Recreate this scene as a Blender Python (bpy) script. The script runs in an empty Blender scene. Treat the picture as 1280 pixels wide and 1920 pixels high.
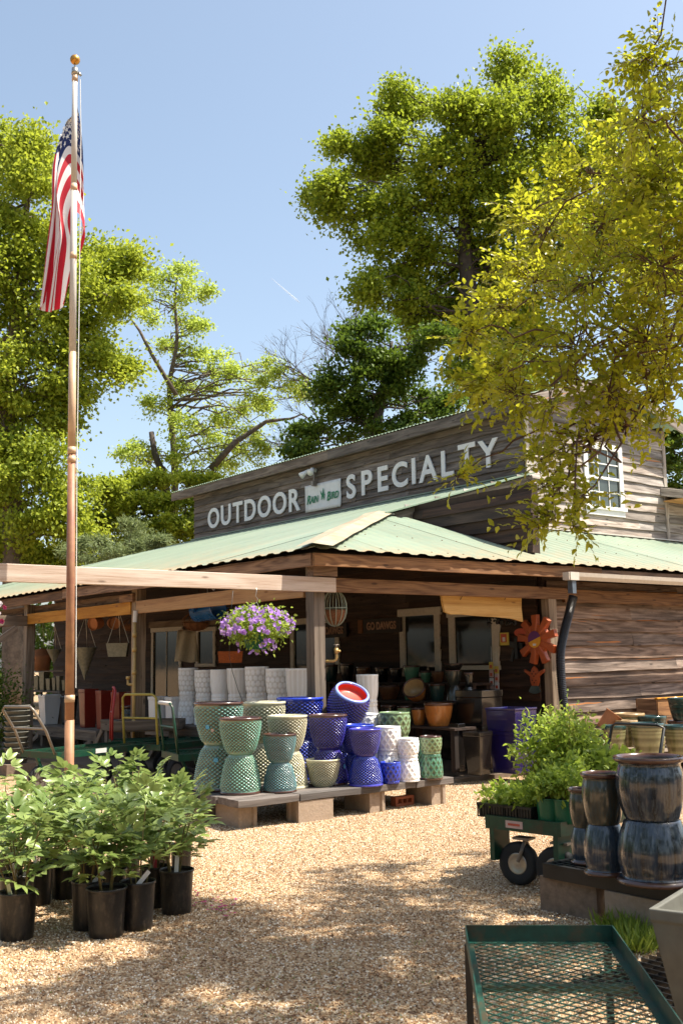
import bpy, math, random
import numpy as np
from mathutils import Vector, Matrix, Euler, noise as mnoise

random.seed(7)
RNG = np.random.default_rng(7)
SC = bpy.context.scene
COL = SC.collection

# ------------------------------------------------------------------ camera
FPX = 1953.0            # focal length in photo pixels (photo 1280 x 1920)
EYE = 1.45
YAW, PITCH, ROLL = math.radians(38), math.radians(8.07), math.radians(1.0)
VH = Vector((math.sin(YAW), math.cos(YAW), 0))
RH = Vector((math.cos(YAW), -math.sin(YAW), 0))
VD = (VH * math.cos(PITCH) + Vector((0, 0, math.sin(PITCH)))).normalized()
U0 = RH.cross(VD).normalized()
CR = RH * math.cos(ROLL) - U0 * math.sin(ROLL)
CU = U0 * math.cos(ROLL) + RH * math.sin(ROLL)
cam = bpy.data.cameras.new('camera')
camo = bpy.data.objects.new('camera', cam)
COL.objects.link(camo)
camo.matrix_world = Matrix(((CR.x, CU.x, -VD.x, 0), (CR.y, CU.y, -VD.y, 0), (CR.z, CU.z, -VD.z, EYE), (0, 0, 0, 1)))
cam.sensor_fit = 'VERTICAL'
cam.sensor_height = 36.0
cam.lens = 36.0 * FPX / 1920.0
cam.clip_start = 0.05
cam.clip_end = 3000
cam.dof.use_dof = True
cam.dof.focus_distance = 11.0
cam.dof.aperture_fstop = 8.0
SC.camera = camo

# ------------------------------------------------------------------ light
SUN_DIR = Vector((-0.42, 0.36, -1.0)).normalized()      # the way the light travels
world = bpy.data.worlds.new('World')
SC.world = world
world.use_nodes = True
wn = world.node_tree
for n in list(wn.nodes):
    wn.nodes.remove(n)
sky = wn.nodes.new('ShaderNodeTexSky')
sky.sky_type = 'NISHITA'
sky.sun_disc = False
sky.sun_elevation = math.asin(-SUN_DIR.z)
sky.sun_rotation = math.atan2(-SUN_DIR.x, -SUN_DIR.y)
sky.air_density = 1.0
sky.dust_density = 2.5
sky.ozone_density = 1.0
bg = wn.nodes.new('ShaderNodeBackground')
bg.inputs['Strength'].default_value = 0.113
wo = wn.nodes.new('ShaderNodeOutputWorld')
hs = wn.nodes.new('ShaderNodeHueSaturation'); hs.inputs['Saturation'].default_value = 0.84; hs.inputs['Hue'].default_value = 0.491
wn.links.new(sky.outputs[0], hs.inputs['Color']); wn.links.new(hs.outputs[0], bg.inputs[0])
wn.links.new(bg.outputs[0], wo.inputs[0])
sun = bpy.data.lights.new('sun', 'SUN')
sun.energy = 5.0
sun.angle = math.radians(0.5)
sun.color = (1.0, 0.93, 0.80)
suno = bpy.data.objects.new('sun', sun)
COL.objects.link(suno)
suno.rotation_euler = SUN_DIR.to_track_quat('-Z', 'Y').to_euler()
SC.view_settings.view_transform = 'Standard'
SC.view_settings.look = 'None'
SC.view_settings.exposure = 1.12
SC.view_settings.gamma = 1
SC.view_settings.use_curve_mapping = False
SC.cycles.use_denoising = True
SC.cycles.max_bounces = 8
SC.cycles.transparent_max_bounces = 8

# ------------------------------------------------------------------ where things stand (surveyed from the photograph)
def ray(x, y):
    return VD + CR * ((x - 640.0) / FPX) - CU * ((y - 960.0) / FPX)
def onZ(x, y, z=0.0):
    r = ray(x, y); t = (z - EYE) / r.z
    return Vector((r.x * t, r.y * t, z))
def onX(x, y, X):
    r = ray(x, y); t = X / r.x
    return Vector((X, r.y * t, EYE + r.z * t))
def onY(x, y, Y):
    r = ray(x, y); t = Y / r.y
    return Vector((r.x * t, Y, EYE + r.z * t))
def at(x, y, D):
    r = ray(x, y); t = D / (r.dot(VH))
    return Vector((r.x * t, r.y * t, EYE + r.z * t))
def depth(p):
    return Vector((p[0], p[1], 0)).dot(VH)

# ------------------------------------------------------------------ object helpers
def tag(o, label=None, cat=None, group=None, kind=None):
    if label: o['label'] = label
    if cat: o['category'] = cat
    if group: o['group'] = group
    if kind: o['kind'] = kind
    return o
def thing(name, label, cat, loc=(0, 0, 0), rz=0.0, group=None, rot=None):
    o = bpy.data.objects.new(name, None)
    o.empty_display_size = 0.1
    COL.objects.link(o)
    o.location = loc
    o.rotation_euler = rot if rot else (0, 0, rz)
    return tag(o, label, cat, group)
def link(name, me, parent=None, loc=(0, 0, 0), rot=(0, 0, 0), scale=(1, 1, 1)):
    o = bpy.data.objects.new(name, me)
    COL.objects.link(o)
    o.location = loc; o.rotation_euler = rot; o.scale = scale
    if parent: o.parent = parent
    return o
def kids(o):
    return [c for c in ALLCH.get(o.name, ())] if False else list(o.children)
def copy_tree(o, parent=None, loc=None, rz=None):
    c = o.copy(); COL.objects.link(c); c.parent = parent
    if loc is not None: c.location = loc
    if rz is not None: c.rotation_euler[2] = rz
    for ch in list(o.children):
        copy_tree(ch, c)
    return c

class MB:
    """collects simple solids and links them as one mesh object"""
    def __init__(s):
        s.v = []; s.f = []; s.mi = []; s.cur = 0
    def add(s, vs, fs):
        b = len(s.v); s.v += [tuple(v) for v in vs]
        for f in fs:
            s.f.append([i + b for i in f]); s.mi.append(s.cur)
        return s
    def box(s, c, d, rot=None, jit=0.0, taper=1.0):
        vs = []
        for sx in (-1, 1):
            for sy in (-1, 1):
                for sz in (-1, 1):
                    t = taper if sz > 0 else 1.0
                    v = Vector((sx * d[0] / 2 * t, sy * d[1] / 2 * t, sz * d[2] / 2))
                    if jit: v += Vector([random.uniform(-jit, jit) for _ in range(3)])
                    if rot is not None: v = rot @ v
                    vs.append(v + Vector(c))
        return s.add(vs, [(0, 1, 3, 2), (4, 6, 7, 5), (0, 4, 5, 1), (2, 3, 7, 6), (0, 2, 6, 4), (1, 5, 7, 3)])
    def bar(s, a, b, w, h, up=(0, 0, 1)):
        a = Vector(a); b = Vector(b); x = (b - a); L = x.length; x.normalize()
        up = Vector(up)
        if abs(x.dot(up)) > 0.98: up = Vector((1, 0, 0))
        y = up.cross(x).normalized(); z = x.cross(y)
        R = Matrix((x, y, z)).transposed()
        return s.box((a + b) / 2, (L, w, h), R)
    def tube(s, pts, r, n=8, cap=True, closed=False):
        pts = [Vector(p) for p in pts]; m = len(pts)
        rs = r if isinstance(r, (list, tuple)) else [r] * m
        vs = []; fr = None
        for i, p in enumerate(pts):
            if closed: t = pts[(i + 1) % m] - pts[i - 1]
            else: t = pts[min(i + 1, m - 1)] - pts[max(i - 1, 0)]
            if t.length < 1e-9: t = Vector((0, 0, 1))
            t.normalize()
            if fr is None:
                a = Vector((0, 0, 1)) if abs(t.z) < 0.9 else Vector((1, 0, 0))
                fr = t.cross(a).normalized()
            else:
                fr = (fr - t * fr.dot(t))
                if fr.length < 1e-6: fr = t.orthogonal()
                fr.normalize()
            g = t.cross(fr)
            for k in range(n):
                a = 2 * math.pi * k / n
                vs.append(p + (fr * math.cos(a) + g * math.sin(a)) * rs[i])
        fs = []
        for i in range(m if closed else m - 1):
            j = (i + 1) % m
            for k in range(n):
                fs.append((i * n + k, i * n + (k + 1) % n, j * n + (k + 1) % n, j * n + k))
        if cap and not closed:
            fs.append(tuple(range(n - 1, -1, -1))); fs.append(tuple((m - 1) * n + k for k in range(n)))
        return s.add(vs, fs)
    def lathe(s, prof, n=32, c=(0, 0, 0), fn=None, closed_ends=False):
        m = len(prof); vs = []
        for i, (r, z) in enumerate(prof):
            for k in range(n):
                a = 2 * math.pi * k / n
                rr = r + (fn(a, i, r, z) if fn else 0)
                vs.append((c[0] + rr * math.cos(a), c[1] + rr * math.sin(a), c[2] + z))
        fs = [(i * n + k, i * n + (k + 1) % n, (i + 1) * n + (k + 1) % n, (i + 1) * n + k) for i in range(m - 1) for k in range(n)]
        if closed_ends:
            fs.append(tuple(range(n - 1, -1, -1))); fs.append(tuple((m - 1) * n + k for k in range(n)))
        return s.add(vs, fs)
    def sphere(s, c, r, n=12, m=8, sq=(1, 1, 1)):
        vs = []; fs = []
        for i in range(m + 1):
            t = math.pi * i / m
            for k in range(n):
                a = 2 * math.pi * k / n
                vs.append((c[0] + r * sq[0] * math.sin(t) * math.cos(a), c[1] + r * sq[1] * math.sin(t) * math.sin(a), c[2] - r * sq[2] * math.cos(t)))
        for i in range(m):
            for k in range(n):
                fs.append((i * n + k, i * n + (k + 1) % n, (i + 1) * n + (k + 1) % n, (i + 1) * n + k))
        return s.add(vs, fs)
    def prism(s, poly, z0, z1):
        n = len(poly)
        vs = [(p[0], p[1], z0) for p in poly] + [(p[0], p[1], z1) for p in poly]
        fs = [tuple(range(n - 1, -1, -1)), tuple(range(n, 2 * n))] + [(i, (i + 1) % n, n + (i + 1) % n, n + i) for i in range(n)]
        return s.add(vs, fs)
    def mesh(s, name, mats, smooth=False):
        me = bpy.data.meshes.new(name)
        me.from_pydata(s.v, [], s.f)
        for m in (mats if isinstance(mats, (list, tuple)) else [mats]): me.materials.append(m)
        if any(s.mi): me.polygons.foreach_set('material_index', s.mi)
        if smooth: me.polygons.foreach_set('use_smooth', [True] * len(me.polygons))
        me.update()
        return me
    def build(s, name, mats, parent=None, smooth=False, loc=(0, 0, 0), rot=(0, 0, 0), scale=(1, 1, 1)):
        return link(name, s.mesh(name, mats, smooth), parent, loc, rot, scale)

def auto_smooth(me, ang=40):
    try:
        me.polygons.foreach_set('use_smooth', [True] * len(me.polygons))
        me.set_sharp_from_angle(angle=math.radians(ang))
    except Exception:
        pass

# ------------------------------------------------------------------ material helpers
class NT:
    def __init__(s, name):
        s.m = bpy.data.materials.new(name); s.m.use_nodes = True
        s.t = s.m.node_tree
        for n in list(s.t.nodes): s.t.nodes.remove(n)
        s.out = s.n('OutputMaterial')
        s.b = s.n('BsdfPrincipled')
        s.l(s.b.outputs[0], s.out.inputs[0])
    def n(s, typ, **kw):
        x = s.t.nodes.new('ShaderNode' + typ)
        for k, v in kw.items(): setattr(x, k, v)
        return x
    def l(s, a, b): s.t.links.new(a, b)
    def set(s, **kw):
        for k, v in kw.items():
            key = k.replace('_', ' ')
            s.b.inputs[key].default_value = v if not (isinstance(v, tuple) and len(v) == 3) else (*v, 1)
    def mp(s, scale=(1, 1, 1), rnd=0.0, src='Object'):
        tc = s.n('TexCoord'); v = tc.outputs[src]
        if rnd:
            oi = s.n('ObjectInfo'); m = s.n('Math', operation='MULTIPLY'); m.inputs[1].default_value = rnd
            s.l(oi.outputs['Random'], m.inputs[0])
            a = s.n('VectorMath', operation='ADD'); s.l(v, a.inputs[0]); s.l(m.outputs[0], a.inputs[1]); v = a.outputs[0]
        mm = s.n('VectorMath', operation='MULTIPLY'); s.l(v, mm.inputs[0]); mm.inputs[1].default_value = scale
        return mm.outputs[0]
    def noise(s, vec, scale=5, detail=4, rough=0.55, dist=0.0):
        x = s.n('TexNoise'); x.inputs['Scale'].default_value = scale; x.inputs['Detail'].default_value = detail
        x.inputs['Roughness'].default_value = rough; x.inputs['Distortion'].default_value = dist
        if vec is not None: s.l(vec, x.inputs['Vector'])
        return x.outputs['Fac']
    def math(s, op, a, b=None, clamp=False):
        x = s.n('Math', operation=op); x.use_clamp = clamp
        for i, v in enumerate((a, b)):
            if v is None: continue
            if isinstance(v, (int, float)): x.inputs[i].default_value = v
            else: s.l(v, x.inputs[i])
        return x.outputs[0]
    def ramp(s, fac, stops, interp='LINEAR'):
        x = s.n('ValToRGB'); cr = x.color_ramp; cr.interpolation = interp
        while len(cr.elements) < len(stops): cr.elements.new(0.5)
        for e, (p, c) in zip(cr.elements, stops):
            e.position = p; e.color = (*c, 1) if isinstance(c, tuple) else (c, c, c, 1)
        s.l(fac, x.inputs[0]); return x.outputs[0]
    def mix(s, fac, a, b, typ='MIX'):
        x = s.n('Mix', data_type='RGBA', blend_type=typ)
        for sock, v in ((x.inputs[0], fac), (x.inputs[6], a), (x.inputs[7], b)):
            if isinstance(v, (int, float)): sock.default_value = v
            elif isinstance(v, tuple): sock.default_value = (*v, 1)
            else: s.l(v, sock)
        return x.outputs[2]
    def bump(s, h, strength=0.3, dist=0.01):
        x = s.n('Bump'); x.inputs['Strength'].default_value = strength; x.inputs['Distance'].default_value = dist
        s.l(h, x.inputs['Height']); s.l(x.outputs[0], s.b.inputs['Normal'])
    def color(s, c):
        if isinstance(c, tuple): s.b.inputs['Base Color'].default_value = (*c, 1)
        else: s.l(c, s.b.inputs['Base Color'])

ALB = 0.82
def plain(name, col, rough=0.5, metal=0.0, vary=0.15, nscale=12, bump=0.0, coat=0.0, dirt=None):
    t = NT(name); col = tuple(c * ALB for c in col)
    v = t.mp((1, 1, 1), 13.0)
    f = t.noise(v, nscale, 5, 0.6)
    a = tuple(c * (1 - vary) for c in col); b = tuple(min(1, c * (1 + vary)) for c in col)
    c = t.ramp(f, [(0.3, a), (0.7, b)])
    if dirt:
        f2 = t.noise(v, nscale * 0.4, 6, 0.7)
        c = t.mix(t.ramp(f2, [(0.5, 0.0), (0.68, 1.0)]), c, dirt)
    t.color(c)
    t.l(t.ramp(f, [(0.2, max(0.02, rough - 0.08)), (0.8, min(1, rough + 0.08))]), t.b.inputs['Roughness'])
    t.set(Metallic=metal, Coat_Weight=coat)
    if bump: t.bump(f, bump, 0.01)
    return t.m

def wood(name, dark, mid, light, ring=26.0, weather=0.5, orange=0.0, rough=0.8, wy=5.0, bump=0.5):
    """grain runs along local X"""
    t = NT(name); dark = tuple(c * ALB for c in dark); mid = tuple(c * ALB for c in mid); light = tuple(c * ALB for c in light)
    v = t.mp((1, 1, 1), 41.0)
    vs = t.n('VectorMath', operation='MULTIPLY'); t.l(v, vs.inputs[0]); vs.inputs[1].default_value = (0.45, wy, wy)
    n = t.noise(vs.outputs[0], 1.0, 2.0, 0.45, 0.3)
    rings = t.math('SINE', t.math('MULTIPLY', n, ring * 3.4))
    rings = t.math('MULTIPLY', t.math('ADD', rings, 1.0), 0.5)
    vf = t.n('VectorMath', operation='MULTIPLY'); t.l(v, vf.inputs[0]); vf.inputs[1].default_value = (3.0, 95, 95)
    fine = t.noise(vf.outputs[0], 1.0, 4, 0.7)
    vb = t.n('VectorMath', operation='MULTIPLY'); t.l(v, vb.inputs[0]); vb.inputs[1].default_value = (1.1, 7, 7)
    blotch = t.noise(vb.outputs[0], 1.0, 4, 0.65)
    c = t.ramp(rings, [(0.0, dark), (0.35, mid), (1.0, light)])
    c = t.mix(0.6, c, t.ramp(fine, [(0.32, dark), (0.5, mid), (0.7, light)]))
    c = t.mix(t.ramp(blotch, [(0.35, 0.0), (0.75, weather)]), c, tuple(d * 0.55 for d in dark))
    oi = t.n('ObjectInfo')
    hv = t.n('HueSaturation'); t.l(c, hv.inputs['Color'])
    t.l(t.ramp(oi.outputs['Random'], [(0.0, 0.6), (1.0, 1.3)]), hv.inputs['Value'])
    s2 = t.math('FRACT', t.math('MULTIPLY', oi.outputs['Random'], 7.31))
    t.l(t.ramp(s2, [(0.0, 0.75), (1.0, 1.15)]), hv.inputs['Saturation'])
    c = hv.outputs[0]
    # knots
    vk = t.n('VectorMath', operation='MULTIPLY'); t.l(v, vk.inputs[0]); vk.inputs[1].default_value = (2.6, 9, 9)
    vo = t.n('TexVoronoi'); vo.inputs['Scale'].default_value = 1.0; t.l(vk.outputs[0], vo.inputs['Vector'])
    c = t.mix(t.ramp(vo.outputs['Distance'], [(0.07, 0.85), (0.15, 0.0)]), c, tuple(x * 0.6 for x in dark))
    if orange:
        vo2 = t.n('VectorMath', operation='MULTIPLY'); t.l(v, vo2.inputs[0]); vo2.inputs[1].default_value = (0.5, 17, 17)
        on = t.noise(vo2.outputs[0], 1.0, 3, 0.6)
        c = t.mix(t.ramp(on, [(0.71 - orange, 0.0), (0.73 - orange, 1.0)]), c, (0.42, 0.15, 0.035))
    t.color(c)
    t.set(Roughness=rough)
    t.bump(t.math('ADD', t.math('MULTIPLY', rings, 0.5), fine), bump, 0.004)
    return t.m

M = {}
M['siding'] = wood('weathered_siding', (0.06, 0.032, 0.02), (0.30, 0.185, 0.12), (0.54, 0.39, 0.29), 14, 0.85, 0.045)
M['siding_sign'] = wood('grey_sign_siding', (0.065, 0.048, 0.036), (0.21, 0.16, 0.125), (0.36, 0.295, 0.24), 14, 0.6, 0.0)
M['siding_sun'] = wood('sunlit_tone_siding', (0.14, 0.11, 0.09), (0.48, 0.40, 0.34), (0.70, 0.62, 0.55), 14, 0.6, 0.04)  # siding copy lightened so the colour carries the sunlight on the upper wall
M['inner'] = wood('shade_darkened_porch_boards', (0.020, 0.009, 0.005), (0.062, 0.029, 0.016), (0.12, 0.06, 0.034), 9, 0.5, 0.0)  # siding copy darkened so the colour holds the porch shade
M['beam'] = wood('porch_beam_wood', (0.09, 0.035, 0.015), (0.30, 0.155, 0.075), (0.46, 0.26, 0.13), 20, 0.35, 0.0)
M['beam_sun'] = wood('sunlit_orange_beam_wood', (0.36, 0.14, 0.03), (0.60, 0.28, 0.06), (0.70, 0.37, 0.10), 8, 0.1, 0.0)  # beam wood with warm sunlight mixed into its orange
M['beam_pale'] = wood('pale_pergola_wood', (0.36, 0.24, 0.17), (0.52, 0.41, 0.33), (0.64, 0.54, 0.46), 6, 0.12, 0.0, bump=0.25)
M['post'] = wood('porch_post_wood', (0.12, 0.075, 0.045), (0.27, 0.19, 0.12), (0.42, 0.31, 0.21), 12, 0.3, 0.0)
M['table_wood'] = wood('grey_table_wood', (0.10, 0.07, 0.05), (0.24, 0.18, 0.13), (0.36, 0.28, 0.21), 10, 0.3, 0.0)
M['live'] = wood('pale_live_edge_slab', (0.34, 0.17, 0.05), (0.54, 0.32, 0.11), (0.64, 0.42, 0.18), 7, 0.08, 0.0)
M['bench'] = wood('grey_bench_timber', (0.08, 0.065, 0.055), (0.14, 0.115, 0.10), (0.25, 0.21, 0.19), 9, 0.3, 0.0)
M['white_trim'] = plain('white_trim_paint', (0.62, 0.55, 0.45), 0.55, vary=0.12, nscale=25)
M['white_paint'] = plain('white_sign_paint', (0.92, 0.91, 0.88), 0.5, vary=0.05)
M['gutter'] = plain('cream_gutter_metal', (0.66, 0.60, 0.52), 0.4, vary=0.08, nscale=20)
M['black_plastic'] = plain('black_plastic', (0.012, 0.012, 0.013), 0.38, vary=0.4, nscale=9)
M['black_pot'] = plain('dusty_black_pot_plastic', (0.016, 0.014, 0.013), 0.36, vary=0.3, nscale=10, dirt=(0.06, 0.045, 0.032))
M['rubber'] = plain('black_rubber', (0.02, 0.02, 0.021), 0.75, vary=0.3)
M['green_metal'] = plain('green_painted_steel', (0.007, 0.06, 0.032), 0.4, vary=0.25, nscale=24, dirt=(0.05, 0.035, 0.02))
M['cart_teal'] = plain('teal_green_steel', (0.008, 0.062, 0.045), 0.4, vary=0.3, nscale=22, dirt=(0.07, 0.045, 0.025))
M['green_pot'] = plain('green_nursery_plastic', (0.02, 0.14, 0.06), 0.35, vary=0.15)
M['yellow_metal'] = plain('yellow_painted_steel', (0.42, 0.33, 0.05), 0.45, vary=0.2)
M['red_metal'] = plain('red_painted_steel', (0.35, 0.02, 0.02), 0.4)
M['grey_metal'] = plain('worn_grey_steel', (0.28, 0.24, 0.20), 0.45, 0.5)
M['steel'] = plain('galvanised_steel', (0.5, 0.48, 0.44), 0.35, 0.85)
M['wire'] = plain('green_grey_wire', (0.36, 0.42, 0.34), 0.45, 0.4)
M['black_wire'] = plain('black_wire', (0.02, 0.02, 0.02), 0.5)
M['rust'] = plain('brown_coir', (0.22, 0.09, 0.035), 0.9, vary=0.4, nscale=60, bump=0.6)
M['brass'] = plain('yellow_pipe_paint', (0.55, 0.36, 0.12), 0.4, 0.1)
M['ball'] = plain('worn_gold_ball', (0.62, 0.30, 0.06), 0.32, 0.75, vary=0.3, nscale=9)
M['concrete'] = plain('concrete_block', (0.40, 0.30, 0.22), 0.95, vary=0.14, nscale=45, bump=0.35, dirt=(0.30, 0.22, 0.15))
M['concrete_dark'] = plain('mossy_concrete_block', (0.24, 0.17, 0.12), 0.95, vary=0.22, nscale=30, bump=0.35, dirt=(0.12, 0.09, 0.06))
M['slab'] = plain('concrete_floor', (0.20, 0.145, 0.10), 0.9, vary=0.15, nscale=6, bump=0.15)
M['brick'] = plain('red_brick', (0.45, 0.13, 0.06), 0.9, vary=0.2, nscale=30, bump=0.3)
M['terracotta'] = plain('terracotta', (0.56, 0.22, 0.09), 0.8, vary=0.12, nscale=12)
M['terra_orange'] = plain('orange_terracotta_glaze', (0.50, 0.16, 0.04), 0.35, vary=0.2)
M['soil'] = plain('potting_soil', (0.035, 0.022, 0.014), 1.0, vary=0.5, nscale=70, bump=1.0)
M['glass'] = plain('dark_window_glass', (0.015, 0.017, 0.014), 0.03, vary=0.05)
M['glass_pale'] = plain('pale_window_glass', (0.08, 0.10, 0.09), 0.05, vary=0.3, nscale=3)
M['tag_white'] = plain('white_plant_tag', (0.75, 0.73, 0.70), 0.5, vary=0.05)
M['tag_red'] = plain('red_plant_tag', (0.55, 0.03, 0.04), 0.5)
M['tag_green'] = plain('pale_green_tag', (0.50, 0.55, 0.35), 0.5)
M['sticker_blue'] = plain('blue_price_sticker', (0.10, 0.42, 0.68), 0.5, vary=0.05)
M['gray_pot'] = plain('grey_green_stoneware', (0.15, 0.145, 0.12), 0.6, vary=0.18, nscale=14, bump=0.15)
M['metal_planter'] = plain('patinated_zinc', (0.30, 0.28, 0.20), 0.55, 0.3, vary=0.25, nscale=25)
M['blue_can'] = plain('blue_enamel', (0.02, 0.13, 0.42), 0.25, vary=0.1, coat=0.3)
M['orange_basket'] = plain('orange_woven_basket', (0.52, 0.12, 0.02), 0.7, vary=0.3, nscale=50, bump=0.5)
M['burlap'] = plain('beige_burlap', (0.38, 0.32, 0.22), 0.95, vary=0.15, nscale=40, bump=0.3)
M['bark'] = plain('tree_bark', (0.16, 0.125, 0.095), 0.95, vary=0.4, nscale=7, bump=0.5)
M['bark_dark'] = plain('dark_tree_bark', (0.075, 0.06, 0.05), 0.95, vary=0.4, nscale=7, bump=0.5)
M['twig'] = plain('myrtle_twig_bark', (0.12, 0.065, 0.045), 0.85, vary=0.3)
M['stem'] = plain('green_brown_stem', (0.16, 0.12, 0.035), 0.7, vary=0.3)
M['logo_green'] = plain('green_sign_print', (0.005, 0.22, 0.08), 0.5, vary=0.05)
M['dark_letter'] = plain('faded_red_lettering', (0.42, 0.24, 0.15), 0.7, vary=0.3)
M['dark_sign'] = plain('dark_sign_board', (0.03, 0.02, 0.016), 0.7, vary=0.4)
M['star_metal'] = plain('rust_orange_plastic', (0.42, 0.085, 0.02), 0.5, vary=0.08)
M['purple'] = plain('purple_print', (0.12, 0.02, 0.12), 0.5)
M['amber'] = plain('amber_print', (0.75, 0.33, 0.02), 0.5)
M['yellow_paper'] = plain('yellow_paper', (0.70, 0.52, 0.08), 0.6)
M['red_paper'] = plain('red_paper', (0.60, 0.10, 0.05), 0.6)
M['pink_paper'] = plain('pale_pink_paper', (0.65, 0.45, 0.40), 0.6)
M['hose'] = plain('black_corrugated_hose', (0.016, 0.017, 0.02), 0.35, vary=0.3)
M['blue_plastic'] = plain('grey_blue_downspout', (0.10, 0.13, 0.17), 0.35)
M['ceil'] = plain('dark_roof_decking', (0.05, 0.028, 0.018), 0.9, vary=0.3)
M['petal'] = plain('magenta_petal', (0.45, 0.02, 0.16), 0.6)

def leafmat(name, c1, c2, trans=0.45, rough=0.45, tint='tint', spec=0.4):
    t = NT(name)
    a = t.n('Attribute', attribute_name=tint)
    oi = t.n('ObjectInfo')
    f = t.math('FRACT', t.math('ADD', a.outputs['Fac'], t.math('MULTIPLY', oi.outputs['Random'], 0.0 if tint == 'tint' else 1.0)))
    c = t.ramp(f, [(0.0, c1), (1.0, c2)])
    t.color(c); t.set(Roughness=rough)
    t.b.inputs['Specular IOR Level'].default_value = spec
    tr = t.n('BsdfTranslucent'); t.l(t.mix(0.5, c, tuple(min(1, x * 1.9) for x in c2)), tr.inputs[0])
    mx = t.n('MixShader'); mx.inputs[0].default_value = trans
    t.l(t.b.outputs[0], mx.inputs[1]); t.l(tr.outputs[0], mx.inputs[2]); t.l(mx.outputs[0], t.out.inputs[0])
    return t.m
M['leaf_oak'] = leafmat('oak_leaf', (0.065, 0.11, 0.008), (0.34, 0.405, 0.035), 0.38, spec=0.2)
M['leaf_left'] = leafmat('bright_broadleaf', (0.085, 0.135, 0.01), (0.39, 0.44, 0.045), 0.4, spec=0.2)
M['leaf_pale'] = leafmat('pale_spring_leaf', (0.17, 0.24, 0.03), (0.44, 0.52, 0.09), 0.45, spec=0.2)
M['leaf_dark'] = leafmat('dark_green_leaf', (0.025, 0.06, 0.008), (0.12, 0.18, 0.02), 0.32, spec=0.2)
M['leaf_myrtle'] = leafmat('myrtle_leaf', (0.05, 0.095, 0.006), (0.42, 0.41, 0.025), 0.56, 0.3)
M['leaf_peony'] = leafmat('peony_leaf', (0.10, 0.16, 0.035), (0.27, 0.34, 0.10), 0.25, 0.3, 'tint')
M['leaf_cart'] = leafmat('bedding_leaf', (0.11, 0.19, 0.02), (0.34, 0.42, 0.06), 0.45, 0.45)
M['leaf_yellow'] = leafmat('yellow_bud', (0.30, 0.30, 0.06), (0.50, 0.48, 0.14), 0.4, 0.6)
M['needle'] = leafmat('pine_needle', (0.10, 0.14, 0.05), (0.20, 0.24, 0.09), 0.3, 0.6)
M['berry'] = plain('dark_seed_capsule', (0.045, 0.02, 0.012), 0.7)
M['petunia'] = leafmat('petunia_petal', (0.30, 0.10, 0.62), (0.62, 0.40, 0.85), 0.35, 0.6)
M['white_petal'] = leafmat('white_petal', (0.6, 0.5, 0.6), (0.8, 0.75, 0.8), 0.35, 0.6)
M['grass'] = leafmat('grass_blade', (0.10, 0.16, 0.02), (0.24, 0.30, 0.04), 0.35)
M['litter'] = leafmat('dry_leaf_litter', (0.10, 0.045, 0.02), (0.30, 0.16, 0.07), 0.1, 0.8)

# ================================================================== SETTING
def ground_material():
    t = NT('gravel_ground')
    v = t.mp((1, 1, 1))
    vo = t.n('TexVoronoi'); vo.inputs['Scale'].default_value = 70; t.l(v, vo.inputs['Vector'])
    hue = t.ramp(t.n('SeparateColor').outputs[0], [(0, 0.0), (1, 1.0)]) if False else None
    sep = t.n('SeparateColor'); t.l(vo.outputs['Color'], sep.inputs[0])
    c = t.ramp(sep.outputs[0], [(0.0, (0.12, 0.06, 0.03)), (0.4, (0.32, 0.19, 0.09)), (0.75, (0.45, 0.31, 0.17)), (1.0, (0.58, 0.46, 0.31))])
    big = t.noise(v, 0.9, 5, 0.65)
    c = t.mix(t.ramp(big, [(0.42, 0.0), (0.62, 0.55)]), c, (0.24, 0.14, 0.07))
    moss = t.noise(v, 2.3, 5, 0.7)
    c = t.mix(t.ramp(moss, [(0.62, 0.0), (0.70, 0.5)]), c, (0.16, 0.16, 0.05))
    t.color(c); t.set(Roughness=0.95)
    t.bump(t.math('ADD', vo.outputs['Distance'], t.math('MULTIPLY', t.noise(v, 14, 4), 0.8)), 0.8, 0.012)
    return t.m
M['ground'] = ground_material()
def pebble_material():
    t = NT('pebble_stone')
    oi = t.n('ObjectInfo')
    c = t.ramp(oi.outputs['Random'], [(0.0, (0.09, 0.045, 0.02)), (0.18, (0.26, 0.135, 0.055)), (0.42, (0.46, 0.31, 0.17)), (0.75, (0.58, 0.44, 0.29)), (1.0, (0.80, 0.73, 0.61))])
    t.color(c); t.set(Roughness=0.85)
    return t.m
M['pebble'] = pebble_material()

g = MB()
n = 60
gs = [-160 + 320 * i / n for i in range(n + 1)]
for i in gs:
    for j in gs:
        g.v.append((i + 20, j + 40, 0.0))
for i in range(n):
    for j in range(n):
        a = i * (n + 1) + j
        g.f.append((a, a + n + 1, a + n + 2, a + 1)); g.mi.append(0)
ground = g.build('ground', M['ground'])
ground['kind'] = 'structure'

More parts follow.
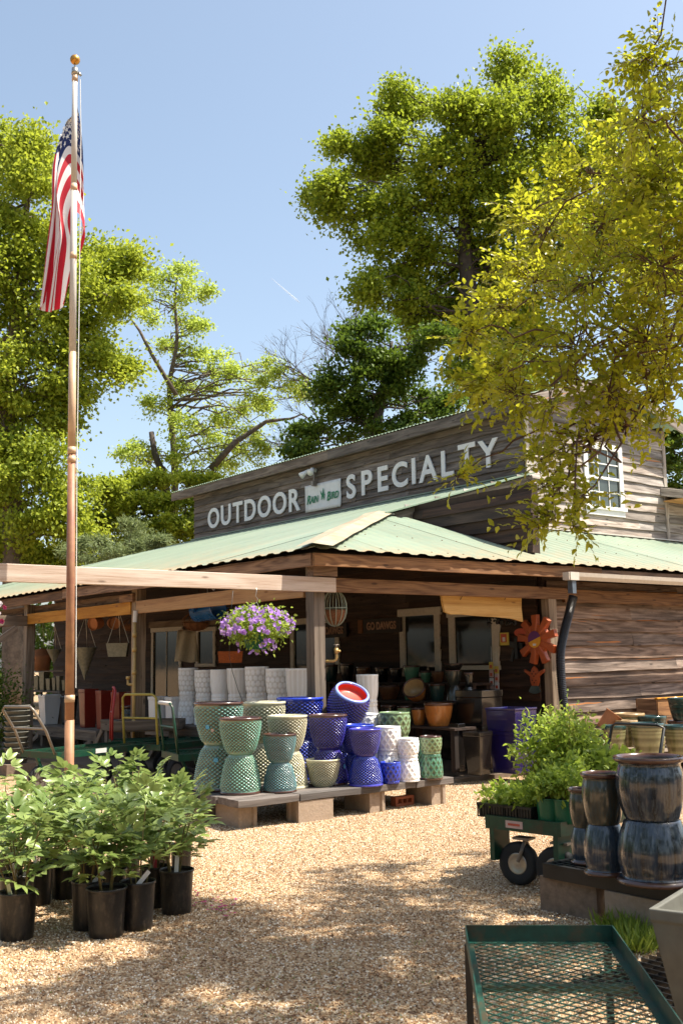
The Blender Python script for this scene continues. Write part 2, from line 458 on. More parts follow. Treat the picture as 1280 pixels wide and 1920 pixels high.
# loose pebbles on the part of the yard in view
def gravel_patch():
    P = [onZ(-90, 1990), onZ(1370, 1990), onZ(1400, 1500), onZ(1000, 1462), onZ(300, 1480), onZ(-60, 1480)]
    me = bpy.data.meshes.new('gravel_patch')
    me.from_pydata([(p.x, p.y, 0.0) for p in P], [], [tuple(range(len(P)))])
    o = link('gravel', me); tag(o, 'loose tan and orange gravel pebbles covering the yard', None, None, 'stuff')
    ng = bpy.data.node_groups.new('scatter_gravel', 'GeometryNodeTree')
    ng.interface.new_socket('Geometry', in_out='INPUT', socket_type='NodeSocketGeometry')
    ng.interface.new_socket('Geometry', in_out='OUTPUT', socket_type='NodeSocketGeometry')
    N = ng.nodes; L = ng.links
    gi = N.new('NodeGroupInput'); go = N.new('NodeGroupOutput')
    d = N.new('GeometryNodeDistributePointsOnFaces'); d.inputs['Density'].default_value = 4600
    L.new(gi.outputs[0], d.inputs['Mesh'])
    ico = N.new('GeometryNodeMeshIcoSphere'); ico.inputs['Radius'].default_value = 1.0; ico.inputs['Subdivisions'].default_value = 1
    sm = N.new('GeometryNodeSetMaterial'); sm.inputs['Material'].default_value = M['pebble']
    L.new(ico.outputs[0], sm.inputs[0])
    ip = N.new('GeometryNodeInstanceOnPoints'); L.new(d.outputs['Points'], ip.inputs['Points']); L.new(sm.outputs[0], ip.inputs['Instance'])
    def rnd(lo, hi, seed):
        r = N.new('FunctionNodeRandomValue'); r.data_type = 'FLOAT_VECTOR'
        r.inputs[0].default_value = lo; r.inputs[1].default_value = hi; r.inputs['Seed'].default_value = seed
        return r.outputs[0]
    s1 = rnd((0.003, 0.003, 0.0025), (0.0092, 0.0075, 0.006), 3)
    L.new(rnd((0, 0, 0), (6.28, 6.28, 6.28), 5), ip.inputs['Rotation'])
    L.new(s1, ip.inputs['Scale'])
    L.new(ip.outputs[0], go.inputs[0])
    md = o.modifiers.new('scatter', 'NODES'); md.node_group = ng
gravel_patch()

# concrete porch floor
XE, YE, ZE = 6.30, 8.55, 2.58        # porch eave corner
XW = 10.25                            # inner porch wall
YF = 9.0                              # front wall
XS, YU = 12.9, 11.5                   # upper storey corner
ZL, ZR = 4.43, 3.53
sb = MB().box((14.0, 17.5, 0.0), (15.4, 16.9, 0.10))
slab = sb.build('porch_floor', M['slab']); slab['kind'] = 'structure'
# low soil bank and far lawn beyond the yard so that the land goes on

# ================================================================== THE STORE
BX = thing('store_building', 'weathered timber garden store with green metal porch roof and upper storey', 'building', (XE + 0.3, YF, 0))
BO = Vector(BX.location)

def siding_board_mesh(L, h, seed):
    r = random.Random(seed)
    n = max(2, int(L / 0.4)); vs = []; fs = []
    lip = 0.026
    for i in range(n + 1):
        x = -L / 2 + L * i / n
        b = -lip + r.uniform(-0.011, 0.010)
        o = 0.046 + r.uniform(-0.005, 0.005)
        vs += [(x, 0.0, h), (x, 0.010, h), (x, o, b), (x, 0.004, b)]
    for i in range(n):
        for k in range(4):
            a = i * 4 + k; c = i * 4 + (k + 1) % 4
            fs.append((a, c, c + 4, a + 4))
    fs.append((3, 2, 1, 0)); e = n * 4
    fs.append((e, e + 1, e + 2, e + 3))
    me = bpy.data.meshes.new('siding_board'); me.from_pydata(vs, [], fs); return me

_bm = {}
def siding(parent, axis, pos, a0, a1, z0, z1, mat, row=0.172, openings=(), maxlen=3.8, zphase=0.0, skew=None, seed=1):
    """rows of lapped boards on the plane axis=pos between a0..a1 (other horizontal axis)"""
    r = random.Random(seed)
    z = z0 + zphase
    while z < z1 - 0.02:
        h = min(row, z1 - z)
        segs = [(a0, a1)]
        if skew: segs = [skew(z + h * 0.5)]
        for (o0, o1, oz0, oz1) in openings:
            if z + h * 0.5 > oz0 and z + h * 0.5 < oz1:
                ns = []
                for s, e in segs:
                    if o1 <= s or o0 >= e: ns.append((s, e)); continue
                    if o0 - s > 0.03: ns.append((s, o0))
                    if e - o1 > 0.03: ns.append((o1, e))
                segs = ns
        for s, e in segs:
            p = s
            while p < e - 0.02:
                L = r.uniform(maxlen * 0.5, maxlen) if e - p > maxlen else e - p
                if e - (p + L) < 0.5: L = e - p
                L -= 0.0
                me = siding_board_mesh(L - 0.003, h, r.random())
                me.materials.append(mat)
                c = p + L / 2
                if axis == 'Y': o = link('siding_board', me, parent, Vector((c, pos, z)) - BO, (0, 0, math.pi))
                else: o = link('siding_board', me, parent, Vector((pos, c, z)) - BO, (0, 0, math.pi / 2))
                p += L
        z += row

_pc = [0]
def plank(name, a, b, w, t, mat, parent=None, up=(0, 0, 1), o=None, jit=0.0, seg=1):
    """timber from a to b, w high (along up), t thick; grain along its length; own object"""
    a = Vector(a); b = Vector(b); x = b - a; L = x.length; x.normalize(); up = Vector(up)
    if abs(x.dot(up)) > 0.98: up = Vector((1, 0, 0))
    y = up.cross(x).normalized(); z = x.cross(y)
    m = MB(); e = 0.004
    vs = []; fs = []
    for i in range(seg + 1):
        xx = -L / 2 + L * i / seg
        j = (random.uniform(-jit, jit), random.uniform(-jit, jit)) if jit else (0, 0)
        hw, ht = w / 2, t / 2
        for (yy, zz) in ((-ht + e, -hw), (ht - e, -hw), (ht, -hw + e), (ht, hw - e), (ht - e, hw), (-ht + e, hw), (-ht, hw - e), (-ht, -hw + e)):
            vs.append((xx, yy, zz + (j[0] if zz < 0 else j[1])))
    for i in range(seg):
        for k in range(8):
            fs.append((i * 8 + k, i * 8 + (k + 1) % 8, (i + 1) * 8 + (k + 1) % 8, (i + 1) * 8 + k))
    fs.append(tuple(range(7, -1, -1))); fs.append(tuple(seg * 8 + k for k in range(8)))
    m.add(vs, fs)
    ob = m.build(name, mat, parent)
    off = Vector(parent.location) if (parent is not None and o is None) else (o or Vector((0, 0, 0)))
    R = Matrix((x, y, z)).transposed().to_4x4()
    ob.matrix_local = Matrix.Translation((a + b) / 2 - off) @ R
    return ob

def B(name, a, b, w, t, mat, parent=None, up=(0, 0, 1), jit=0.0, seg=1):
    return plank(name, a, b, w, t, mat, parent or BX, up, BO, jit, seg)

def wall_part(name, mb, mat):
    m = MB(); m.v = [tuple(Vector(v) - BO) for v in mb.v]; m.f = mb.f; m.mi = mb.mi
    return m.build(name, mat, BX)
def wp(name, mb, mat, parent=None, smooth=False):
    m = MB(); m.v = [tuple(Vector(v) - BO) for v in mb.v]; m.f = mb.f; m.mi = mb.mi
    o = m.build(name, mat, parent or BX, smooth)
    return o

# --- front wall (faces the yard, right of the porch)
fw = wall_part('front_wall', MB().box((14.2, YF + 0.06, 1.28), (7.8, 0.10, 2.5)), M['ceil'])
siding(fw, 'Y', YF, 10.36, 18.0, 0.06, 2.42, M['siding'], zphase=0.0, maxlen=3.2, seed=5)
# --- inner porch wall with windows
WIN_IN = []
def px_open(x0, x1, y0, y1, X=XW):
    a = onX(x0, (y0 + y1) / 2, X); b = onX(x1, (y0 + y1) / 2, X)
    c = onX((x0 + x1) / 2, y0, X); d = onX((x0 + x1) / 2, y1, X)
    return (min(a.y, b.y), max(a.y, b.y), min(c.z, d.z), max(c.z, d.z))
W = {'w1': px_open(754, 829, 1140, 1268), 'w2': px_open(846, 938, 1140, 1256), 'w3': px_open(549, 640, 1158, 1262), 'w4': px_open(288, 344, 1176, 1318), 'w5': px_open(372, 408, 1176, 1250)}
iw = wall_part('porch_wall', MB().box((XW + 0.08, 16.9, 1.85), (0.12, 15.6, 3.7)), M['ceil'])
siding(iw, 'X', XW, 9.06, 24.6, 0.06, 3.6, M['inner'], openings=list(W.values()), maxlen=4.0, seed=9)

def window_x(name, o, X, cols, rows, glass, trim=0.10, mat=None, parent=None, scallop=False):
    """window on a wall that faces -X; o = (y0,y1,z0,z1) outer size of its trim"""
    y0, y1, z0, z1 = o; mat = mat or M['white_trim']
    f = MB()
    w = wp(name, MB().box((X - 0.012, (y0 + y1) / 2, (z0 + z1) / 2), (0.012, y1 - y0 - 0.02, z1 - z0 - 0.02)), M['ceil'], parent)
    wp('pane', MB().box((X - 0.024, (y0 + y1) / 2, (z0 + z1) / 2), (0.006, y1 - y0 - trim * 1.6, z1 - z0 - trim * 1.6)), glass, w)
    def bar(nm, a, b, ww):
        p = plank(nm, a, b, ww, 0.035, mat, w, up=(0, 0, 1) if abs(a[2] - b[2]) < 1e-6 else (0, 1, 0), o=BO)
    xo = X - 0.042
    bar('head_trim', (xo, y0 - 0.03, z1 - trim / 2), (xo, y1 + 0.03, z1 - trim / 2), trim)
    bar('sill', (xo - 0.01, y0 - 0.02, z0 + 0.03), (xo - 0.01, y1 + 0.02, z0 + 0.03), 0.06)
    for yy in (y0 + trim / 2, y1 - trim / 2):
        bar('side_trim', (xo, yy, z0 + 0.061), (xo, yy, z1 - trim - 0.001), trim)
    iy0, iy1, iz0, iz1 = y0 + trim, y1 - trim, z0 + 0.06, z1 - trim
    for c in range(1, cols):
        yy = iy0 + (iy1 - iy0) * c / cols
        p = plank('muntin', (X - 0.034, yy, iz0), (X - 0.034, yy, iz1), 0.022, 0.014, mat, w, up=(0, 1, 0), o=BO)
    for r in range(1, rows):
        zz = iz0 + (iz1 - iz0) * r / rows
        p = plank('muntin', (X - 0.036, iy0, zz), (X - 0.036, iy1, zz), 0.022, 0.014, mat, w, o=BO)
    return w
window_x('porch_window', W['w1'], XW, 1, 1, M['glass'], 0.11)
window_x('porch_window', W['w2'], XW, 1, 1, M['glass'], 0.11)
window_x('porch_window', W['w3'], XW, 1, 1, M['glass'], 0.10)
window_x('porch_window', W['w4'], XW, 2, 1, M['glass'], 0.09)
window_x('porch_window', W['w5'], XW, 1, 1, M['glass'], 0.08)
# long log lintel over the left windows
B('log_lintel', onX(283, 1172, XW - 0.08), onX(424, 1163, XW - 0.08), 0.13, 0.09, M['post'])

# --- porch frame
P1 = (6.58, 8.90); P2 = (6.58, 12.94); P3 = (6.58, 16.85); P4 = (6.58, 20.9); P5 = (10.28, 8.90)
for (x, y) in (P1, P2, P3, P4):
    B('porch_post', (x, y, 0.05), (x, y, 2.44), 0.145, 0.145, M['post'])
B('porch_post', (P5[0], P5[1], 0.05), (P5[0], P5[1], 2.17), 0.145, 0.13, M['post'])
# front beam and fascia, side beams and fascia
B('porch_beam', (6.66, 8.86, 2.245), (10.55, 8.86, 2.245), 0.15, 0.07, M['beam'])
B('porch_beam', (10.55, 8.88, 2.22), (18, 8.88, 2.22), 0.17, 0.05, M['beam'])
B('fascia_board', (6.36, 8.62, 2.485), (11.0, 8.62, 2.503), 0.14, 0.035, M['beam'], jit=0.006, seg=9)
B('fascia_board', (11.003, 8.62, 2.485), (18.0, 8.62, 2.503), 0.14, 0.035, M['beam'], jit=0.006, seg=9)
B('fascia_board', (6.37, 8.66, 2.485), (6.37, 15.0, 2.503), 0.14, 0.035, M['beam'], jit=0.006, seg=12)
B('fascia_board', (6.37, 15.003, 2.485), (6.37, 29.0, 2.503), 0.14, 0.035, M['beam'], jit=0.006, seg=12)
B('porch_beam', (6.52, 9.0, 2.20), (6.52, 12.86, 2.20), 0.17, 0.05, M['beam_sun'])
B('porch_beam', (6.52, 13.03, 2.20), (6.52, 16.76, 2.20), 0.17, 0.05, M['beam_sun'])
B('porch_beam', (6.52, 16.95, 2.20), (6.52, 20.8, 2.20), 0.17, 0.05, M['beam'])
B('porch_beam', (6.66, 13.03, 2.36), (6.66, 20.8, 2.36), 0.12, 0.05, M['beam'])
B('beam_block', (6.44, 8.79, 2.40), (6.76, 8.79, 2.40), 0.15, 0.10, M['beam'])
B('beam_block', (6.50, 12.9, 2.335), (6.50, 13.3, 2.335), 0.11, 0.08, M['beam'])
# rafters under both roofs
for i in range(13):
    y = 9.6 + i * 1.2
    if y < 11.5: xe = XE + (y - YE) * 1.143
    else: xe = XS - 0.05
    if y > 22: continue
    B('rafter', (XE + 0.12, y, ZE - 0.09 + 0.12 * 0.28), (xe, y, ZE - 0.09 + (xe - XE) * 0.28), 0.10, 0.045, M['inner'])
for i in range(9):
    x = 7.2 + i * 1.2
    ye = min(YU - 0.05, YE + (x - XE) * 0.875)
    B('rafter', (x, YE + 0.12, ZE - 0.09 + 0.12 * 0.32), (x, ye, ZE - 0.09 + (ye - YE) * 0.32), 0.10, 0.045, M['inner'])
hy = 2.6
B('hip_rafter', (XE + 0.12, YE + 0.12, ZE - 0.10), (XE + hy * 1.143, YE + hy, ZE - 0.10 + hy * 0.32), 0.13, 0.06, M['inner'])
# roof decking below the sheets
dk = MB()
dk.add([(XE + .04, YE + .04, ZE - .035), (XS, 11.42, 4.395), (XE + 3.34, 11.42, ZE - .035 + .93), (XS, 22.4, 4.395), (XE + .04, 29, ZE - .035)], [(0, 2, 1, 3, 4)])
wp('roof_decking', dk, M['ceil'])
dk = MB()
dk.add([(XE + .05, YE + .05, ZE - .034), (18.5, YE + .05, ZE - .034), (18.5, YU, ZR - .034), (XE + 3.35, YU, ZR - .034)], [(0, 1, 2, 3)])
wp('roof_decking', dk, M['ceil'])

# --- corrugated roof
def roof_material():
    t = NT('pale_green_roof_sheet')
    tc = t.n('TexCoord'); v = tc.outputs['Object']
    vs = t.n('VectorMath', operation='MULTIPLY'); t.l(v, vs.inputs[0]); vs.inputs[1].default_value = (1.0, 1.0, 1.0)
    n1 = t.noise(vs.outputs[0], 0.9, 5, 0.6)
    n2 = t.noise(vs.outputs[0], 16, 4, 0.7)
    oi = t.n('ObjectInfo')
    c = t.ramp(n1, [(0.3, (0.165, 0.235, 0.175)), (0.7, (0.22, 0.285, 0.215))])
    c = t.mix(t.ramp(n2, [(0.45, 0.0), (0.8, 0.35)]), c, (0.30, 0.26, 0.17))
    hv = t.n('HueSaturation'); t.l(c, hv.inputs['Color'])
    t.l(t.ramp(oi.outputs['Random'], [(0, 0.93), (1, 1.06)]), hv.inputs['Value'])
    a = t.n('Attribute', attribute_name='rust')
    rn = t.math('MULTIPLY', a.outputs['Fac'], t.ramp(t.noise(vs.outputs[0], 5, 5, 0.7), [(0.3, 0.1), (0.62, 1.0)]))
    c = t.mix(rn, hv.outputs[0], (0.42, 0.25, 0.13))
    t.color(c); t.set(Roughness=0.42, Specular_IOR_Level=0.45)
    return t.m
M['roof'] = roof_material()
M['roof_trim'] = plain('green_roof_trim', (0.25, 0.33, 0.23), 0.4, vary=0.08, nscale=5)
M['hip_cap'] = plain('rusty_hip_flashing', (0.42, 0.36, 0.25), 0.5, vary=0.2, nscale=7, dirt=(0.34, 0.20, 0.11))

def roof_sheet(kind, a0, a1, seed):
    """kind L: ribs run along X on the side roof; R: ribs run along Y on the front roof"""
    pitch = 0.25; amp = 0.010; step = pitch / 10
    n = max(2, int(round((a1 - a0) / step))); vs = []; fs = []; ru = []
    rr = random.Random(seed); dz = 0.012 + rr.uniform(0, 0.005)
    rows = (0.0, 0.06, 0.35, 1.0)
    ov = rr.uniform(-0.008, 0.012)
    for i in range(n + 1):
        a = a0 + (a1 - a0) * i / n
        w = amp * (math.sin(2 * math.pi * a / pitch) + .25 * math.sin(6 * math.pi * a / pitch))
        if kind == 'L':
            lo = XE - ov
            hi = XE + (a - YE) * 1.143 if a < 11.40 else XS
            if a > 22.4: hi = XS - (a - 22.4)
            hi = max(hi, lo + 0.01)
        else:
            lo = YE - ov
            hi = min(YU, YE + (a - XE) * 0.875); hi = max(hi, lo + 0.01)
        for k, f in enumerate(rows):
            q = lo + (hi - lo) * f
            if kind == 'L': p = (q, a, ZE + (q - XE) * 0.28 + w + dz)
            else: p = (a, q, ZE + (q - YE) * 0.32 + w + dz)
            vs.append(tuple(Vector(p) - BO)); ru.append((0.85, 0.45, 0.12, 0.05)[k])
    m = len(rows)
    for i in range(n):
        for k in range(m - 1):
            b = i * m + k
            fs.append((b, b + 1, b + 1 + m, b + m))
    me = bpy.data.meshes.new('roof_sheet'); me.from_pydata(vs, [], fs); me.materials.append(M['roof'])
    at_ = me.attributes.new('rust', 'FLOAT', 'POINT'); at_.data.foreach_set('value', ru)
    me.polygons.foreach_set('use_smooth', [True] * len(me.polygons))
    link('roof_sheet', me, BX)
a = YE + 0.02; i = 0
while a < 28.8:
    roof_sheet('L', a, a + 1.0 + 0.02, i); a += 1.0; i += 1
a = XE + 0.02
while a < 18.4:
    roof_sheet('R', a, a + 1.0 + 0.02, i + 100); a += 1.0; i += 1
# screws
sc_ = MB()
for ii in range(22):
    for y in (YE + 0.12, YE + 1.0, YE + 1.9, YE + 2.7):
        x = XE + 0.5 + ii * 0.36 + random.uniform(-.02, .02)
        x = round(x / 0.25) * 0.25 + 0.0625
        if y > YE + (x - XE) * 0.875 - 0.15: continue
        sc_.box((x, y, ZE + (y - YE) * 0.32 + 0.024), (0.014, 0.014, 0.008))
o = wp('roof_screws', sc_, M['rust']); o['kind'] = 'stuff'
# hip flashing: a folded strip
def strip(name, a, b, halfw, mat, drop=0.06, lift=0.02, seg=7, side=Vector((1, -1, 0))):
    a = Vector(a); b = Vector(b); s = side.normalized(); m = MB(); vs = []
    for i in range(seg + 1):
        p = a.lerp(b, i / seg); j = random.uniform(-.012, .012)
        zs = random.uniform(-.006, .006)
        vs += [p - s * (halfw + j) + Vector((0, 0, -drop + lift + zs)), p + Vector((0, 0, lift)), p + s * (halfw - j) + Vector((0, 0, -drop + lift - zs))]
    fs = []
    for i in range(seg):
        b0 = i * 3
        fs += [(b0, b0 + 1, b0 + 4, b0 + 3), (b0 + 1, b0 + 2, b0 + 5, b0 + 4)]
    m.add(vs, fs)
    return wp(name, m, mat)
hx = 2.95
strip('hip_flashing', (XE - 0.02, YE - 0.02, ZE + 0.005), (XE + hx * 1.143, YE + hx, ZE + hx * 0.32 + 0.012), 0.20, M['hip_cap'], drop=0.04, lift=0.055)
# rake edge of the side roof and its board, wall flashings
B('rake_board', (XE + 3.6, 11.40, ZE + 3.6 * .28 - 0.10), (XS + 0.0, 11.40, 4.43 - 0.10), 0.16, 0.035, M['siding_sign'])
rk = MB(); rk.bar((XE + 3.35, 11.36, ZE + 3.35 * .28 + 0.015), (XS + 0.02, 11.36, 4.43 + 0.018), 0.12, 0.02)
wp('rake_trim', rk, M['roof_trim'])
fl = MB(); fl.bar((XE + 3.4, YU - 0.05, ZR + 0.012), (18.4, YU - 0.05, ZR + 0.012), 0.12, 0.02)
wp('wall_flashing', fl, M['gutter'])
fl = MB(); fl.bar((XS - 0.06, 11.5, 4.43 + 0.005), (XS - 0.06, 22.4, 4.43 + 0.005), 0.14, 0.02)
wp('wall_flashing', fl, M['roof_trim'])

# --- upper storey
ZT = 5.62
sw = wall_part('sign_wall', MB().box((XS + 0.07, 16.95, 5.0), (0.10, 10.85, 1.3)), M['ceil'])
siding(sw, 'X', XS, 11.52, 22.40, 4.44, 5.62, M['siding_sign'], row=0.168, maxlen=5.0, seed=21)
_ub = MB(); _x0 = XE + 3.3
_P = [(_x0, 3.45), (20.0, 3.45), (20.0, 4.40), (16.75, 4.40), (16.75, 5.6), (XS + 0.02, 5.6), (XS + 0.02, 4.36), (_x0, 3.46)]
_ub.add([(x, YU + 0.02, z) for x, z in _P] + [(x, YU + 0.12, z) for x, z in _P], [tuple(range(8)), tuple(range(15, 7, -1))] + [(i, 8 + i, 8 + (i + 1) % 8, (i + 1) % 8) for i in range(8)])
uw = wall_part('upper_wall', _ub, M['ceil'])
WU = (onY(1091, 900, YU).x, onY(1163, 900, YU).x, onY(1130, 957, YU).z, onY(1130, 834, YU).z)
XR = onY(1240, 870, YU).x
siding(uw, 'Y', YU, XE + 3.3, XR, 3.55, 5.62, M['siding_sun'], row=0.172, openings=[WU], maxlen=3.5, seed=31,
       skew=lambda z: (max(XE + 3.3, min(XS, XE + (z - ZE) / 0.28 + 0.1)) if z < 4.43 else XS, XR))
siding(uw, 'Y', YU, XR, 20.0, 3.55, 4.45, M['siding_sun'], row=0.172, maxlen=3.5, seed=32)
gb = MB(); gb.add([(XS, YU + .12, 5.6), (XR, YU + .12, 5.6), ((XS + XR) / 2, YU + .12, 6.2), (XS, YU + .18, 5.6), (XR, YU + .18, 5.6), ((XS + XR) / 2, YU + .18, 6.2)],
                  [(0, 1, 2), (5, 4, 3), (0, 3, 4, 1), (1, 4, 5, 2), (2, 5, 3, 0)])
gw = wall_part('gable_wall', gb, M['ceil'])
siding(gw, 'Y', YU, XS, XR, 5.62, 6.15, M['siding_sun'], row=0.172, maxlen=3.5, seed=33, skew=lambda z: (XS + (z - 5.6) / .3, XR - (z - 5.6) / .3))
wl = MB(); wl.box(((XR + 0.05), 15, 4.6), (0.1, 7, 2.2))
wall_part('end_wall', wl, M['siding_sign'])
B('corner_board', (XS - 0.02, YU - 0.035, 4.46), (XS - 0.02, YU - 0.035, 5.62), 0.09, 0.03, M['white_trim'], up=(1, 0, 0))
B('corner_board', (XR + 0.01, YU - 0.035, 3.56), (XR + 0.01, YU - 0.035, 5.62), 0.10, 0.03, M['siding_sun'], up=(1, 0, 0))
# upper window, 3 by 4 panes
def upper_window():
    x0, x1, z0, z1 = WU; y = YU
    w = wp('upper_window', MB().box(((x0 + x1) / 2, y - 0.010, (z0 + z1) / 2), (x1 - x0 - .02, 0.012, z1 - z0 - .02)), M['ceil'])
    m = M['white_paint']
    def bar(nm, a, b, ww, t=0.03, yo=0.045):
        plank(nm, (a[0], y - yo, a[1]), (b[0], y - yo, b[1]), ww, t, m, w, up=(0, 0, 1) if abs(a[1] - b[1]) < 1e-6 else (1, 0, 0), o=BO)
    T = 0.11
    bar('apron_trim', (x0, z0 - .05), (x1, z0 - .05), 0.10, 0.02, 0.05)
    bar('head_trim', (x0, z1 - T / 2), (x1, z1 - T / 2), T)
    bar('sill', (x0 - .03, z0 + .03), (x1 + .03, z0 + .03), 0.06, 0.06, 0.06)
    bar('side_trim', (x0 + T / 2, z0 + .061), (x0 + T / 2, z1 - T - .001), T)
    bar('side_trim', (x1 - T / 2, z0 + .061), (x1 - T / 2, z1 - T - .001), T)
    ix0, ix1, iz0, iz1 = x0 + T, x1 - T, z0 + .06, z1 - T
    for c in range(3):
        for r in range(4):
            a = ix0 + (ix1 - ix0) * c / 3; b = ix0 + (ix1 - ix0) * (c + 1) / 3
            d = iz0 + (iz1 - iz0) * r / 4; e = iz0 + (iz1 - iz0) * (r + 1) / 4
            wp('pane', MB().box(((a + b) / 2, y - 0.022, (d + e) / 2), (b - a - .008, .005, e - d - .008)), M['glass_pale'], w)
    for c in (1, 2):
        a = ix0 + (ix1 - ix0) * c / 3
        bar('muntin', (a, iz0), (a, iz1), 0.022, 0.014, 0.034)
    for r in (1, 3):
        e = iz0 + (iz1 - iz0) * r / 4
        bar('muntin', (ix0, e), (ix1, e), 0.022, 0.012, 0.036)
    e = (iz0 + iz1) / 2
    bar('meeting_rail', (ix0, e), (ix1, e), 0.05, 0.02, 0.038)
upper_window()
# upper roof: eave line over the sign wall, ridge behind it
ur = MB()
for (xa, xb, za, zb) in ((12.62, 14.85, 5.70, 6.37), (17.1, 14.85, 5.70, 6.37)):
    n = 240; vs = []; fs = []
    for i in range(n + 1):
        y = 11.15 + (23.15 - 11.15) * i / n; w = 0.010 * (1 if i % 2 else -1)
        vs += [(xa, y, za + w), (xb, y, zb + w)]
    for i in range(n): fs.append((2 * i, 2 * i + 1, 2 * i + 3, 2 * i + 2))
    ur.add(vs, fs)
wp('upper_roof', ur, M['roof_trim'])
B('fascia_board', (12.66, 11.15, 5.585), (12.66, 16.6, 5.585), 0.19, 0.04, M['siding_sign'], jit=0.006, seg=8)
B('fascia_board', (12.66, 16.603, 5.585), (12.66, 23.15, 5.585), 0.19, 0.04, M['siding_sign'], jit=0.006, seg=8)
B('soffit_board', (12.78, 11.2, 5.55), (12.78, 23.1, 5.55), 0.03, 0.22, M['siding_sign'])
B('frieze_board', (12.86, 11.55, 5.47), (12.86, 22.4, 5.47), 0.10, 0.03, M['siding_sign'])
B('rake_board', (12.66, 11.18, 5.60), (14.85, 11.18, 6.25), 0.18, 0.04, M['siding_sun'])
B('rake_board', (14.86, 11.18, 6.25), (17.05, 11.18, 5.60), 0.18, 0.04, M['siding_sun'])
# low lean-to roof at the far right of the upper wall
lr = MB(); lr.add([(XR - 0.1, 10.9, 4.42), (20, 10.9, 4.42), (20, 13, 4.9), (XR - 0.1, 13, 4.9)], [(0, 1, 2, 3)])
wp('lean_to_roof', lr, M['roof_trim'])
B('lean_to_fascia', (XR - 0.12, 10.92, 4.33), (20, 10.92, 4.33), 0.15, 0.04, M['siding_sun'])
B('lean_to_rake', (XR - 0.12, 10.94, 4.33), (XR - 0.12, 13, 4.8), 0.15, 0.04, M['siding_sun'])
B('lean_to_soffit', (XR - 0.1, 11.2, 4.27), (20, 11.2, 4.27), 0.02, 0.5, M['beam_sun'])

# --- pergola beams that run out from the posts
B('pergola_beam', (6.74, 8.765, 2.235), (1.9, 8.765, 2.235), 0.155, 0.045, M['beam_pale'])
B('pergola_beam', (6.60, 16.75, 2.17), (2.0, 16.75, 2.17), 0.165, 0.045, M['post'])
B('pergola_brace', (6.3, 16.70, 2.05), (5.3, 16.70, 1.35), 0.10, 0.04, M['post'])

# --- gutter and downspout
GT = thing('rain_gutter', 'cream metal gutter along the eave above the board wall', 'gutter', onY(1055, 1080, 8.5))
go_ = Vector(GT.location)
gp = [(0.0, 0.0), (0.0, -0.085), (-0.055, -0.095), (-0.085, -0.05), (-0.095, 0.0), (-0.09, 0.0), (-0.08, -0.045), (-0.052, -0.088), (-0.006, -0.078), (-0.006, 0.0)]
m = MB(); x0 = 0.0; x1 = 7.5
vs = [(x0, y, z + .045) for y, z in gp] + [(x1, y, z + .045) for y, z in gp]
m.add(vs, [(i, (i + 1) % 10, 10 + (i + 1) % 10, 10 + i) for i in range(10)])
m.build('trough', M['gutter'], GT)
MB().prism([(0, 0), (-0.08, 0), (-0.08, .09), (0, .09)], 0, 1).v
m = MB(); m.box((-0.004, -0.047, -0.003), (0.008, 0.10, 0.095)); m.box((0.10, -0.05, -0.004), (0.16, 0.104, 0.10)); m.build('end_cap', M['gutter'], GT)
DS = thing('downspout', 'black corrugated drain hose hanging from the cream gutter', 'downspout', (onY(1072, 1110, 8.45).x, 8.45, 0))
m = MB(); m.box((0, 0, 2.30), (0.07, 0.075, 0.17)); m.build('outlet', M['blue_plastic'], DS)
m = MB()
pts = []; rs = []
ctrl = [onY(1074, 1118, 8.45), onY(1066, 1150, 8.47), onY(1057, 1185, 8.55), onY(1050, 1225, 8.65), onY(1052, 1280, 8.7), onY(1058, 1340, 8.72), onY(1062, 1400, 8.72), onY(1064, 1440, 8.72)]
do = Vector(DS.location)
def catmull(P, n):
    out = []
    P = [P[0]] + list(P) + [P[-1]]
    for i in range(1, len(P) - 2):
        for k in range(n):
            t = k / n; p0, p1, p2, p3 = P[i - 1], P[i], P[i + 1], P[i + 2]
            out.append(0.5 * ((2 * p1) + (p2 - p0) * t + (2 * p0 - 5 * p1 + 4 * p2 - p3) * t * t + (3 * p1 - p0 - 3 * p2 + p3) * t ** 3))
    out.append(P[-2]); return out
cp = catmull([Vector(c) - do for c in ctrl], 34)
for i, p in enumerate(cp):
    pts.append(p); rs.append(0.058 if i % 2 else 0.051)
m.tube(pts, rs, 14); m.build('hose', M['hose'], DS, smooth=False)

# --- lettering and signs
def text_mesh(s, size=1.0, extrude=0.01, shear=0.0, bold=0.0):
    cu = bpy.data.curves.new('lettering', 'FONT'); cu.body = s; cu.size = size; cu.extrude = extrude
    cu.shear = shear; cu.offset = bold; cu.align_x = 'CENTER'; cu.align_y = 'CENTER'; cu.resolution_u = 6
    o = bpy.data.objects.new('lettering', cu); COL.objects.link(o)
    dg = bpy.context.evaluated_depsgraph_get()
    me = bpy.data.meshes.new_from_object(o.evaluated_get(dg))
    bpy.data.objects.remove(o); bpy.data.curves.remove(cu)
    n = len(me.vertices); c = np.empty(n * 3, 'f'); me.vertices.foreach_get('co', c); c = c.reshape(-1, 3)
    mid = (c.max(0) + c.min(0)) / 2; mid[2] = 0
    ext = c.max(0) - c.min(0); c -= mid; me.vertices.foreach_set('co', c.ravel()); me.update()
    return me, ext
RX = Matrix(((0, 0, -1), (-1, 0, 0), (0, 1, 0)))     # text on a wall that faces -X
RY = Matrix(((1, 0, 0), (0, 0, -1), (0, 1, 0)))       # text on a wall that faces -Y
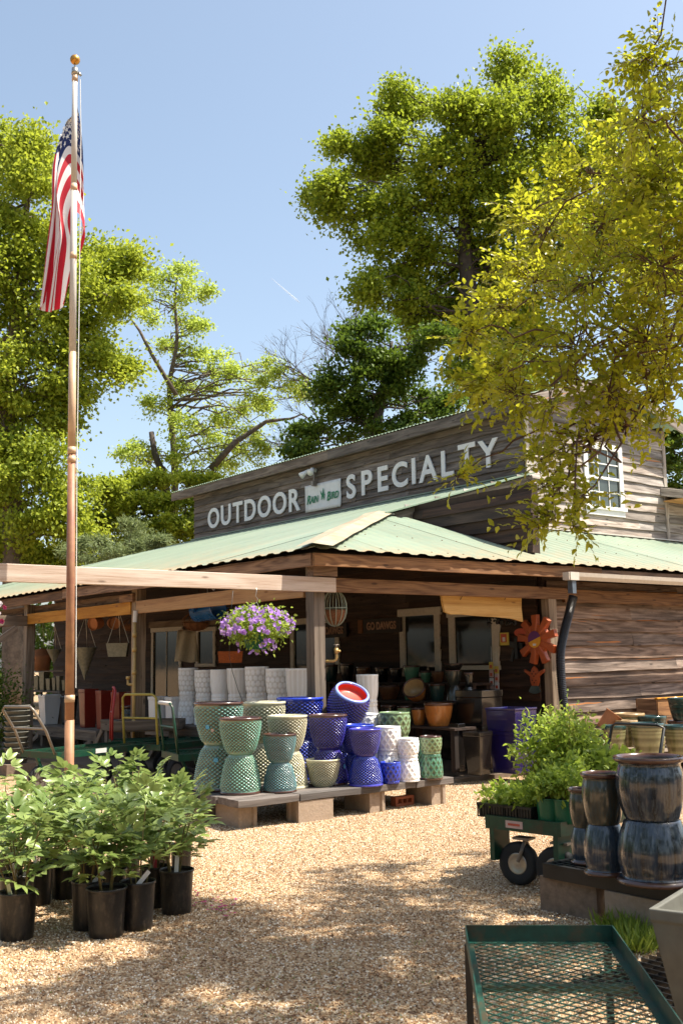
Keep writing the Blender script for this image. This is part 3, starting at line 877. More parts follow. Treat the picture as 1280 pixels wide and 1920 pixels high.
def put_text(name, s, pos, R, height, parent, mat, wscale=1.0, extrude=0.01, shear=0.0, bold=0.0, off=Vector((0, 0, 0)), tilt=0.0):
    me, ext = text_mesh(s, 1.0, extrude, shear, bold)
    me.materials.clear(); me.materials.append(mat)
    o = link(name, me, parent)
    k = height / ext[1]
    o.matrix_local = Matrix.Translation(Vector(pos) - off) @ R.to_4x4() @ Matrix.Rotation(tilt, 4, 'Z') @ Matrix.Diagonal((k * wscale, k, 1, 1))
    return o, ext[0] * k * wscale
SG = thing('shop_sign', 'large white letters reading OUTDOOR SPECIALTY across the upper wall', 'sign', (XS - 0.05, 17, 4.5))
so = Vector(SG.location)
LET = [('O', 144, 470), ('U', 191, 458), ('T', 236, 448), ('D', 283, 438), ('O', 337, 426), ('O', 395, 413), ('R', 452, 401),
       ('S', 667, 350), ('P', 727, 334), ('E', 788, 320), ('C', 852, 305), ('I', 905, 291), ('A', 960, 280), ('L', 1033, 262), ('T', 1107, 238), ('Y', 1188, 224)]
for ch, zx, zy in LET:
    p = onX(330 + zx / 2.032, 740 + zy / 2.032, XS - 0.055)
    put_text('letter', ch, p, RX, 0.49, SG, M['white_paint'], 1.02, 0.012, 0, 0.022, so)
BN = thing('banner', 'white banner with green bird logo between the two painted words', 'banner', onX(606, 930, XS - 0.06))
bo = Vector(BN.location)
c4 = [onX(571.5, 912, XS - 0.06), onX(638.6, 896.5, XS - 0.06), onX(638.6, 949.5, XS - 0.06), onX(572.6, 961.5, XS - 0.06)]
m = MB(); vs = []; nn = 8
for i in range(nn + 1):
    for j in range(nn + 1):
        a = c4[0].lerp(c4[1], i / nn); b = c4[3].lerp(c4[2], i / nn); p = a.lerp(b, j / nn) - bo
        p.x += 0.008 * math.sin(i * 1.3) * math.sin(j * 0.9)
        vs.append(p)
m.add(vs, [(i * (nn + 1) + j, i * (nn + 1) + j + 1, (i + 1) * (nn + 1) + j + 1, (i + 1) * (nn + 1) + j) for i in range(nn) for j in range(nn)])
o = m.build('cloth', M['white_paint'], BN, True)
sol = o.modifiers.new('thick', 'SOLIDIFY'); sol.thickness = 0.004
for s, zx, zy, hh in (('R', 505, 402, 0.19), ('AIN', 526, 399, 0.145), ('B', 581, 386, 0.19), ('IRD', 604, 381, 0.145)):
    p = onX(330 + zx / 2.032, 740 + zy / 2.032, XS - 0.078)
    put_text('lettering', s, p, RX, hh, BN, M['logo_green'], .80, 0.002, 0.25, 0.02, bo)
# bird emblem
m = MB(); c = onX(330 + 558 / 2.032, 740 + 383 / 2.032, XS - 0.082) - bo
def q(u, v): return (c.x, c.y - u, c.z + v)
bird = [[(0, -.02), (.05, .0), (.03, .05), (.0, .06), (-.03, .03)], [(-.02, .03), (-.085, .12), (-.07, .05), (-.045, .0)], [(.0, .05), (.01, .16), (.04, .10), (.04, .03)],
        [(.03, .0), (.08, -.01), (.05, .03)], [(-.03, .03), (-.06, -.10), (-.02, -.08), (.01, -.02)], [(0, -.02), (.05, -.12), (.055, -.05), (.04, 0)]]
for poly in bird:
    n = len(poly); m.add([q(*p) for p in poly], [tuple(range(n))])
m.build('bird_emblem', M['logo_green'], BN)
FL = thing('floodlight', 'white twin floodlight on the wall just above the banner', 'floodlight', onX(591, 882, XS - 0.05))
fo = Vector(FL.location)
m = MB(); m.tube([(0.0, 0, 0), (-0.10, 0, 0.0)], 0.055, 12); m.build('base', M['white_paint'], FL)
for dy, tz in ((0.13, -0.05), (-0.13, -0.03)):
    m = MB(); m.tube([(-0.08, 0, 0), (-0.12, dy * 0.6, 0.0)], 0.018, 8)
    m.tube([(-0.10, dy * 0.6, 0.02), (-0.17, dy, tz), (-0.26, dy * 1.25, tz - 0.07)], [0.03, 0.045, 0.075], 12)
    m.build('lamp_head', M['white_paint'], FL, True)
m = MB(); m.tube([(-0.05, -0.02, -0.05), (-0.06, -0.03, -0.28)], 0.022, 8); m.box((-0.08, -0.05, -0.30), (0.10, 0.07, 0.10)); m.build('junction_box', M['grey_metal'], FL)

# ================================================================== POTS
def glaze(name, col, valley, rough=0.14, streak=None, fleck=0.25, coat=0.6):
    t = NT(name)
    if max(col) < .6: col = tuple(c * .88 for c in col)
    a = t.n('Attribute', attribute_name='relief')
    v = t.mp((1, 1, 1), 9.0)
    n = t.noise(v, 6, 5, 0.65); n2 = t.noise(v, 90, 3, 0.7)
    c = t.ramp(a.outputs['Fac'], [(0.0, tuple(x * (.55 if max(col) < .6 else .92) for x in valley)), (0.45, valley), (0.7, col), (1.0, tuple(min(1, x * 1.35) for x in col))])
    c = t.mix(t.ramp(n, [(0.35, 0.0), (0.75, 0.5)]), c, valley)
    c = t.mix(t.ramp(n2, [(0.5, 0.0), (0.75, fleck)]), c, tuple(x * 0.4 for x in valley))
    if streak:
        vs = t.n('VectorMath', operation='MULTIPLY'); t.l(v, vs.inputs[0]); vs.inputs[1].default_value = (16, 16, 1.2)
        sn = t.noise(vs.outputs[0], 1.0, 4, 0.6)
        c = t.mix(t.ramp(sn, [(0.48, 0.0), (0.68, 0.8)]), c, streak)
    t.color(c)
    t.l(t.ramp(n2, [(0.2, rough), (0.8, rough + 0.12)]), t.b.inputs['Roughness'])
    t.set(Coat_Weight=coat, Coat_Roughness=0.06)
    t.bump(n2, 0.08, 0.003)
    return t.m
G = {}
BROWN = (0.10, 0.04, 0.02)
G['teal'] = glaze('teal_glaze', (0.15, 0.37, 0.32), (0.17, 0.18, 0.11))
G['sea'] = glaze('sea_green_glaze', (0.19, 0.47, 0.37), (0.15, 0.16, 0.09))
G['petrol'] = glaze('petrol_blue_glaze', (0.10, 0.29, 0.32), (0.11, 0.11, 0.09))
G['cream'] = glaze('cream_glaze', (0.595, 0.56, 0.40), (0.34, 0.32, 0.20), fleck=0.15)
G['cobalt'] = glaze('cobalt_glaze', (0.02, 0.055, 0.52), (0.015, 0.012, 0.13), fleck=0.1)
G['violet'] = glaze('violet_blue_glaze', (0.045, 0.045, 0.42), (0.03, 0.014, 0.08), fleck=0.1)
G['white'] = glaze('white_stoneware_glaze', (0.84, 0.82, 0.80), (0.76, 0.74, 0.71), 0.35, fleck=0.05, coat=0.2)
G['offwhite'] = glaze('matt_white_glaze', (0.84, 0.81, 0.78), (0.78, 0.75, 0.71), 0.45, fleck=0.05, coat=0.1)
G['green'] = glaze('moss_green_glaze', (0.20, 0.30, 0.15), (0.12, 0.15, 0.07))
G['jade'] = glaze('jade_green_glaze', (0.08, 0.22, 0.13), (0.05, 0.09, 0.05))
G['rim'] = glaze('brown_rim_glaze', (0.07, 0.03, 0.02), (0.05, 0.02, 0.015), fleck=0.0)
G['bluerim'] = glaze('pale_blue_rim_glaze', (0.22, 0.30, 0.75), (0.2, 0.3, 0.7), 0.2, fleck=0.0)
G['red'] = glaze('orange_red_inner_glaze', (0.50, 0.028, 0.006), (0.42, 0.02, 0.005), 0.4, fleck=0.0, coat=0.2)
G['inner'] = glaze('dark_pot_interior', (0.05, 0.04, 0.035), (0.03, 0.02, 0.02), 0.5, coat=0.1)
G['dark'] = glaze('black_brown_glaze', (0.012, 0.010, 0.009), (0.01, 0.008, 0.007), 0.10)
G['olive'] = glaze('olive_glaze', (0.25, 0.24, 0.12), (0.12, 0.11, 0.05), 0.18)
G['darkteal'] = glaze('dark_teal_glaze', (0.02, 0.055, 0.05), (0.02, 0.03, 0.025), 0.1)
G['amber'] = glaze('amber_glaze', (0.50, 0.17, 0.035), (0.24, 0.08, 0.02), 0.15)
G['brown'] = glaze('brown_glaze', (0.13, 0.05, 0.02), (0.07, 0.03, 0.015), 0.15)
G['oxblood'] = glaze('oxblood_glaze', (0.26, 0.025, 0.014), (0.14, 0.014, 0.009), 0.25, coat=.3)
G['navy'] = glaze('dark_navy_glaze', (0.012, 0.010, 0.09), (0.02, 0.01, 0.04), 0.12)
G['river'] = glaze('streaky_blue_grey_glaze', (0.022, 0.035, 0.055), (0.012, 0.014, 0.018), 0.10, streak=(0.07, 0.085, 0.095))
G['smoke'] = glaze('streaky_smoke_green_glaze', (0.045, 0.04, 0.028), (0.018, 0.016, 0.012), 0.12, streak=(0.02, 0.045, 0.05))
G['terra'] = M['terracotta']
G['tan'] = glaze('tan_glaze', (0.42, 0.28, 0.13), (0.25, 0.15, 0.07), 0.3)

def densify(prof, m):
    out = []
    for (r0, z0), (r1, z1) in zip(prof[:-1], prof[1:]):
        k = max(1, int(round(math.hypot(r1 - r0, z1 - z0) * m)))
        for i in range(k): out.append((r0 + (r1 - r0) * i / k, z0 + (z1 - z0) * i / k))
    out.append(prof[-1]); return out
def smoothprof(prof, n=6):
    P = [Vector((r, 0, z)) for r, z in prof]
    return [(max(0, p.x), p.z) for p in catmull(P, n)]
PROF = {
    'tulip': ([(0.55, 0.0), (0.60, 0.04), (0.73, 0.22), (0.85, 0.48), (0.93, 0.74), (0.965, 0.93)], [(1.0, 0.945), (1.01, 0.975), (0.985, 1.0), (0.93, 1.0)], [(0.90, 0.93), (0.80, 0.5), (0.55, 0.10), (0.0, 0.08)]),
    'crate': ([(0.80, 0.0), (0.86, 0.02), (0.86, 0.10), (0.82, 0.13), (0.92, 0.30), (0.98, 0.6), (0.985, 0.93)], [(1.0, 0.95), (1.0, 0.985), (0.98, 1.0), (0.92, 1.0)], [(0.90, 0.93), (0.86, 0.5), (0.74, 0.12), (0.0, 0.10)]),
    'egg': ([(0.62, 0.0), (0.72, 0.05), (0.93, 0.30), (1.0, 0.55), (0.97, 0.80), (0.88, 0.94)], [(0.89, 0.97), (0.86, 1.0), (0.76, 1.0)], [(0.76, 0.95), (0.74, 0.8), (0.5, 0.775), (0.0, 0.77)]),
    'barrel': ([(0.66, 0.0), (0.73, 0.02), (0.86, 0.22), (0.94, 0.48), (0.93, 0.70), (0.86, 0.86), (0.87, 0.90), (0.90, 0.91)], [(0.99, 0.945), (1.0, 0.975), (0.97, 1.0), (0.88, 1.0)], [(0.83, 0.94), (0.82, 0.6), (0.62, 0.10), (0.0, 0.08)]),
    'bowl': ([(0.60, 0.0), (0.66, 0.03), (0.82, 0.35), (0.93, 0.7), (0.96, 0.88)], [(1.0, 0.90), (1.01, 0.96), (0.98, 1.0), (0.90, 1.0)], [(0.87, 0.92), (0.80, 0.5), (0.55, 0.10), (0.0, 0.08)]),
    'nursery': ([(0.80, 0.0), (0.82, 0.01), (0.95, 0.93), (0.955, 0.94)], [(1.0, 0.945), (1.0, 0.99), (0.985, 1.0), (0.95, 1.0)], [(0.94, 0.95), (0.93, 0.86), (0.5, 0.86), (0.0, 0.86)]),
}
_pots = {}
def pot_mesh(shape, relief, outer, rim, inner):
    key = (shape, relief, outer, rim, inner)
    if key in _pots: return _pots[key]
    o, r, i_ = PROF[shape]
    fine = relief in ('scale', 'lattice', 'hex')
    op = smoothprof(o, 9 if fine else 5); rp = r; ip = i_
    if shape == 'nursery': op = densify(o, 6)
    if fine: op = densify(op, 62)
    prof = [(0.0, 0.0)] + op + rp + ip
    n = (156 if relief == 'scale' else 112) if fine else 40
    no = len(op) + 1
    vals = []
    def fn(a, i, rr, z):
        if i == 0 or i >= no: vals.append(1.0); return 0.0
        e = min(1.0, (z - 0.04) * 14) if z > 0.04 else 0.0
        e2 = min(1.0, max(0.0, (0.92 - z) * 14)); e *= e2
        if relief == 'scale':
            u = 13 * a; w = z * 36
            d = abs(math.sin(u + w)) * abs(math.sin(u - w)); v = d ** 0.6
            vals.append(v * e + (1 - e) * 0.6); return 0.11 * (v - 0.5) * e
        if relief == 'lattice':
            u = 13 * a; w = z * 8.5
            d = max(0, abs(math.sin(u * 0.5 + w)) ** 5, abs(math.sin(u * 0.5 - w)) ** 5)
            vals.append(0.35 + 0.65 * d * e + (1 - e) * 0.3); return 0.05 * d * e
        if relief == 'hex':
            u = a * 14 / (2 * math.pi); w = z * 5.5
            q = u - 0.5 * (int(w) % 2); fx = (q % 1) - 0.5; fz = (w % 1) - 0.5
            d = max(abs(fz), abs(fx) * 0.87 + abs(fz) * 0.5)
            v = 0.0 if d > 0.43 else 1.0
            vals.append(0.2 + 0.8 * v * e + (1 - e) * 0.6); return 0.03 * (v - 1) * e
        if relief == 'flute':
            v = 0.5 + 0.5 * math.cos(14 * a); vals.append(0.4 + 0.6 * v); return 0.03 * (v - 1) * e
        if relief == 'ring':
            v = 0.5 + 0.5 * math.cos(z * 60); vals.append(0.3 + 0.7 * v); return 0.02 * (v - 1) * e
        vals.append(1.0); return 0.0
    m = MB(); m.lathe(prof, n, fn=fn)
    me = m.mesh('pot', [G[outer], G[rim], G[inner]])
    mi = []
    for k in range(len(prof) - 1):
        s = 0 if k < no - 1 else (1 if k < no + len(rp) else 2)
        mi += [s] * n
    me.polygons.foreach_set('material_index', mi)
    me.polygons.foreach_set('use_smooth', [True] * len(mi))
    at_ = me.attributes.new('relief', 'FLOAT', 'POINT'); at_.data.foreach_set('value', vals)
    _pots[key] = me; return me

def pot(label, name, shape, relief, outer, rim, inner, loc, r, h, inv=False, group=None, tilt=None, cat='pot'):
    me = pot_mesh(shape, relief, outer, rim, inner)
    o = bpy.data.objects.new(name, me); COL.objects.link(o)
    o.scale = (r, r, h)
    if tilt is not None:
        o.rotation_euler = tilt; o.location = loc
    elif inv:
        o.rotation_euler = (math.pi, 0, random.uniform(0, 6)); o.location = (loc[0], loc[1], loc[2] + h)
    else:
        o.rotation_euler = (0, 0, random.uniform(0, 6)); o.location = loc
    tag(o, label, cat, group)
    return o
def fit(cx, yb, w, zb, base=0.75):
    """where a round pot stands whose lowest front edge shows at (cx, yb) on the level zb"""
    p = onZ(cx, yb, zb); D = depth(p); r = w / 2 * D / FPX
    d = Vector((p.x, p.y, 0)).normalized(); q = p + d * r * base
    D2 = depth(q); r = w / 2 * D2 / FPX
    return q, r, D2
def pair(lab_top, lab_low, shape, relief, g1, g2, rim, cx, w, yt, ym, yb, zb, wlow=None, group=None, lowcx=None, inner='inner', name='glazed_pot'):
    q, r, D = fit(cx, yb, w, zb, 0.75)
    hl = (yb - ym) * D / FPX; ht = (ym - yt) * D / FPX
    rl = (wlow or w) / 2 * D / FPX
    lo = pot(lab_low, name, shape, relief, g2, rim, inner, (q.x, q.y, zb), rl, hl, True, group)
    hi = pot(lab_top, name, shape, relief, g1, rim, inner, (q.x, q.y, zb + hl), r, ht, False, group)
    return lo, hi, q, r, D
def sticker(parent_pot, px, py, rr=0.022, mat='sticker_blue', square=False):
    """price sticker on the camera side of a pot, placed by where it shows on the pot's outer wall"""
    o = parent_pot; c = Vector(o.location); sc = Vector(o.scale)
    inv = abs(o.rotation_euler[0]) > 3
    r = ray(px, py)
    # intersect with vertical cylinder of local radius at that height
    d2 = Vector((r.x, r.y)); R = sc.x * 0.9
    for _ in range(4):
        a = d2.dot(d2); b = -2 * d2.dot(Vector((c.x, c.y))); cc = c.x ** 2 + c.y ** 2 - R * R
        disc = b * b - 4 * a * cc
        if disc < 0: return
        t = (-b - math.sqrt(disc)) / (2 * a); z = EYE + r.z * t
        f = ((c.z - z) if inv else (z - c.z)) / sc.z
        P = PROF['tulip'][0]; f = min(max(f, 0), 0.93)
        for (r0, z0), (r1, z1) in zip(P[:-1], P[1:]):
            if z0 <= f <= z1: R = sc.x * (r0 + (r1 - r0) * (f - z0) / (z1 - z0)); break
    p = Vector((r.x * t, r.y * t, z)); nrm = Vector((p.x - c.x, p.y - c.y, 0)).normalized()
    m = MB(); side = Vector((-nrm.y, nrm.x, 0)); n = 4 if square else 12
    vs = []
    for L in (0.008, 0.0105):
        for k in range(n):
            a = 2 * math.pi * (k + 0.5) / n
            vs.append(p + nrm * L + side * rr * math.cos(a) + Vector((0, 0, rr * math.sin(a))))
    m.add(vs, [tuple(range(n, 2 * n)), tuple(range(n - 1, -1, -1))] + [(k, (k + 1) % n, n + (k + 1) % n, n + k) for k in range(n)])
    bpy.context.view_layer.update()
    s = m.build('price_sticker', M[mat], o); s.matrix_parent_inverse = o.matrix_world.inverted()

# ---- cinder blocks, brick and timber bench
def block_mesh(mat):
    m = MB()
    L, W_ = 0.39, 0.19
    a, b = L / 2, W_ / 2
    pl = [(-a, -b), (a, -b), (a, -b + .035), (a - .018, -b + .045), (a - .018, b - .045), (a, b - .035), (a, b), (-a, b), (-a, b - .035), (-a + .018, b - .045), (-a + .018, -b + .045), (-a, -b + .035)]
    m.prism(pl, 0.0, 0.19)
    me = m.mesh('concrete_block', mat); return me
BM1 = block_mesh(M['concrete']); BM2 = block_mesh(M['concrete_dark'])
def cblock(label, x, y, rz, me=BM1, z=0.0, group='concrete blocks under the timber bench'):
    o = link('concrete_block', me, None, (x, y, z), (0, 0, rz)); tag(o, label, 'block', group); return o
cblock('tan concrete block standing end-on under the corner of the timber bench nearest the leafy pots', 5.15, 8.20, math.pi / 2)
cblock('tan concrete block lying with its long face out, second under the timber bench', 5.80, 7.97, 0)
cblock('concrete block with a grooved end, third under the timber bench beside the red brick', 6.55, 8.10, math.pi / 2)
cblock('concrete block under the bench end by the green lattice pots', 7.32, 8.07, math.pi / 2)
cblock('shaded brown concrete block set back behind the bench corner by the peony pots', 5.05, 8.62, math.pi / 2 + .05, BM2)
def brick():
    p = onZ(759, 1512); t = thing('red_brick', 'red three-hole brick lying on the gravel beneath the timber bench', 'brick', (p.x + .02, p.y + 0.06, 0), 0.03)
    m = MB(); L, H_, D_ = 0.245, 0.095, 0.075
    xs = [-L / 2, -0.092, -0.035, -0.026, 0.026, 0.035, 0.092, L / 2]
    # frame of bars round three openings
    m.box((0, 0, 0.014), (L, D_, 0.028)); m.box((0, 0, H_ - 0.012), (L, D_, 0.024))
    for c, w in ((-L / 2 + .014, .028), (-0.031, .012), (0.031, .012), (L / 2 - .014, .028)):
        m.box((c, 0, H_ / 2 + .002), (w, D_ - .001, H_ - .052 + .0))
    m.box((0, 0.02, H_ / 2), (L - .05, 0.01, H_ - .05))
    m.build('brick_body', M['brick'], t)
brick()
BZ = 0.255
TB = thing('timber_bench', 'low bench of grey timbers on concrete blocks holding the glazed pots', 'bench', (6.2, 8.3, 0.19))
def TBp(a, b, w, t, nm='timber'):
    plank(nm, a, b, w, t, M['bench'], TB, (0, 0, 1), Vector(TB.location), 0.004, 5)
yy = 7.88
for k in range(5):
    x1 = 7.50 + random.uniform(-.02, .02)
    if k == 0:
        TBp((4.97, 7.97, 0.222), (5.62, 7.97, 0.222), 0.062, 0.185); TBp((5.624, 7.96, 0.224), (6.56, 7.96, 0.224), 0.062, 0.185); TBp((6.564, 7.965, 0.222), (7.02, 7.965, 0.222), 0.062, 0.185); TBp((7.024, 7.955, 0.222), (7.52, 7.955, 0.222), 0.062, 0.185)
    else:
        TBp((4.99 + random.uniform(-.02, .02), 7.97 + k * .19, 0.222), (x1, 7.97 + k * .19, 0.222), 0.062, 0.183)

gb_ = 'glazed pots stacked on the timber bench'
lo, hi, q, r, D = pair('large teal scale-patterned pot upright on its twin at the left end of the bench', 'large teal scale-patterned pot upside down under its twin behind the leafy pots',
     'tulip', 'scale', 'teal', 'teal', 'rim', 410, 92, 1327, 1404, 1484, BZ, 92, gb_)
sticker(hi, 390, 1363); sticker(hi, 399, 1369, 0.018, 'pink_paper', True); sticker(lo, 405, 1425); sticker(lo, 423, 1423, 0.018, 'tag_white', True)
lo, hi, q, r, D = pair('sea green scaled pot upright, front of the bench beside the small petrol one', 'sea green scaled pot upside down at the front corner of the bench', 'tulip', 'scale', 'sea', 'sea', 'rim', 451, 79, 1355, 1421, 1491, BZ, 76, gb_)
pair('small petrol blue-green scaled pot upright on another, front of bench', 'small petrol blue-green scaled pot upside down beneath its match', 'tulip', 'scale', 'petrol', 'petrol', 'rim', 525, 62, 1383, 1435, 1487, BZ, 62, gb_)
pair('large cream scaled pot upright behind the sea green one', 'large cream scaled pot upside down mostly hidden behind the greens', 'tulip', 'scale', 'cream', 'cream', 'cream', 495, 82, 1325, 1399, 1470, BZ, 82, gb_)
pair('cream scaled pot upright between the petrol pot and the blue ones', 'cream scaled pot upside down behind the petrol pot', 'tulip', 'scale', 'cream', 'cream', 'cream', 540, 74, 1350, 1414, 1480, BZ, 74, gb_)
q, r, D = fit(606, 1477, 63, BZ)
pot('small cream scaled pot standing alone at the bench front between petrol and blue stacks', 'glazed_pot', 'tulip', 'scale', 'cream', 'cream', 'inner', (q.x, q.y, BZ), r, 49 * D / FPX, group=gb_)
pair('large cobalt scaled pot upright in the back row beside the post', 'large cobalt scaled pot upside down in the back row', 'tulip', 'scale', 'cobalt', 'cobalt', 'cobalt', 564, 87, 1317, 1392, 1463, BZ, 84, gb_)
lo, hi, q, r, D = pair('violet blue scaled pot upright in the middle of the bench', 'violet blue scaled pot upside down behind the small cream pot', 'tulip', 'scale', 'violet', 'violet', 'rim', 616, 72, 1348, 1411, 1473, BZ, 72, gb_)
sticker(hi, 644, 1383, 0.018, 'tag_white', True); sticker(lo, 644, 1437)
pair('violet blue scaled pot upright at the bench front edge', 'cobalt scaled pot upside down at the bench front edge', 'tulip', 'scale', 'violet', 'cobalt', 'violet', 686, 60, 1373, 1423, 1475, BZ, 63, gb_)
lo, hi, q, r, D = pair('cobalt scaled pot upright behind the front violet stack', 'cobalt scaled pot upside down behind the front violet stack', 'tulip', 'scale', 'cobalt', 'cobalt', 'cobalt', 670, 64, 1366, 1418, 1468, BZ, 60, gb_)
lo, hi, qk, rk, Dk = pair('tall cobalt scaled pot upright under the tilted blue pot', 'tall cobalt scaled pot upside down at the back below the tilted pot', 'tulip', 'scale', 'cobalt', 'cobalt', 'cobalt', 648, 62, 1345, 1400, 1458, BZ, 60, gb_)
# tilted egg pot with red inside
ek = at(641, 1352, Dk - 0.02)
o = pot('tilted blue pot with pale blue rim and bright orange-red inside', 'tilted_pot', 'egg', 'scale', 'violet', 'bluerim', 'red', ek, 36.5 * Dk / FPX, 66 * Dk / FPX, tilt=(0, 0, 0), group=None)
zax = (-VH * 0.50 + RH * 0.32 + Vector((0, 0, 0.86))).normalized()
o.rotation_euler = zax.to_track_quat('Z', 'Y').to_euler()
pair('white textured pot upright in the back row right of the tilted pot', 'white pot upside down behind the cobalt stack', 'crate', 'lattice', 'white', 'white', 'white', 689, 54, 1344, 1393, 1450, BZ, 52, gb_)
pair('white lattice pot upright behind the single small blue pot', 'white lattice pot upside down behind the small blue pot', 'crate', 'lattice', 'white', 'white', 'white', 729, 46, 1368, 1413, 1466, BZ, 46, gb_)
pair('wide moss green lattice pot upright in the back row', 'green lattice pot upside down behind the white stack', 'crate', 'lattice', 'green', 'jade', 'green', 741, 58, 1342, 1392, 1452, BZ, 46, gb_)
lo, hi, q, r, D = pair('small white lattice pot upright next to the last green stack', 'small white lattice pot upside down next to the last green stack', 'crate', 'lattice', 'white', 'white', 'white', 766, 40, 1389, 1424, 1466, BZ, 40, gb_)
lo, hi, q, r, D = pair('small moss green lattice pot upright at the far end of the bench', 'small jade lattice pot upside down at the far end of the bench', 'crate', 'lattice', 'green', 'jade', 'rim', 809, 40, 1385, 1417, 1462, BZ, 41, gb_)
sticker(hi, 801, 1406, 0.02, 'tag_white', True)
q, r, D = fit(732, 1470, 38, BZ)
pot('small cobalt lattice pot standing alone in front of the white stack', 'glazed_pot', 'crate', 'lattice', 'cobalt', 'cobalt', 'inner', (q.x, q.y, BZ), r, 38 * D / FPX, group=gb_)
q, r, D = fit(789, 1450, 34, BZ)
pot('jade pot half hidden behind the last two stacks of the bench', 'glazed_pot', 'crate', 'lattice', 'jade', 'jade', 'inner', (q.x, q.y, BZ), r, 50 * D / FPX, group=gb_)

# ---- tables under the porch
def table(label, x0, x1, y0, y1, z, nleg=3, mat='table_wood', name='display_table', planks=4):
    t = thing(name, label, 'table', ((x0 + x1) / 2, (y0 + y1) / 2, 0.1)); off = Vector(t.location)
    w = (x1 - x0) / planks
    for k in range(planks):
        plank('top_board', (x0 + w * (k + .5), y0, z - .02), (x0 + w * (k + .5), y1, z - .02), w - .006, 0.04, M[mat], t, (1, 0, 0), off)
    plank('apron', (x0 + .03, y0, z - .10), (x0 + .03, y1, z - .10), 0.12, 0.04, M[mat], t, (0, 0, 1), off)
    for i in range(nleg):
        y = y0 + 0.12 + (y1 - y0 - 0.24) * i / max(1, nleg - 1)
        for x in (x0 + .08, x1 - .08):
            plank('leg', (x, y, 0.1), (x, y, z - .041), 0.09, 0.09, M[mat], t, (0, 1, 0), off)
        plank('brace', (x0 + .02, y + .08, z - .16), (x0 + .02, y + .38, 0.16), 0.08, 0.03, M[mat], t, (0, 0, 1), off)
    return t
table('weathered table behind the corner post carrying the row of white pots', 6.95, 7.75, 9.25, 14.9, 0.62, 4)
table('long low weathered table under the porch with red and white planters', 6.95, 7.75, 15.05, 21.5, 0.44, 4)
# white pots
WX = 7.25
wl_ = [(353, 31, 'hex', 'leftmost white hexagon-pattern pot'), (384, 32, 'hex', 'white speckled pot with a blue sticker'), (413, 31, 'plain', 'plain white pot with folds'), (446, 34, 'flute', 'white fluted pot behind the hanging wire'),
       (482, 37, 'hex', 'white honeycomb pot under the petunias'), (521, 37, 'hex', 'white honeycomb pot second from the post'), (558, 36, 'flute', 'white pot right against the corner post')]
for cx, w, rel, lab in wl_:
    p = onX(cx, 1355, WX); D = depth(p); r = w / 2 * D / FPX * 1.2
    hh = 0.37 + random.uniform(-.012, .012)
    pot(lab + ', upside down in the lower tier', 'white_pot', 'crate', rel, 'offwhite', 'offwhite', 'offwhite', (p.x, p.y, 0.622), r, hh, True, 'white pots in two tiers on the porch table')
    o = pot(lab + ', upright in the upper tier', 'white_pot', 'crate', rel, 'offwhite', 'offwhite', 'inner', (p.x, p.y, 0.622 + hh), r, hh, False, 'white pots in two tiers on the porch table')
p = onX(628, 1290, WX); pot('white pot just right of the corner post behind the tilted blue pot', 'white_pot', 'crate', 'flute', 'offwhite', 'offwhite', 'inner', (7.8, 9.55, 0.945), 0.13, 0.33)
pot('white pot beneath the one right of the corner post', 'white_pot', 'crate', 'flute', 'offwhite', 'offwhite', 'inner', (7.8, 9.55, 0.62), 0.13, 0.325, True)

# square planters
def square_pot(label, loc, wt, wb, h, gl, rz=0.0, name='square_planter', group=None, flute=0, rim=0.025, parts=True):
    m = MB(); n = 4
    def ring(w, z, fl=0):
        P = []
        seg = 6 if fl else 1
        cs = [(-1, -1), (1, -1), (1, 1), (-1, 1)]
        for i in range(4):
            a, b = cs[i], cs[(i + 1) % 4]
            for k in range(seg):
                f = k / seg; x = a[0] + (b[0] - a[0]) * f; y = a[1] + (b[1] - a[1]) * f
                d = 1.0 - (0.05 if (fl and k % 2) else 0)
                P.append((x * w / 2 * d, y * w / 2 * d, z))
        return P
    rs = [ring(wb * .98, 0, flute), ring(wb, 0.01, flute), ring(wb + (wt - wb) * .5, h * .5, flute), ring(wt * .97, h * .9, flute), ring(wt * 1.0, h * .915), ring(wt, h), ring(wt - 2 * rim, h), ring(wt - 2.4 * rim, h * .85), ring(0.01, h * .8)]
    if flute:
        rs = [ring(wb * .98, 0, 1), ring(wb, 0.01, 1), ring(wb + (wt - wb) * .35, h * .4, 1), ring(wt * .95, h * .86, 1), ring(wt * 1.02, h * .9, 1), ring(wt * 1.02, h, 1), ring(wt - 2 * rim, h, 1), ring(wt - 2.4 * rim, h * .85, 1), ring(.01, h * .8, 1)]
    k = len(rs[0])
    if not flute: rs = [r_ for r_ in rs]
    vs = [v for r_ in rs for v in r_]; fs = [tuple(range(k - 1, -1, -1))]
    for i in range(len(rs) - 1):
        for j in range(k): fs.append((i * k + j, i * k + (j + 1) % k, (i + 1) * k + (j + 1) % k, (i + 1) * k + j))
    fs.append(tuple((len(rs) - 1) * k + j for j in range(k)))
    m.add(vs, fs)
    o = m.build(name, gl, None); o.location = loc; o.rotation_euler = (0, 0, rz)
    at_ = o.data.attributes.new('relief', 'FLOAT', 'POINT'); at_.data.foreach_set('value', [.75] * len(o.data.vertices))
    bv = o.modifiers.new('bevel', 'BEVEL'); bv.width = 0.006; bv.segments = 2
    tag(o, label, 'planter', group); return o
def sq_px(label, x0, x1, yt, yb, X, z, gl, tb=0.78, flute=0, group=None, rz=0.0):
    cx = (x0 + x1) / 2; p = onX(cx, yb, X); D = depth(p); w = (x1 - x0) * D / FPX / 1.38; h = (yb - yt) * D / FPX
    return square_pot(label, (p.x, p.y, z), w, w * tb, h, gl, rz, flute=flute, group=group)
sq_px('tall white square planter on the low table left of the red ones', 70, 115, 1302, 1356, 7.2, 0.442, G['white'], 0.72)
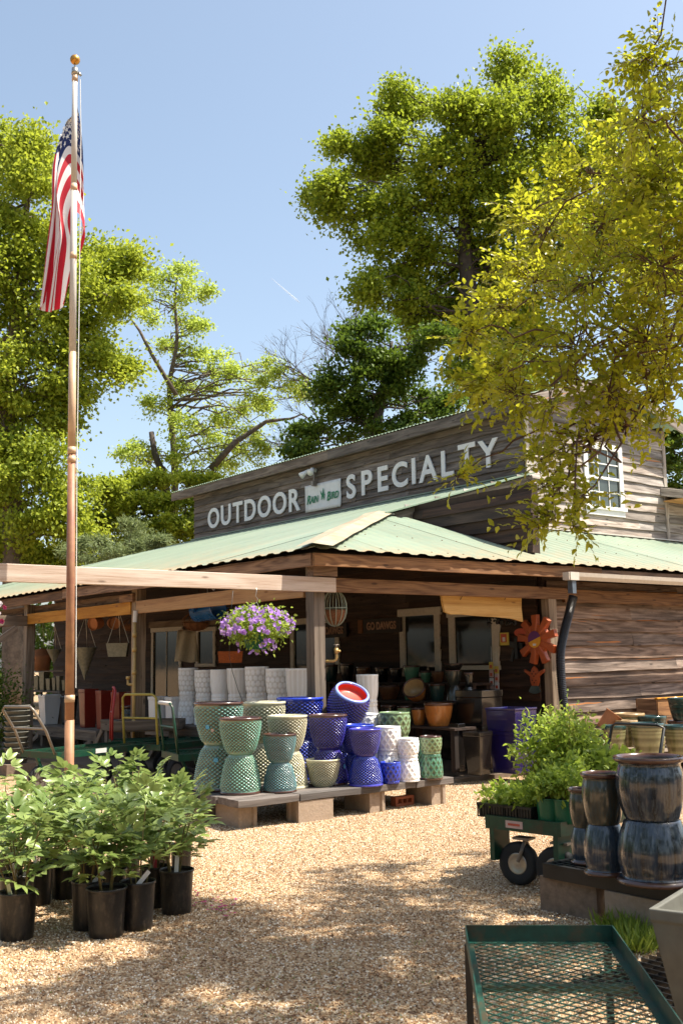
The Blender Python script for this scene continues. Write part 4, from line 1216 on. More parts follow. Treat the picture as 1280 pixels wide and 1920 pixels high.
sq_px('dark fluted planter between the white and red ones', 112, 146, 1304, 1356, 7.35, 0.442, G['dark'], 0.72)
for i, (a, b, l) in enumerate([(146, 184, 'oxblood red ribbed planter nearest the white planter'), (178, 212, 'middle oxblood red ribbed planter on the low table'), (207, 254, 'oxblood red ribbed planter nearest the porch post')]):
    sq_px(l, a, b, 1288, 1358, 7.25, 0.442, G['oxblood'], 0.76, group='oxblood planters on the low table')
sq_px('white pleated square planter at the left end of the white pots', 277, 316, 1305, 1352, 7.12, 0.622, G['offwhite'], 0.86, flute=1)
sq_px('second white pleated planter beside the two-tier white pots', 309, 344, 1303, 1350, 7.2, 0.622, G['offwhite'], 0.86, flute=1)
p = onX(240, 1356, 6.98); pot('slim blue-grey vase at the end of the low table by the yellow pipe', 'vase', 'barrel', 'ring', 'river', 'rim', 'inner', (p.x, p.y, 0.442), 0.10, 0.40, cat='vase')

# ---- tiers of dark glazed pots against the porch wall
def shelf(label, X, x0, x1, z, depth_=0.36, name='display_shelf'):
    ya = onX(x0, 1300, X).y; yb = onX(x1, 1300, X).y
    y0, y1 = min(ya, yb), max(ya, yb)
    t = thing(name, label, 'shelf', (X, (y0 + y1) / 2, 0.1)); off = Vector(t.location)
    plank('shelf_board', (X, y0, z - .016), (X, y1, z - .016), depth_, 0.03, M['inner'], t, (1, 0, 0), off)
    n = 4
    for i in range(n):
        y = y0 + .06 + (y1 - y0 - .12) * i / (n - 1)
        plank('leg', (X - depth_ / 2 + .05, y, 0.1), (X - depth_ / 2 + .05, y, z - .032), 0.07, 0.07, M['inner'], t, (0, 1, 0), off)
        plank('leg', (X + depth_ / 2 - .05, y, 0.1), (X + depth_ / 2 - .05, y, z - .032), 0.07, 0.07, M['inner'], t, (0, 1, 0), off)
    return t
TX = [(9.85, 1.12), (9.42, 0.90), (8.98, 0.62)]
shelf('highest plank tier of dark glazed pots against the porch wall', TX[0][0], 602, 905, TX[0][1])
shelf('middle plank tier of dark glazed pots by the porch wall', TX[1][0], 602, 900, TX[1][1])
shelf('lowest plank tier with the amber bowls in front of the porch wall', TX[2][0], 602, 870, TX[2][1])
def tp(tier, x0, x1, yt, yb, gl, rim, lab, shape='bowl', rel='plain', inv=False, z=None, cat='pot', dz=0.0):
    X, zz = TX[tier]; z = zz if z is None else z
    cx = (x0 + x1) / 2; p = onX(cx, yb, X); D = depth(p)
    r = (x1 - x0) / 2 * D / FPX; h = (yb - yt) * D / FPX
    return pot(lab, 'dark_pot', shape, rel, gl, rim, 'inner', (p.x, p.y, z + dz), r, h, inv, 'dark glazed pots on the porch tiers'), h
tp(0, 756, 787, 1242, 1273, 'jade', 'rim', 'dark green pot on the top tier below the first window')
tp(0, 788, 809, 1253, 1273, 'jade', 'rim', 'small green pot next to the amber one on the top tier')
tp(0, 808, 833, 1252, 1273, 'brown', 'rim', 'amber brown pot on the top tier between the windows')
tp(0, 703, 730, 1247, 1274, 'dark', 'rim', 'black glazed pot on the top tier under the carved sign')
tp(0, 731, 755, 1248, 1274, 'dark', 'rim', 'black glazed pot on the top tier left of the dark green one')
tp(0, 668, 698, 1246, 1274, 'brown', 'rim', 'brown-black pot on the top tier near the faucet side')
tp(0, 638, 664, 1240, 1274, 'dark', 'rim', 'tall dark pot on the top tier beside another near the post')
tp(0, 608, 634, 1243, 1274, 'darkteal', 'rim', 'dark teal pot on the top tier closest to the corner post')
o, h = tp(1, 836, 868, 1279, 1308, 'smoke', 'rim', 'smoky green pot upside down at the base of the tall stack', 'tulip', inv=True)
o, h2 = tp(1, 834, 866, 1251, 1279, 'smoke', 'rim', 'smoky green pot upright in the middle of the tall stack', 'tulip', dz=h)
tp(1, 828, 868, 1240, 1252, 'dark', 'rim', 'wide dark shallow bowl crowning the tall stack', 'bowl', dz=h + h2)
o, h = tp(1, 866, 891, 1279, 1306, 'smoke', 'rim', 'smaller smoky pot upside down right of the tall stack', 'tulip', inv=True)
tp(1, 870, 888, 1253, 1279, 'dark', 'rim', 'small black pot upright on the smaller smoky one', 'bowl', dz=h)
tp(1, 803, 836, 1276, 1307, 'darkteal', 'rim', 'dark teal pot with a tan label on the middle tier')
tp(1, 777, 802, 1277, 1306, 'brown', 'rim', 'brown pot behind the tilted bowl on the middle tier')
tp(1, 756, 776, 1279, 1306, 'jade', 'rim', 'small jade pot left of the tilted bowl')
tp(1, 708, 752, 1282, 1308, 'brown', 'rim', 'wide brown pot on the middle tier below the black ones')
tp(1, 662, 700, 1275, 1308, 'darkteal', 'rim', 'wide dark teal pot on the middle tier near the tilted blue pot')
tp(2, 795, 850, 1315, 1357, 'amber', 'brown', 'large amber orange bowl at the end of the lowest tier')
tp(2, 771, 800, 1325, 1356, 'amber', 'rim', 'small amber pot left of the large amber bowl')
tp(2, 745, 771, 1322, 1355, 'green', 'rim', 'small moss green pot on the lowest tier')
tp(2, 714, 744, 1322, 1355, 'dark', 'rim', 'black pot between the moss green and brown ones')
tp(2, 681, 714, 1319, 1355, 'brown', 'rim', 'brown pot on the lowest tier above the white pots')
X, zz = TX[1]; p = onX(783, 1305, X - .22); D = depth(p)
o = pot('tan bowl tilted on its side towards the yard on the pot tiers', 'tilted_bowl', 'bowl', 'plain', 'amber', 'rim', 'tan', (p.x, p.y, zz + 0.02), 22 * D / FPX, 27 * D / FPX, tilt=(0, 0, 0))
o.rotation_euler = (-VH * 0.75 - RH * 0.35 + Vector((0, 0, 0.62))).normalized().to_track_quat('Z', 'Y').to_euler(); o.location.z += 0.05
# tall square planters on the porch floor
def sqf(label, x0, x1, yt, yb, gl, tb=0.8, z=0.1, D=None, rz=0.12, inv=False):
    cx = (x0 + x1) / 2
    p = onZ(cx, yb, 0.1) if D is None else at(cx, yb, D)
    D_ = depth(p); w = (x1 - x0) * D_ / FPX / 1.36; h = (yb - yt) * D_ / FPX
    q = p + Vector((p.x, p.y, 0)).normalized() * w * .6
    return square_pot(label, (q.x, q.y, z), w, w * tb, h, gl, rz), q, h
o, q, h = sqf('tall black square planter with a blue sticker on the porch floor', 870, 925, 1377, 1455, G['dark'], 0.72)
o, q2, h2 = sqf('tall navy square planter standing below another navy one', 920, 1004, 1376, 1452, G['navy'], 0.86)
square_pot('navy square planter on top of the tall navy one', (q2.x, q2.y, 0.1 + h2), 0.44, 0.40, 0.27, G['navy'], 0.12)
sqf('slim tall black planter behind the stickered black one', 846, 874, 1361, 1448, G['dark'], 0.8)
square_pot('black planter standing behind the navy pair', (q.x + 0.55, q.y + 0.5, 0.1), 0.42, 0.36, 0.95, G['dark'], 0.1)
sqf('bright cobalt square planter behind the cart plants', 1000, 1030, 1379, 1436, G['cobalt'], 0.8)

# ---- pots along the board wall at the right
def yp(x0, x1, yt, yb, Y, gl, rim, lab, shape='bowl', rel='ring', inv=False, z=None, name='glazed_pot', inner='inner'):
    cx = (x0 + x1) / 2; p = onY(cx, yb, Y); D = depth(p)
    r = (x1 - x0) / 2 * D / FPX; h = (yb - yt) * D / FPX
    return pot(lab, name, shape, rel, gl, rim, inner, (p.x, p.y, p.z if z is None else z), r, h, inv, 'glazed pots along the board wall'), p
gt = thing('wall_table', 'dark low plank table of pots along the board wall', 'table', (13.4, 8.1, 0)); off = Vector(gt.location)
plank('top_board', (11.2, 8.15, 0.23), (16.0, 8.15, 0.23), 1.2, 0.05, M['table_wood'], gt, (0, 1, 0), off)
for x in (11.3, 12.8, 14.3, 15.8):
    for y in (7.65, 8.6):
        plank('leg', (x, y, 0), (x, y, 0.2), 0.09, 0.09, M['table_wood'], gt, (0, 1, 0), off)
yp(1184, 1246, 1358, 1424, 7.75, 'olive', 'darkteal', 'tall olive ringed pot with dark green rim on the wall table')
yp(1195, 1250, 1344, 1400, 8.2, 'darkteal', 'darkteal', 'dark green pot behind the tall olive one')
yp(1152, 1209, 1339, 1390, 8.45, 'olive', 'tan', 'olive bowl with a pale tan rim beside the terracotta pot')
yp(1155, 1196, 1352, 1400, 8.1, 'olive', 'tan', 'second pale-rimmed bowl in front of the terracotta pot')
yp(1247, 1300, 1362, 1424, 7.75, 'olive', 'darkteal', 'olive pot right of the tall ringed one')
yp(1255, 1310, 1334, 1378, 8.2, 'darkteal', 'darkteal', 'dark teal pot by the picture edge near the wooden box', z=0.57)
yp(1255, 1305, 1378, 1424, 8.25, 'olive', 'rim', 'olive pot under the dark teal one', z=0.26)
yp(1225, 1259, 1419, 1448, 7.3, 'olive', 'tan', 'little olive pot low beside the cart handle', z=0.0)
yp(1222, 1248, 1390, 1424, 7.7, 'olive', 'olive', 'narrow olive pot between the two tall olive ones', z=0.26)
yp(1031, 1066, 1371, 1436, 8.55, 'amber', 'tan', 'orange terracotta urn with pale rim behind the cart plants', z=0.0)
yp(1068, 1130, 1376, 1425, 8.5, 'olive', 'darkteal', 'olive green pot behind the tall cart plants')
yp(1130, 1175, 1362, 1424, 8.0, 'olive', 'darkteal', 'olive green pot under the tilted terracotta one')
p = onY(1129, 1349, 8.35); D = depth(p)
o = pot('plain terracotta pot lying tilted on the wall pots', 'terracotta_pot', 'nursery', 'plain', 'terra', 'terra', 'terra', p - Vector((0, 0, .12)), 17 * D / FPX, 36 * D / FPX, tilt=(0, 0, 0))
o.rotation_euler = (RH * 0.6 + Vector((0, 0, 0.8)) - VH * 0.1).normalized().to_track_quat('Z', 'Y').to_euler()
pa = onY(1212, 1338, 8.72); wb = thing('wooden_box', 'brown wooden planter box against the board wall', 'box', (pa.x + 0.9, 8.72, 0.26)); off = Vector(wb.location)
for z in (0.33, 0.45, 0.57, 0.69, 0.8):
    plank('slat', (pa.x, 8.55, z), (pa.x + 1.8, 8.55, z), 0.11, 0.02, M['beam'], wb, (0, 0, 1), off)
    plank('slat', (pa.x, 8.88, z), (pa.x + 1.8, 8.88, z), 0.11, 0.02, M['beam'], wb, (0, 0, 1), off)
plank('end_panel', (pa.x + 0.0, 8.57, 0.57), (pa.x + 0.0, 8.86, 0.57), 0.58, 0.02, M['beam'], wb, (0, 0, 1), off)
plank('rim_board', (pa.x - .02, 8.55, 0.865), (pa.x + 1.82, 8.55, 0.865), 0.02, 0.05, M['beam_sun'], wb, (0, 0, 1), off)

# ---- barrel pots on the black pallet, near right
PZ = 0.27
PL = thing('plastic_pallet', 'black grid pallet on concrete blocks under the streaky barrel pots', 'pallet', (5.2, 3.6, 0.19)); po = Vector(PL.location)
m = MB()
x0, x1, y0, y1 = 4.72, 5.95, 2.9, 4.22
m.box((x0 + .015 - po.x, (y0 + y1) / 2 - po.y, 0.04), (0.03, y1 - y0, 0.08)); m.box((x1 - po.x, (y0 + y1) / 2 - po.y, 0.04), (0.03, y1 - y0, 0.08))
m.box(((x0 + x1) / 2 - po.x, y1 - .015 - po.y, 0.04), (x1 - x0 - .03, 0.03, 0.079)); m.box(((x0 + x1) / 2 - po.x, y0 - po.y, 0.04), (x1 - x0 - .03, 0.03, 0.079))
m.build('pallet_frame', M['black_plastic'], PL)
m = MB()
for i in range(1, 24): m.box((x0 + .03 + (x1 - x0 - .04) * i / 24 - po.x, (y0 + y1) / 2 - po.y, 0.067), (0.014, y1 - y0 - .05, 0.018))
for i in range(1, 26): m.box(((x0 + x1) / 2 - po.x, y0 + (y1 - y0) * i / 26 - po.y, 0.063), (x1 - x0 - .05, 0.014, 0.018))
o = m.build('pallet_grid', M['black_plastic'], PL); o['kind'] = 'stuff'
gq = 'concrete blocks under the black pallet'
cblock('dark stained concrete block under the near corner of the black pallet', 4.85, 4.08, math.pi / 2 + .06, BM2, group=gq)
cblock('paler concrete block under the black pallet beside the grey square planter', 4.80, 3.58, math.pi / 2, BM1, group=gq)
cblock('concrete block under the far side of the black pallet', 5.75, 4.0, math.pi / 2, BM2, group=gq)
gp_ = 'streaky barrel pots on the black pallet'
pair('small smoky barrel pot upright, innermost of the three barrel stacks', 'small blue barrel pot upside down, innermost of the three barrel stacks', 'barrel', 'plain', 'smoke', 'river', 'rim', 1098, 54, 1490, 1559, 1622, PZ, 54, gp_)
lo, hi, q, r, D = pair('medium smoky green barrel pot upright with brown rim and tan label', 'medium dark blue barrel pot upside down in the middle stack', 'barrel', 'plain', 'smoke', 'river', 'rim', 1136, 77, 1466, 1557, 1644, PZ, 80, gp_)
lo, hi, q, r, D = pair('largest streaky grey-green barrel pot upright at the picture edge', 'largest streaky blue barrel pot upside down at the picture edge', 'barrel', 'flute', 'river', 'river', 'rim', 1229, 130, 1442, 1554, 1664, PZ, 138, gp_)
q2 = q + RH * 0.44 + VH * 0.25
pot('blue barrel pot upside down behind the largest barrel stack', 'glazed_pot', 'barrel', 'flute', 'river', 'rim', 'inner', (q2.x, q2.y, PZ), 0.17, 0.27, True, gp_)
# grey square planter with mesh rack, bottom right
pc = at(1300, 1860, 3.95)
o = square_pot('tapered grey stoneware square planter with a rolled rim', (pc.x + .17, pc.y - .03, 0.06), 0.42, 0.27, 0.47, M['gray_pot'], 0.30)
RK = thing('mesh_rack', 'flat black wire rack on the ground beside the green mesh cart', 'rack', (3.1, 1.75, 0)); ro = Vector(RK.location)
pA, pB = onZ(1205, 1822, .05), onZ(1285, 1905, .05)
m = MB()
cx_, cy_ = (pA.x + pB.x) / 2 + .35, (pA.y + pB.y) / 2 - .15
for i in range(18): m.bar((cx_ - .5 - ro.x + i * .06, cy_ - .45 - ro.y, 0.05), (cx_ - .5 - ro.x + i * .06, cy_ + .5 - ro.y, 0.05), 0.008, 0.02)
for i in range(14): m.bar((cx_ - .5 - ro.x, cy_ - .45 - ro.y + i * .07, 0.043), (cx_ + .55 - ro.x, cy_ - .45 - ro.y + i * .07, 0.043), 0.006, 0.012)
m.build('wire_grid', M['black_plastic'], RK)

# ================================================================== LEAVES AND TREES
def leaf_arrays(C, axis, nrm, L, Wd, tint, fold=0.25, pts=4):
    """C base points, axis unit directions, nrm unit normals, all (N,3); L, Wd lengths (N,)"""
    side = np.cross(nrm, axis); side /= (np.linalg.norm(side, axis=1, keepdims=True) + 1e-9)
    up = np.cross(axis, side)
    L = L[:, None]; Wd = Wd[:, None]
    if pts == 4:
        V = np.stack([C, C + axis * L * .5 + side * Wd * .5 + up * Wd * fold, C + axis * L, C + axis * L * .5 - side * Wd * .5 + up * Wd * fold], 1)
        F = [(0, 2, 1), (0, 3, 2)]
    else:
        m1 = C + axis * L * .38; m2 = C + axis * L * .72 - up * L * 0.03
        V = np.stack([C, m1 + side * Wd * .5 + up * Wd * fold, m2 + side * Wd * .36 + up * Wd * fold * .6, C + axis * L - up * L * .12,
                      m2 - side * Wd * .36 + up * Wd * fold * .6, m1 - side * Wd * .5 + up * Wd * fold, m1, m2], 1)
        F = [(0, 6, 1), (6, 7, 2), (6, 2, 1), (7, 3, 2), (0, 5, 6), (5, 4, 7), (5, 7, 6), (4, 3, 7)]
    return V, np.array(F)
def leaf_mesh(name, C, axis, nrm, L, Wd, tint, mat, fold=0.25, pts=4):
    V, F = leaf_arrays(C, axis, nrm, L, Wd, tint, fold, pts)
    N, k = V.shape[:2]; nf = len(F)
    faces = (F[None] + (np.arange(N) * k)[:, None, None]).reshape(-1, 3)
    me = bpy.data.meshes.new(name)
    me.vertices.add(N * k); me.vertices.foreach_set('co', V.reshape(-1).astype('f'))
    me.loops.add(faces.size); me.loops.foreach_set('vertex_index', faces.reshape(-1).astype('i'))
    me.polygons.add(len(faces)); me.polygons.foreach_set('loop_start', np.arange(0, faces.size, 3, dtype='i'))
    a = me.attributes.new('tint', 'FLOAT', 'FACE'); a.data.foreach_set('value', np.repeat(tint, nf).astype('f'))
    me.materials.append(mat); me.update(calc_edges=True)
    return me
def unit(v): return v / (np.linalg.norm(v, axis=1, keepdims=True) + 1e-9)
def rand_unit(n): return unit(RNG.normal(size=(n, 3)))

def crown_leaves(clumps, out, per, spread, L, droop=0.1, upn=0.5, tint_sd=0.2):
    """clumps (K,3) centres, out (K,3) outward directions -> leaf arrays"""
    K = len(clumps)
    idx = np.repeat(np.arange(K), per); n = len(idx)
    sp = np.array(spread)[None] * (0.6 + 0.8 * RNG.random((K, 1)))[idx]
    off = RNG.normal(size=(n, 3)) * sp
    C = clumps[idx] + off
    ax = unit(out[idx] * 0.7 + RNG.normal(size=(n, 3)) * 0.7 + np.array([0, 0, -droop]))
    nr = unit(RNG.normal(size=(n, 3)) * 0.8 + np.array([0, 0, upn * 2]) + out[idx] * 0.4)
    Ls = L * (0.65 + 0.7 * RNG.random(n))
    ct = RNG.random(K)[idx]
    tint = np.clip(0.5 + (ct - .5) * 0.6 + RNG.normal(size=n) * tint_sd, 0, 1)
    return C, ax, nr, Ls, tint

def wiggle(a, b, n, amp, sag=0.0):
    a = Vector(a); b = Vector(b); L = (b - a).length; out = []
    for i in range(n + 1):
        f = i / n; p = a.lerp(b, f)
        if 0 < i < n: p = p + Vector([random.gauss(0, amp * L) for _ in range(3)])
        p.z += sag * L * math.sin(math.pi * f)
        out.append(p)
    return out

def tree(name, label, D, trunk, blobs, leaf, nleaf, mat, bark='bark', trunk_r=0.3, clump=0.45, group=None, Lw=0.6, clump_den=1.0, cat='tree', limb_scale=1.0, hollow=0.35, flat=0.5, spreadk=1.0, dspread=1.5):
    base = at(trunk[0][0], trunk[0][1], D); base.z = 0
    T = thing(name, label, cat, base, group=group)
    off = Vector(base)
    tp_ = [Vector(base)] + [at(x, y, D + dd) for (x, y, dd) in [(p[0], p[1], p[2] if len(p) > 2 else 0) for p in trunk[1:]]]
    n = len(tp_)
    tp2 = catmull(tp_, 5)
    rs = [trunk_r * (1 - 0.85 * i / (len(tp2) - 1)) for i in range(len(tp2))]
    m = MB(); m.tube([p - off for p in tp2], rs, 8)
    m.build('trunk', M[bark], T, True)
    lm = MB(); CL = []; OUT = []
    cen = Vector((0, 0, 0)); W_ = 0
    bl = []
    for b in blobs:
        x, y, r = b[:3]; dd = b[3] if len(b) > 3 else random.uniform(-dspread, dspread)
        c = at(x, y, D + dd); R = r * (D + dd) / FPX
        bl.append((c, R)); cen += c * R; W_ += R
        for q_ in range(2):
            dv = Vector(rand_unit(1)[0]); dv.z = abs(dv.z) * 1.1; bl.append((c + dv.normalized() * R * 1.0, R * random.uniform(.22, .45)))
    cen /= W_
    for c, R in bl:
        # limb from the trunk
        best = min(range(len(tp2) - 1), key=lambda i: (tp2[i] - c).length + (3.0 if tp2[i].z > c.z else 0) * 1.0)
        st = tp2[best]; Lb = (c - st).length
        r0 = min(rs[best] * 0.6, 0.02 + 0.035 * R + 0.006 * Lb) * limb_scale
        path = wiggle(st, c, 6, 0.05, 0.06)
        lm.tube([p - off for p in path], [r0 * (1 - .7 * i / 6) for i in range(7)], 5, cap=False)
        K = max(3, int(clump_den * 5.0 * (R / clump) ** 2 * 0.55))
        d = rand_unit(K); rad = R * (hollow + (1.05 - hollow) * RNG.random(K) ** 0.6)
        P = np.array(c)[None] + d * rad[:, None] * np.array([1, 1, 0.88])
        CL.append(P); OUT.append(unit(P - np.array(c)[None] * 0.5 - np.array(cen)[None] * 0.5))
        for k in range(min(K, 12)):
            q = Vector(P[k]); w = wiggle(c.lerp(st, 0.15 * random.random()), q, 3, 0.06)
            lm.tube([p - off for p in w], [r0 * .35, r0 * .28, r0 * .2, r0 * .1], 4, cap=False)
    lo = lm.build('limbs', M[bark], T, True); lo['kind'] = 'stuff'
    CL = np.concatenate(CL); OUT = np.concatenate(OUT)
    per = max(4, int(nleaf / len(CL)))
    s = clump * spreadk
    C, ax, nr, Ls, ti = crown_leaves(CL, OUT, per, (s * .42, s * .42, s * .42 * flat), leaf)
    me = leaf_mesh('crown', C - np.array(off)[None], ax, nr, Ls, Ls * Lw, ti, M[mat])
    cr = link('crown', me, T); cr['kind'] = 'stuff'
    return T

# oak behind the store
OAK = [(750, 215, 45), (785, 200, 30), (700, 270, 45), (840, 235, 38), (880, 225, 32), (665, 300, 42), (640, 355, 32), (610, 375, 22), (655, 400, 45), (740, 320, 60), (820, 310, 55), (900, 300, 60), (945, 150, 40), (935, 205, 42), (990, 185, 42), (1035, 195, 28),
       (975, 265, 60), (1060, 265, 40), (1120, 230, 28), (1100, 300, 55), (720, 420, 60), (800, 410, 70), (880, 400, 70), (960, 390, 70), (1040, 370, 70), (730, 500, 55), (800, 510, 65), (880, 510, 70), (960, 510, 70), (1050, 490, 80), (700, 560, 35), (760, 590, 50), (840, 610, 60), (920, 620, 60), (1000, 620, 70), (900, 700, 55), (980, 720, 60), (1130, 420, 80), (1200, 350, 70), (1200, 500, 90)]
tree('oak_tree', 'tall bright green oak rising behind the upper storey', 36, [(905, 1100), (900, 760), (885, 600), (870, 450), (880, 330), (930, 200)], OAK, 0.15, 115000, 'leaf_oak', 'bark_dark', 0.5, clump_den=.85, clump=0.5, spreadk=1.5, flat=0.7, Lw=0.72)
tree('dark_tree', 'darker broadleaf tree with airy crown just behind the sign wall', 32, [(700, 1100), (705, 850), (720, 720), (735, 640)],
     [(690, 640, 42), (655, 690, 40), (735, 690, 38), (700, 740, 45), (620, 735, 28), (650, 790, 45), (600, 830, 38), (580, 850, 26), (710, 800, 45), (780, 770, 35), (770, 700, 24), (760, 820, 35), (840, 780, 30), (850, 830, 30), (800, 640, 30)],
     0.135, 27000, 'leaf_dark', 'bark_dark', 0.25, clump=0.42, clump_den=0.75, spreadk=1.25, Lw=0.7)
# left broadleaf tree
LT = [(15, 330, 60), (75, 285, 35), (40, 300, 40), (60, 360, 45), (30, 430, 80), (95, 470, 45), (-20, 500, 80), (60, 540, 75), (140, 530, 60), (205, 505, 42), (235, 500, 22), (180, 570, 40), (225, 565, 28), (0, 640, 80), (90, 640, 55), (165, 640, 38), (215, 685, 34), (240, 700, 18), (120, 700, 45), (50, 720, 70), (150, 745, 28), (10, 800, 80), (90, 800, 50), (125, 770, 30), (30, 890, 80), (105, 880, 45), (120, 930, 38), (20, 980, 80), (90, 990, 55), (150, 1010, 40), (40, 1070, 60), (120, 1075, 50), (-80, 400, 90), (-90, 620, 110), (-90, 850, 110), (-60, 1010, 90), (0, 270, 40)]
tree('broadleaf_tree', 'big yellow-green broadleaf tree behind the flagpole', 34, [(30, 1200), (25, 950), (15, 760), (30, 600), (45, 430), (60, 330)], LT, 0.145, 105000, 'leaf_left', 'bark', 0.42, clump_den=.75, clump=0.48, spreadk=1.5, flat=0.7, Lw=0.7)
# thin pale tree
MT = [(330, 520, 26), (300, 545, 30), (350, 560, 28), (385, 560, 18), (270, 520, 18), (290, 595, 26), (340, 610, 26), (370, 620, 22), (255, 560, 18), (300, 660, 26), (345, 680, 26), (395, 675, 26), (410, 715, 30), (370, 735, 30), (320, 740, 22), (450, 700, 26), (490, 700, 26), (470, 740, 34), (530, 725, 30), (560, 745, 18), (500, 770, 30), (430, 775, 32), (380, 795, 32), (340, 800, 22), (290, 770, 20), (455, 820, 32), (405, 850, 34), (350, 860, 30), (285, 860, 28), (245, 855, 18), (440, 870, 28), (390, 900, 34), (480, 855, 24)]
tree('slender_tree', 'slender pale-leaved tree with dark leaning limbs, sky showing through', 40, [(325, 1200), (328, 900), (322, 800), (318, 720), (332, 640), (328, 560), (335, 500)], MT, 0.13, 22000, 'leaf_pale', 'bark', 0.17, clump=0.36, clump_den=0.6, limb_scale=0.8, spreadk=1.35, hollow=.1, Lw=0.6, flat=0.7)
ST = thing('broken_limb_tree', 'broken bare trunk stub forking beside the slender pale tree', 'tree', at(308, 1200, 39)); ST.location.z = 0
m = MB(); so_ = Vector(ST.location)
m.tube([Vector((0, 0, 0))] + [at(x, y, 39) - so_ for x, y in ((318, 960), (306, 890), (290, 850), (284, 810))], [0.24, 0.2, 0.16, 0.12, 0.10], 8)
m.build('trunk', M['bark_dark'], ST, True)
m = MB()
m.tube([at(x, y, 39) - so_ for x, y in ((330, 740), (285, 665), (262, 620), (240, 590))], [0.11, 0.08, 0.06, 0.03], 6)
m.tube([at(x, y, 39) - so_ for x, y in ((395, 880), (440, 830), (500, 790), (545, 785), (570, 775))], [0.15, 0.12, 0.08, 0.05, 0.02], 6)
m.build('limb', M['bark'], ST, True)
tree('leafy_tree', 'low bright tree against the left end of the sign wall', 37, [(290, 1200), (290, 1000), (290, 960)], [(250, 920, 35), (320, 915, 38), (280, 960, 50), (215, 960, 34), (340, 970, 45), (390, 925, 35), (175, 985, 36), (230, 1010, 45), (300, 1020, 50), (360, 1020, 40), (170, 1030, 40), (200, 925, 20)], 0.14, 36000, 'leaf_left', 'bark_dark', 0.2, clump=0.5, Lw=0.7)
tree('pine_bush', 'dusky green young pine peeping over the porch roof', 30, [(235, 1200), (235, 1060)], [(235, 1015, 34), (280, 1030, 30), (190, 1035, 32), (160, 1040, 24), (260, 1050, 30)], 0.16, 9000, 'needle', 'bark_dark', 0.1, clump=0.4, Lw=0.18)
tree('background_tree', 'green tree glimpsed past the right end of the upper wall', 42, [(1300, 1200), (1295, 950), (1290, 880)], [(1275, 850, 40), (1265, 900, 34), (1310, 880, 60), (1290, 820, 35), (1330, 960, 60), (1258, 935, 20)], 0.2, 9000, 'leaf_dark', 'bark_dark', 0.25, clump=0.6)
# bare tree
BT = thing('bare_tree', 'leafless grey tree with fine twigs against the sky', 'tree', at(700, 1200, 38)); BT.location.z = 0
bo_ = Vector(BT.location); m = MB()
def grow(p, d, L, r, lev):
    if lev == 0 or r < 0.004: return
    n = 4; pts = [p]
    for i in range(n):
        d = (d + Vector([random.gauss(0, .10) for _ in range(3)]) + Vector((0, 0, 0.03))).normalized()
        pts.append(pts[-1] + d * L / n)
    m.tube([q - bo_ for q in pts], [r * (1 - .4 * i / n) for i in range(n + 1)], 5 if lev > 2 else 3, cap=False)
    for k in range(3 if lev > 1 else 2):
        f = random.randint(2, n); nd = (d + Vector([random.gauss(0, .42) for _ in range(3)])).normalized()
        grow(pts[f], nd, L * random.uniform(.62, .85), r * .58, lev - 1)
m0 = MB(); m0.tube([Vector((0, 0, 0)), at(700, 900, 38) - bo_, at(680, 760, 38) - bo_], [0.22, 0.16, 0.12], 8); m0.build('trunk', M['bark_dark'], BT, True)
for (x, y), (dx, dz) in (((680, 760), (-.45, 1)), ((684, 780), (-.9, .8)), ((688, 800), (.2, 1)), ((690, 830), (-1.3, .45)), ((680, 770), (-.15, 1))):
    p = at(x, y, 38); grow(p, (RH * dx + Vector((0, 0, dz))).normalized(), 1.75, 0.075, 6)
o = m.build('twigs', M['bark'], BT, True); o['kind'] = 'stuff'
# thin far tree belt closing the view under the roofs and beyond the store
def belt(label, pts, h, n, mat, LL_=.26):
    C = []; O = []
    for i in range(len(pts) - 1):
        a, b = Vector(pts[i]), Vector(pts[i + 1])
        for k in range(int((b - a).length * 2.2)):
            q = a.lerp(b, random.random()); C.append((q.x + random.gauss(0, 1.2), q.y + random.gauss(0, 1.2), random.uniform(0.1, h) * random.uniform(.5, 1)))
            O.append((random.gauss(0, 1), random.gauss(0, 1), .5))
    C = np.array(C); O = unit(np.array(O))
    c, ax, nr, Ls, ti = crown_leaves(C, O, max(3, n // len(C)), (.5, .5, .45), LL_)
    o = link('far_undergrowth', leaf_mesh('far_undergrowth', c, ax, nr, Ls, Ls * .7, ti, M[mat])); tag(o, label, None, None, 'stuff'); return o
belt('dense green undergrowth far beyond the store', [(8, 42, 0), (22, 36, 0), (34, 26, 0), (44, 8, 0)], 5.0, 22000, 'leaf_dark')

belt('unseen tall dense woodland on the side of the viewer, added to dim the sky light', [(26, -3, 0), (16, -15, 0), (-3, -18, 0), (-15, -7, 0), (-17, 12, 0), (-8, 30, 0)], 13.0, 30000, 'leaf_dark', .6)  # out-of-view trees added behind the camera to hold back sky light

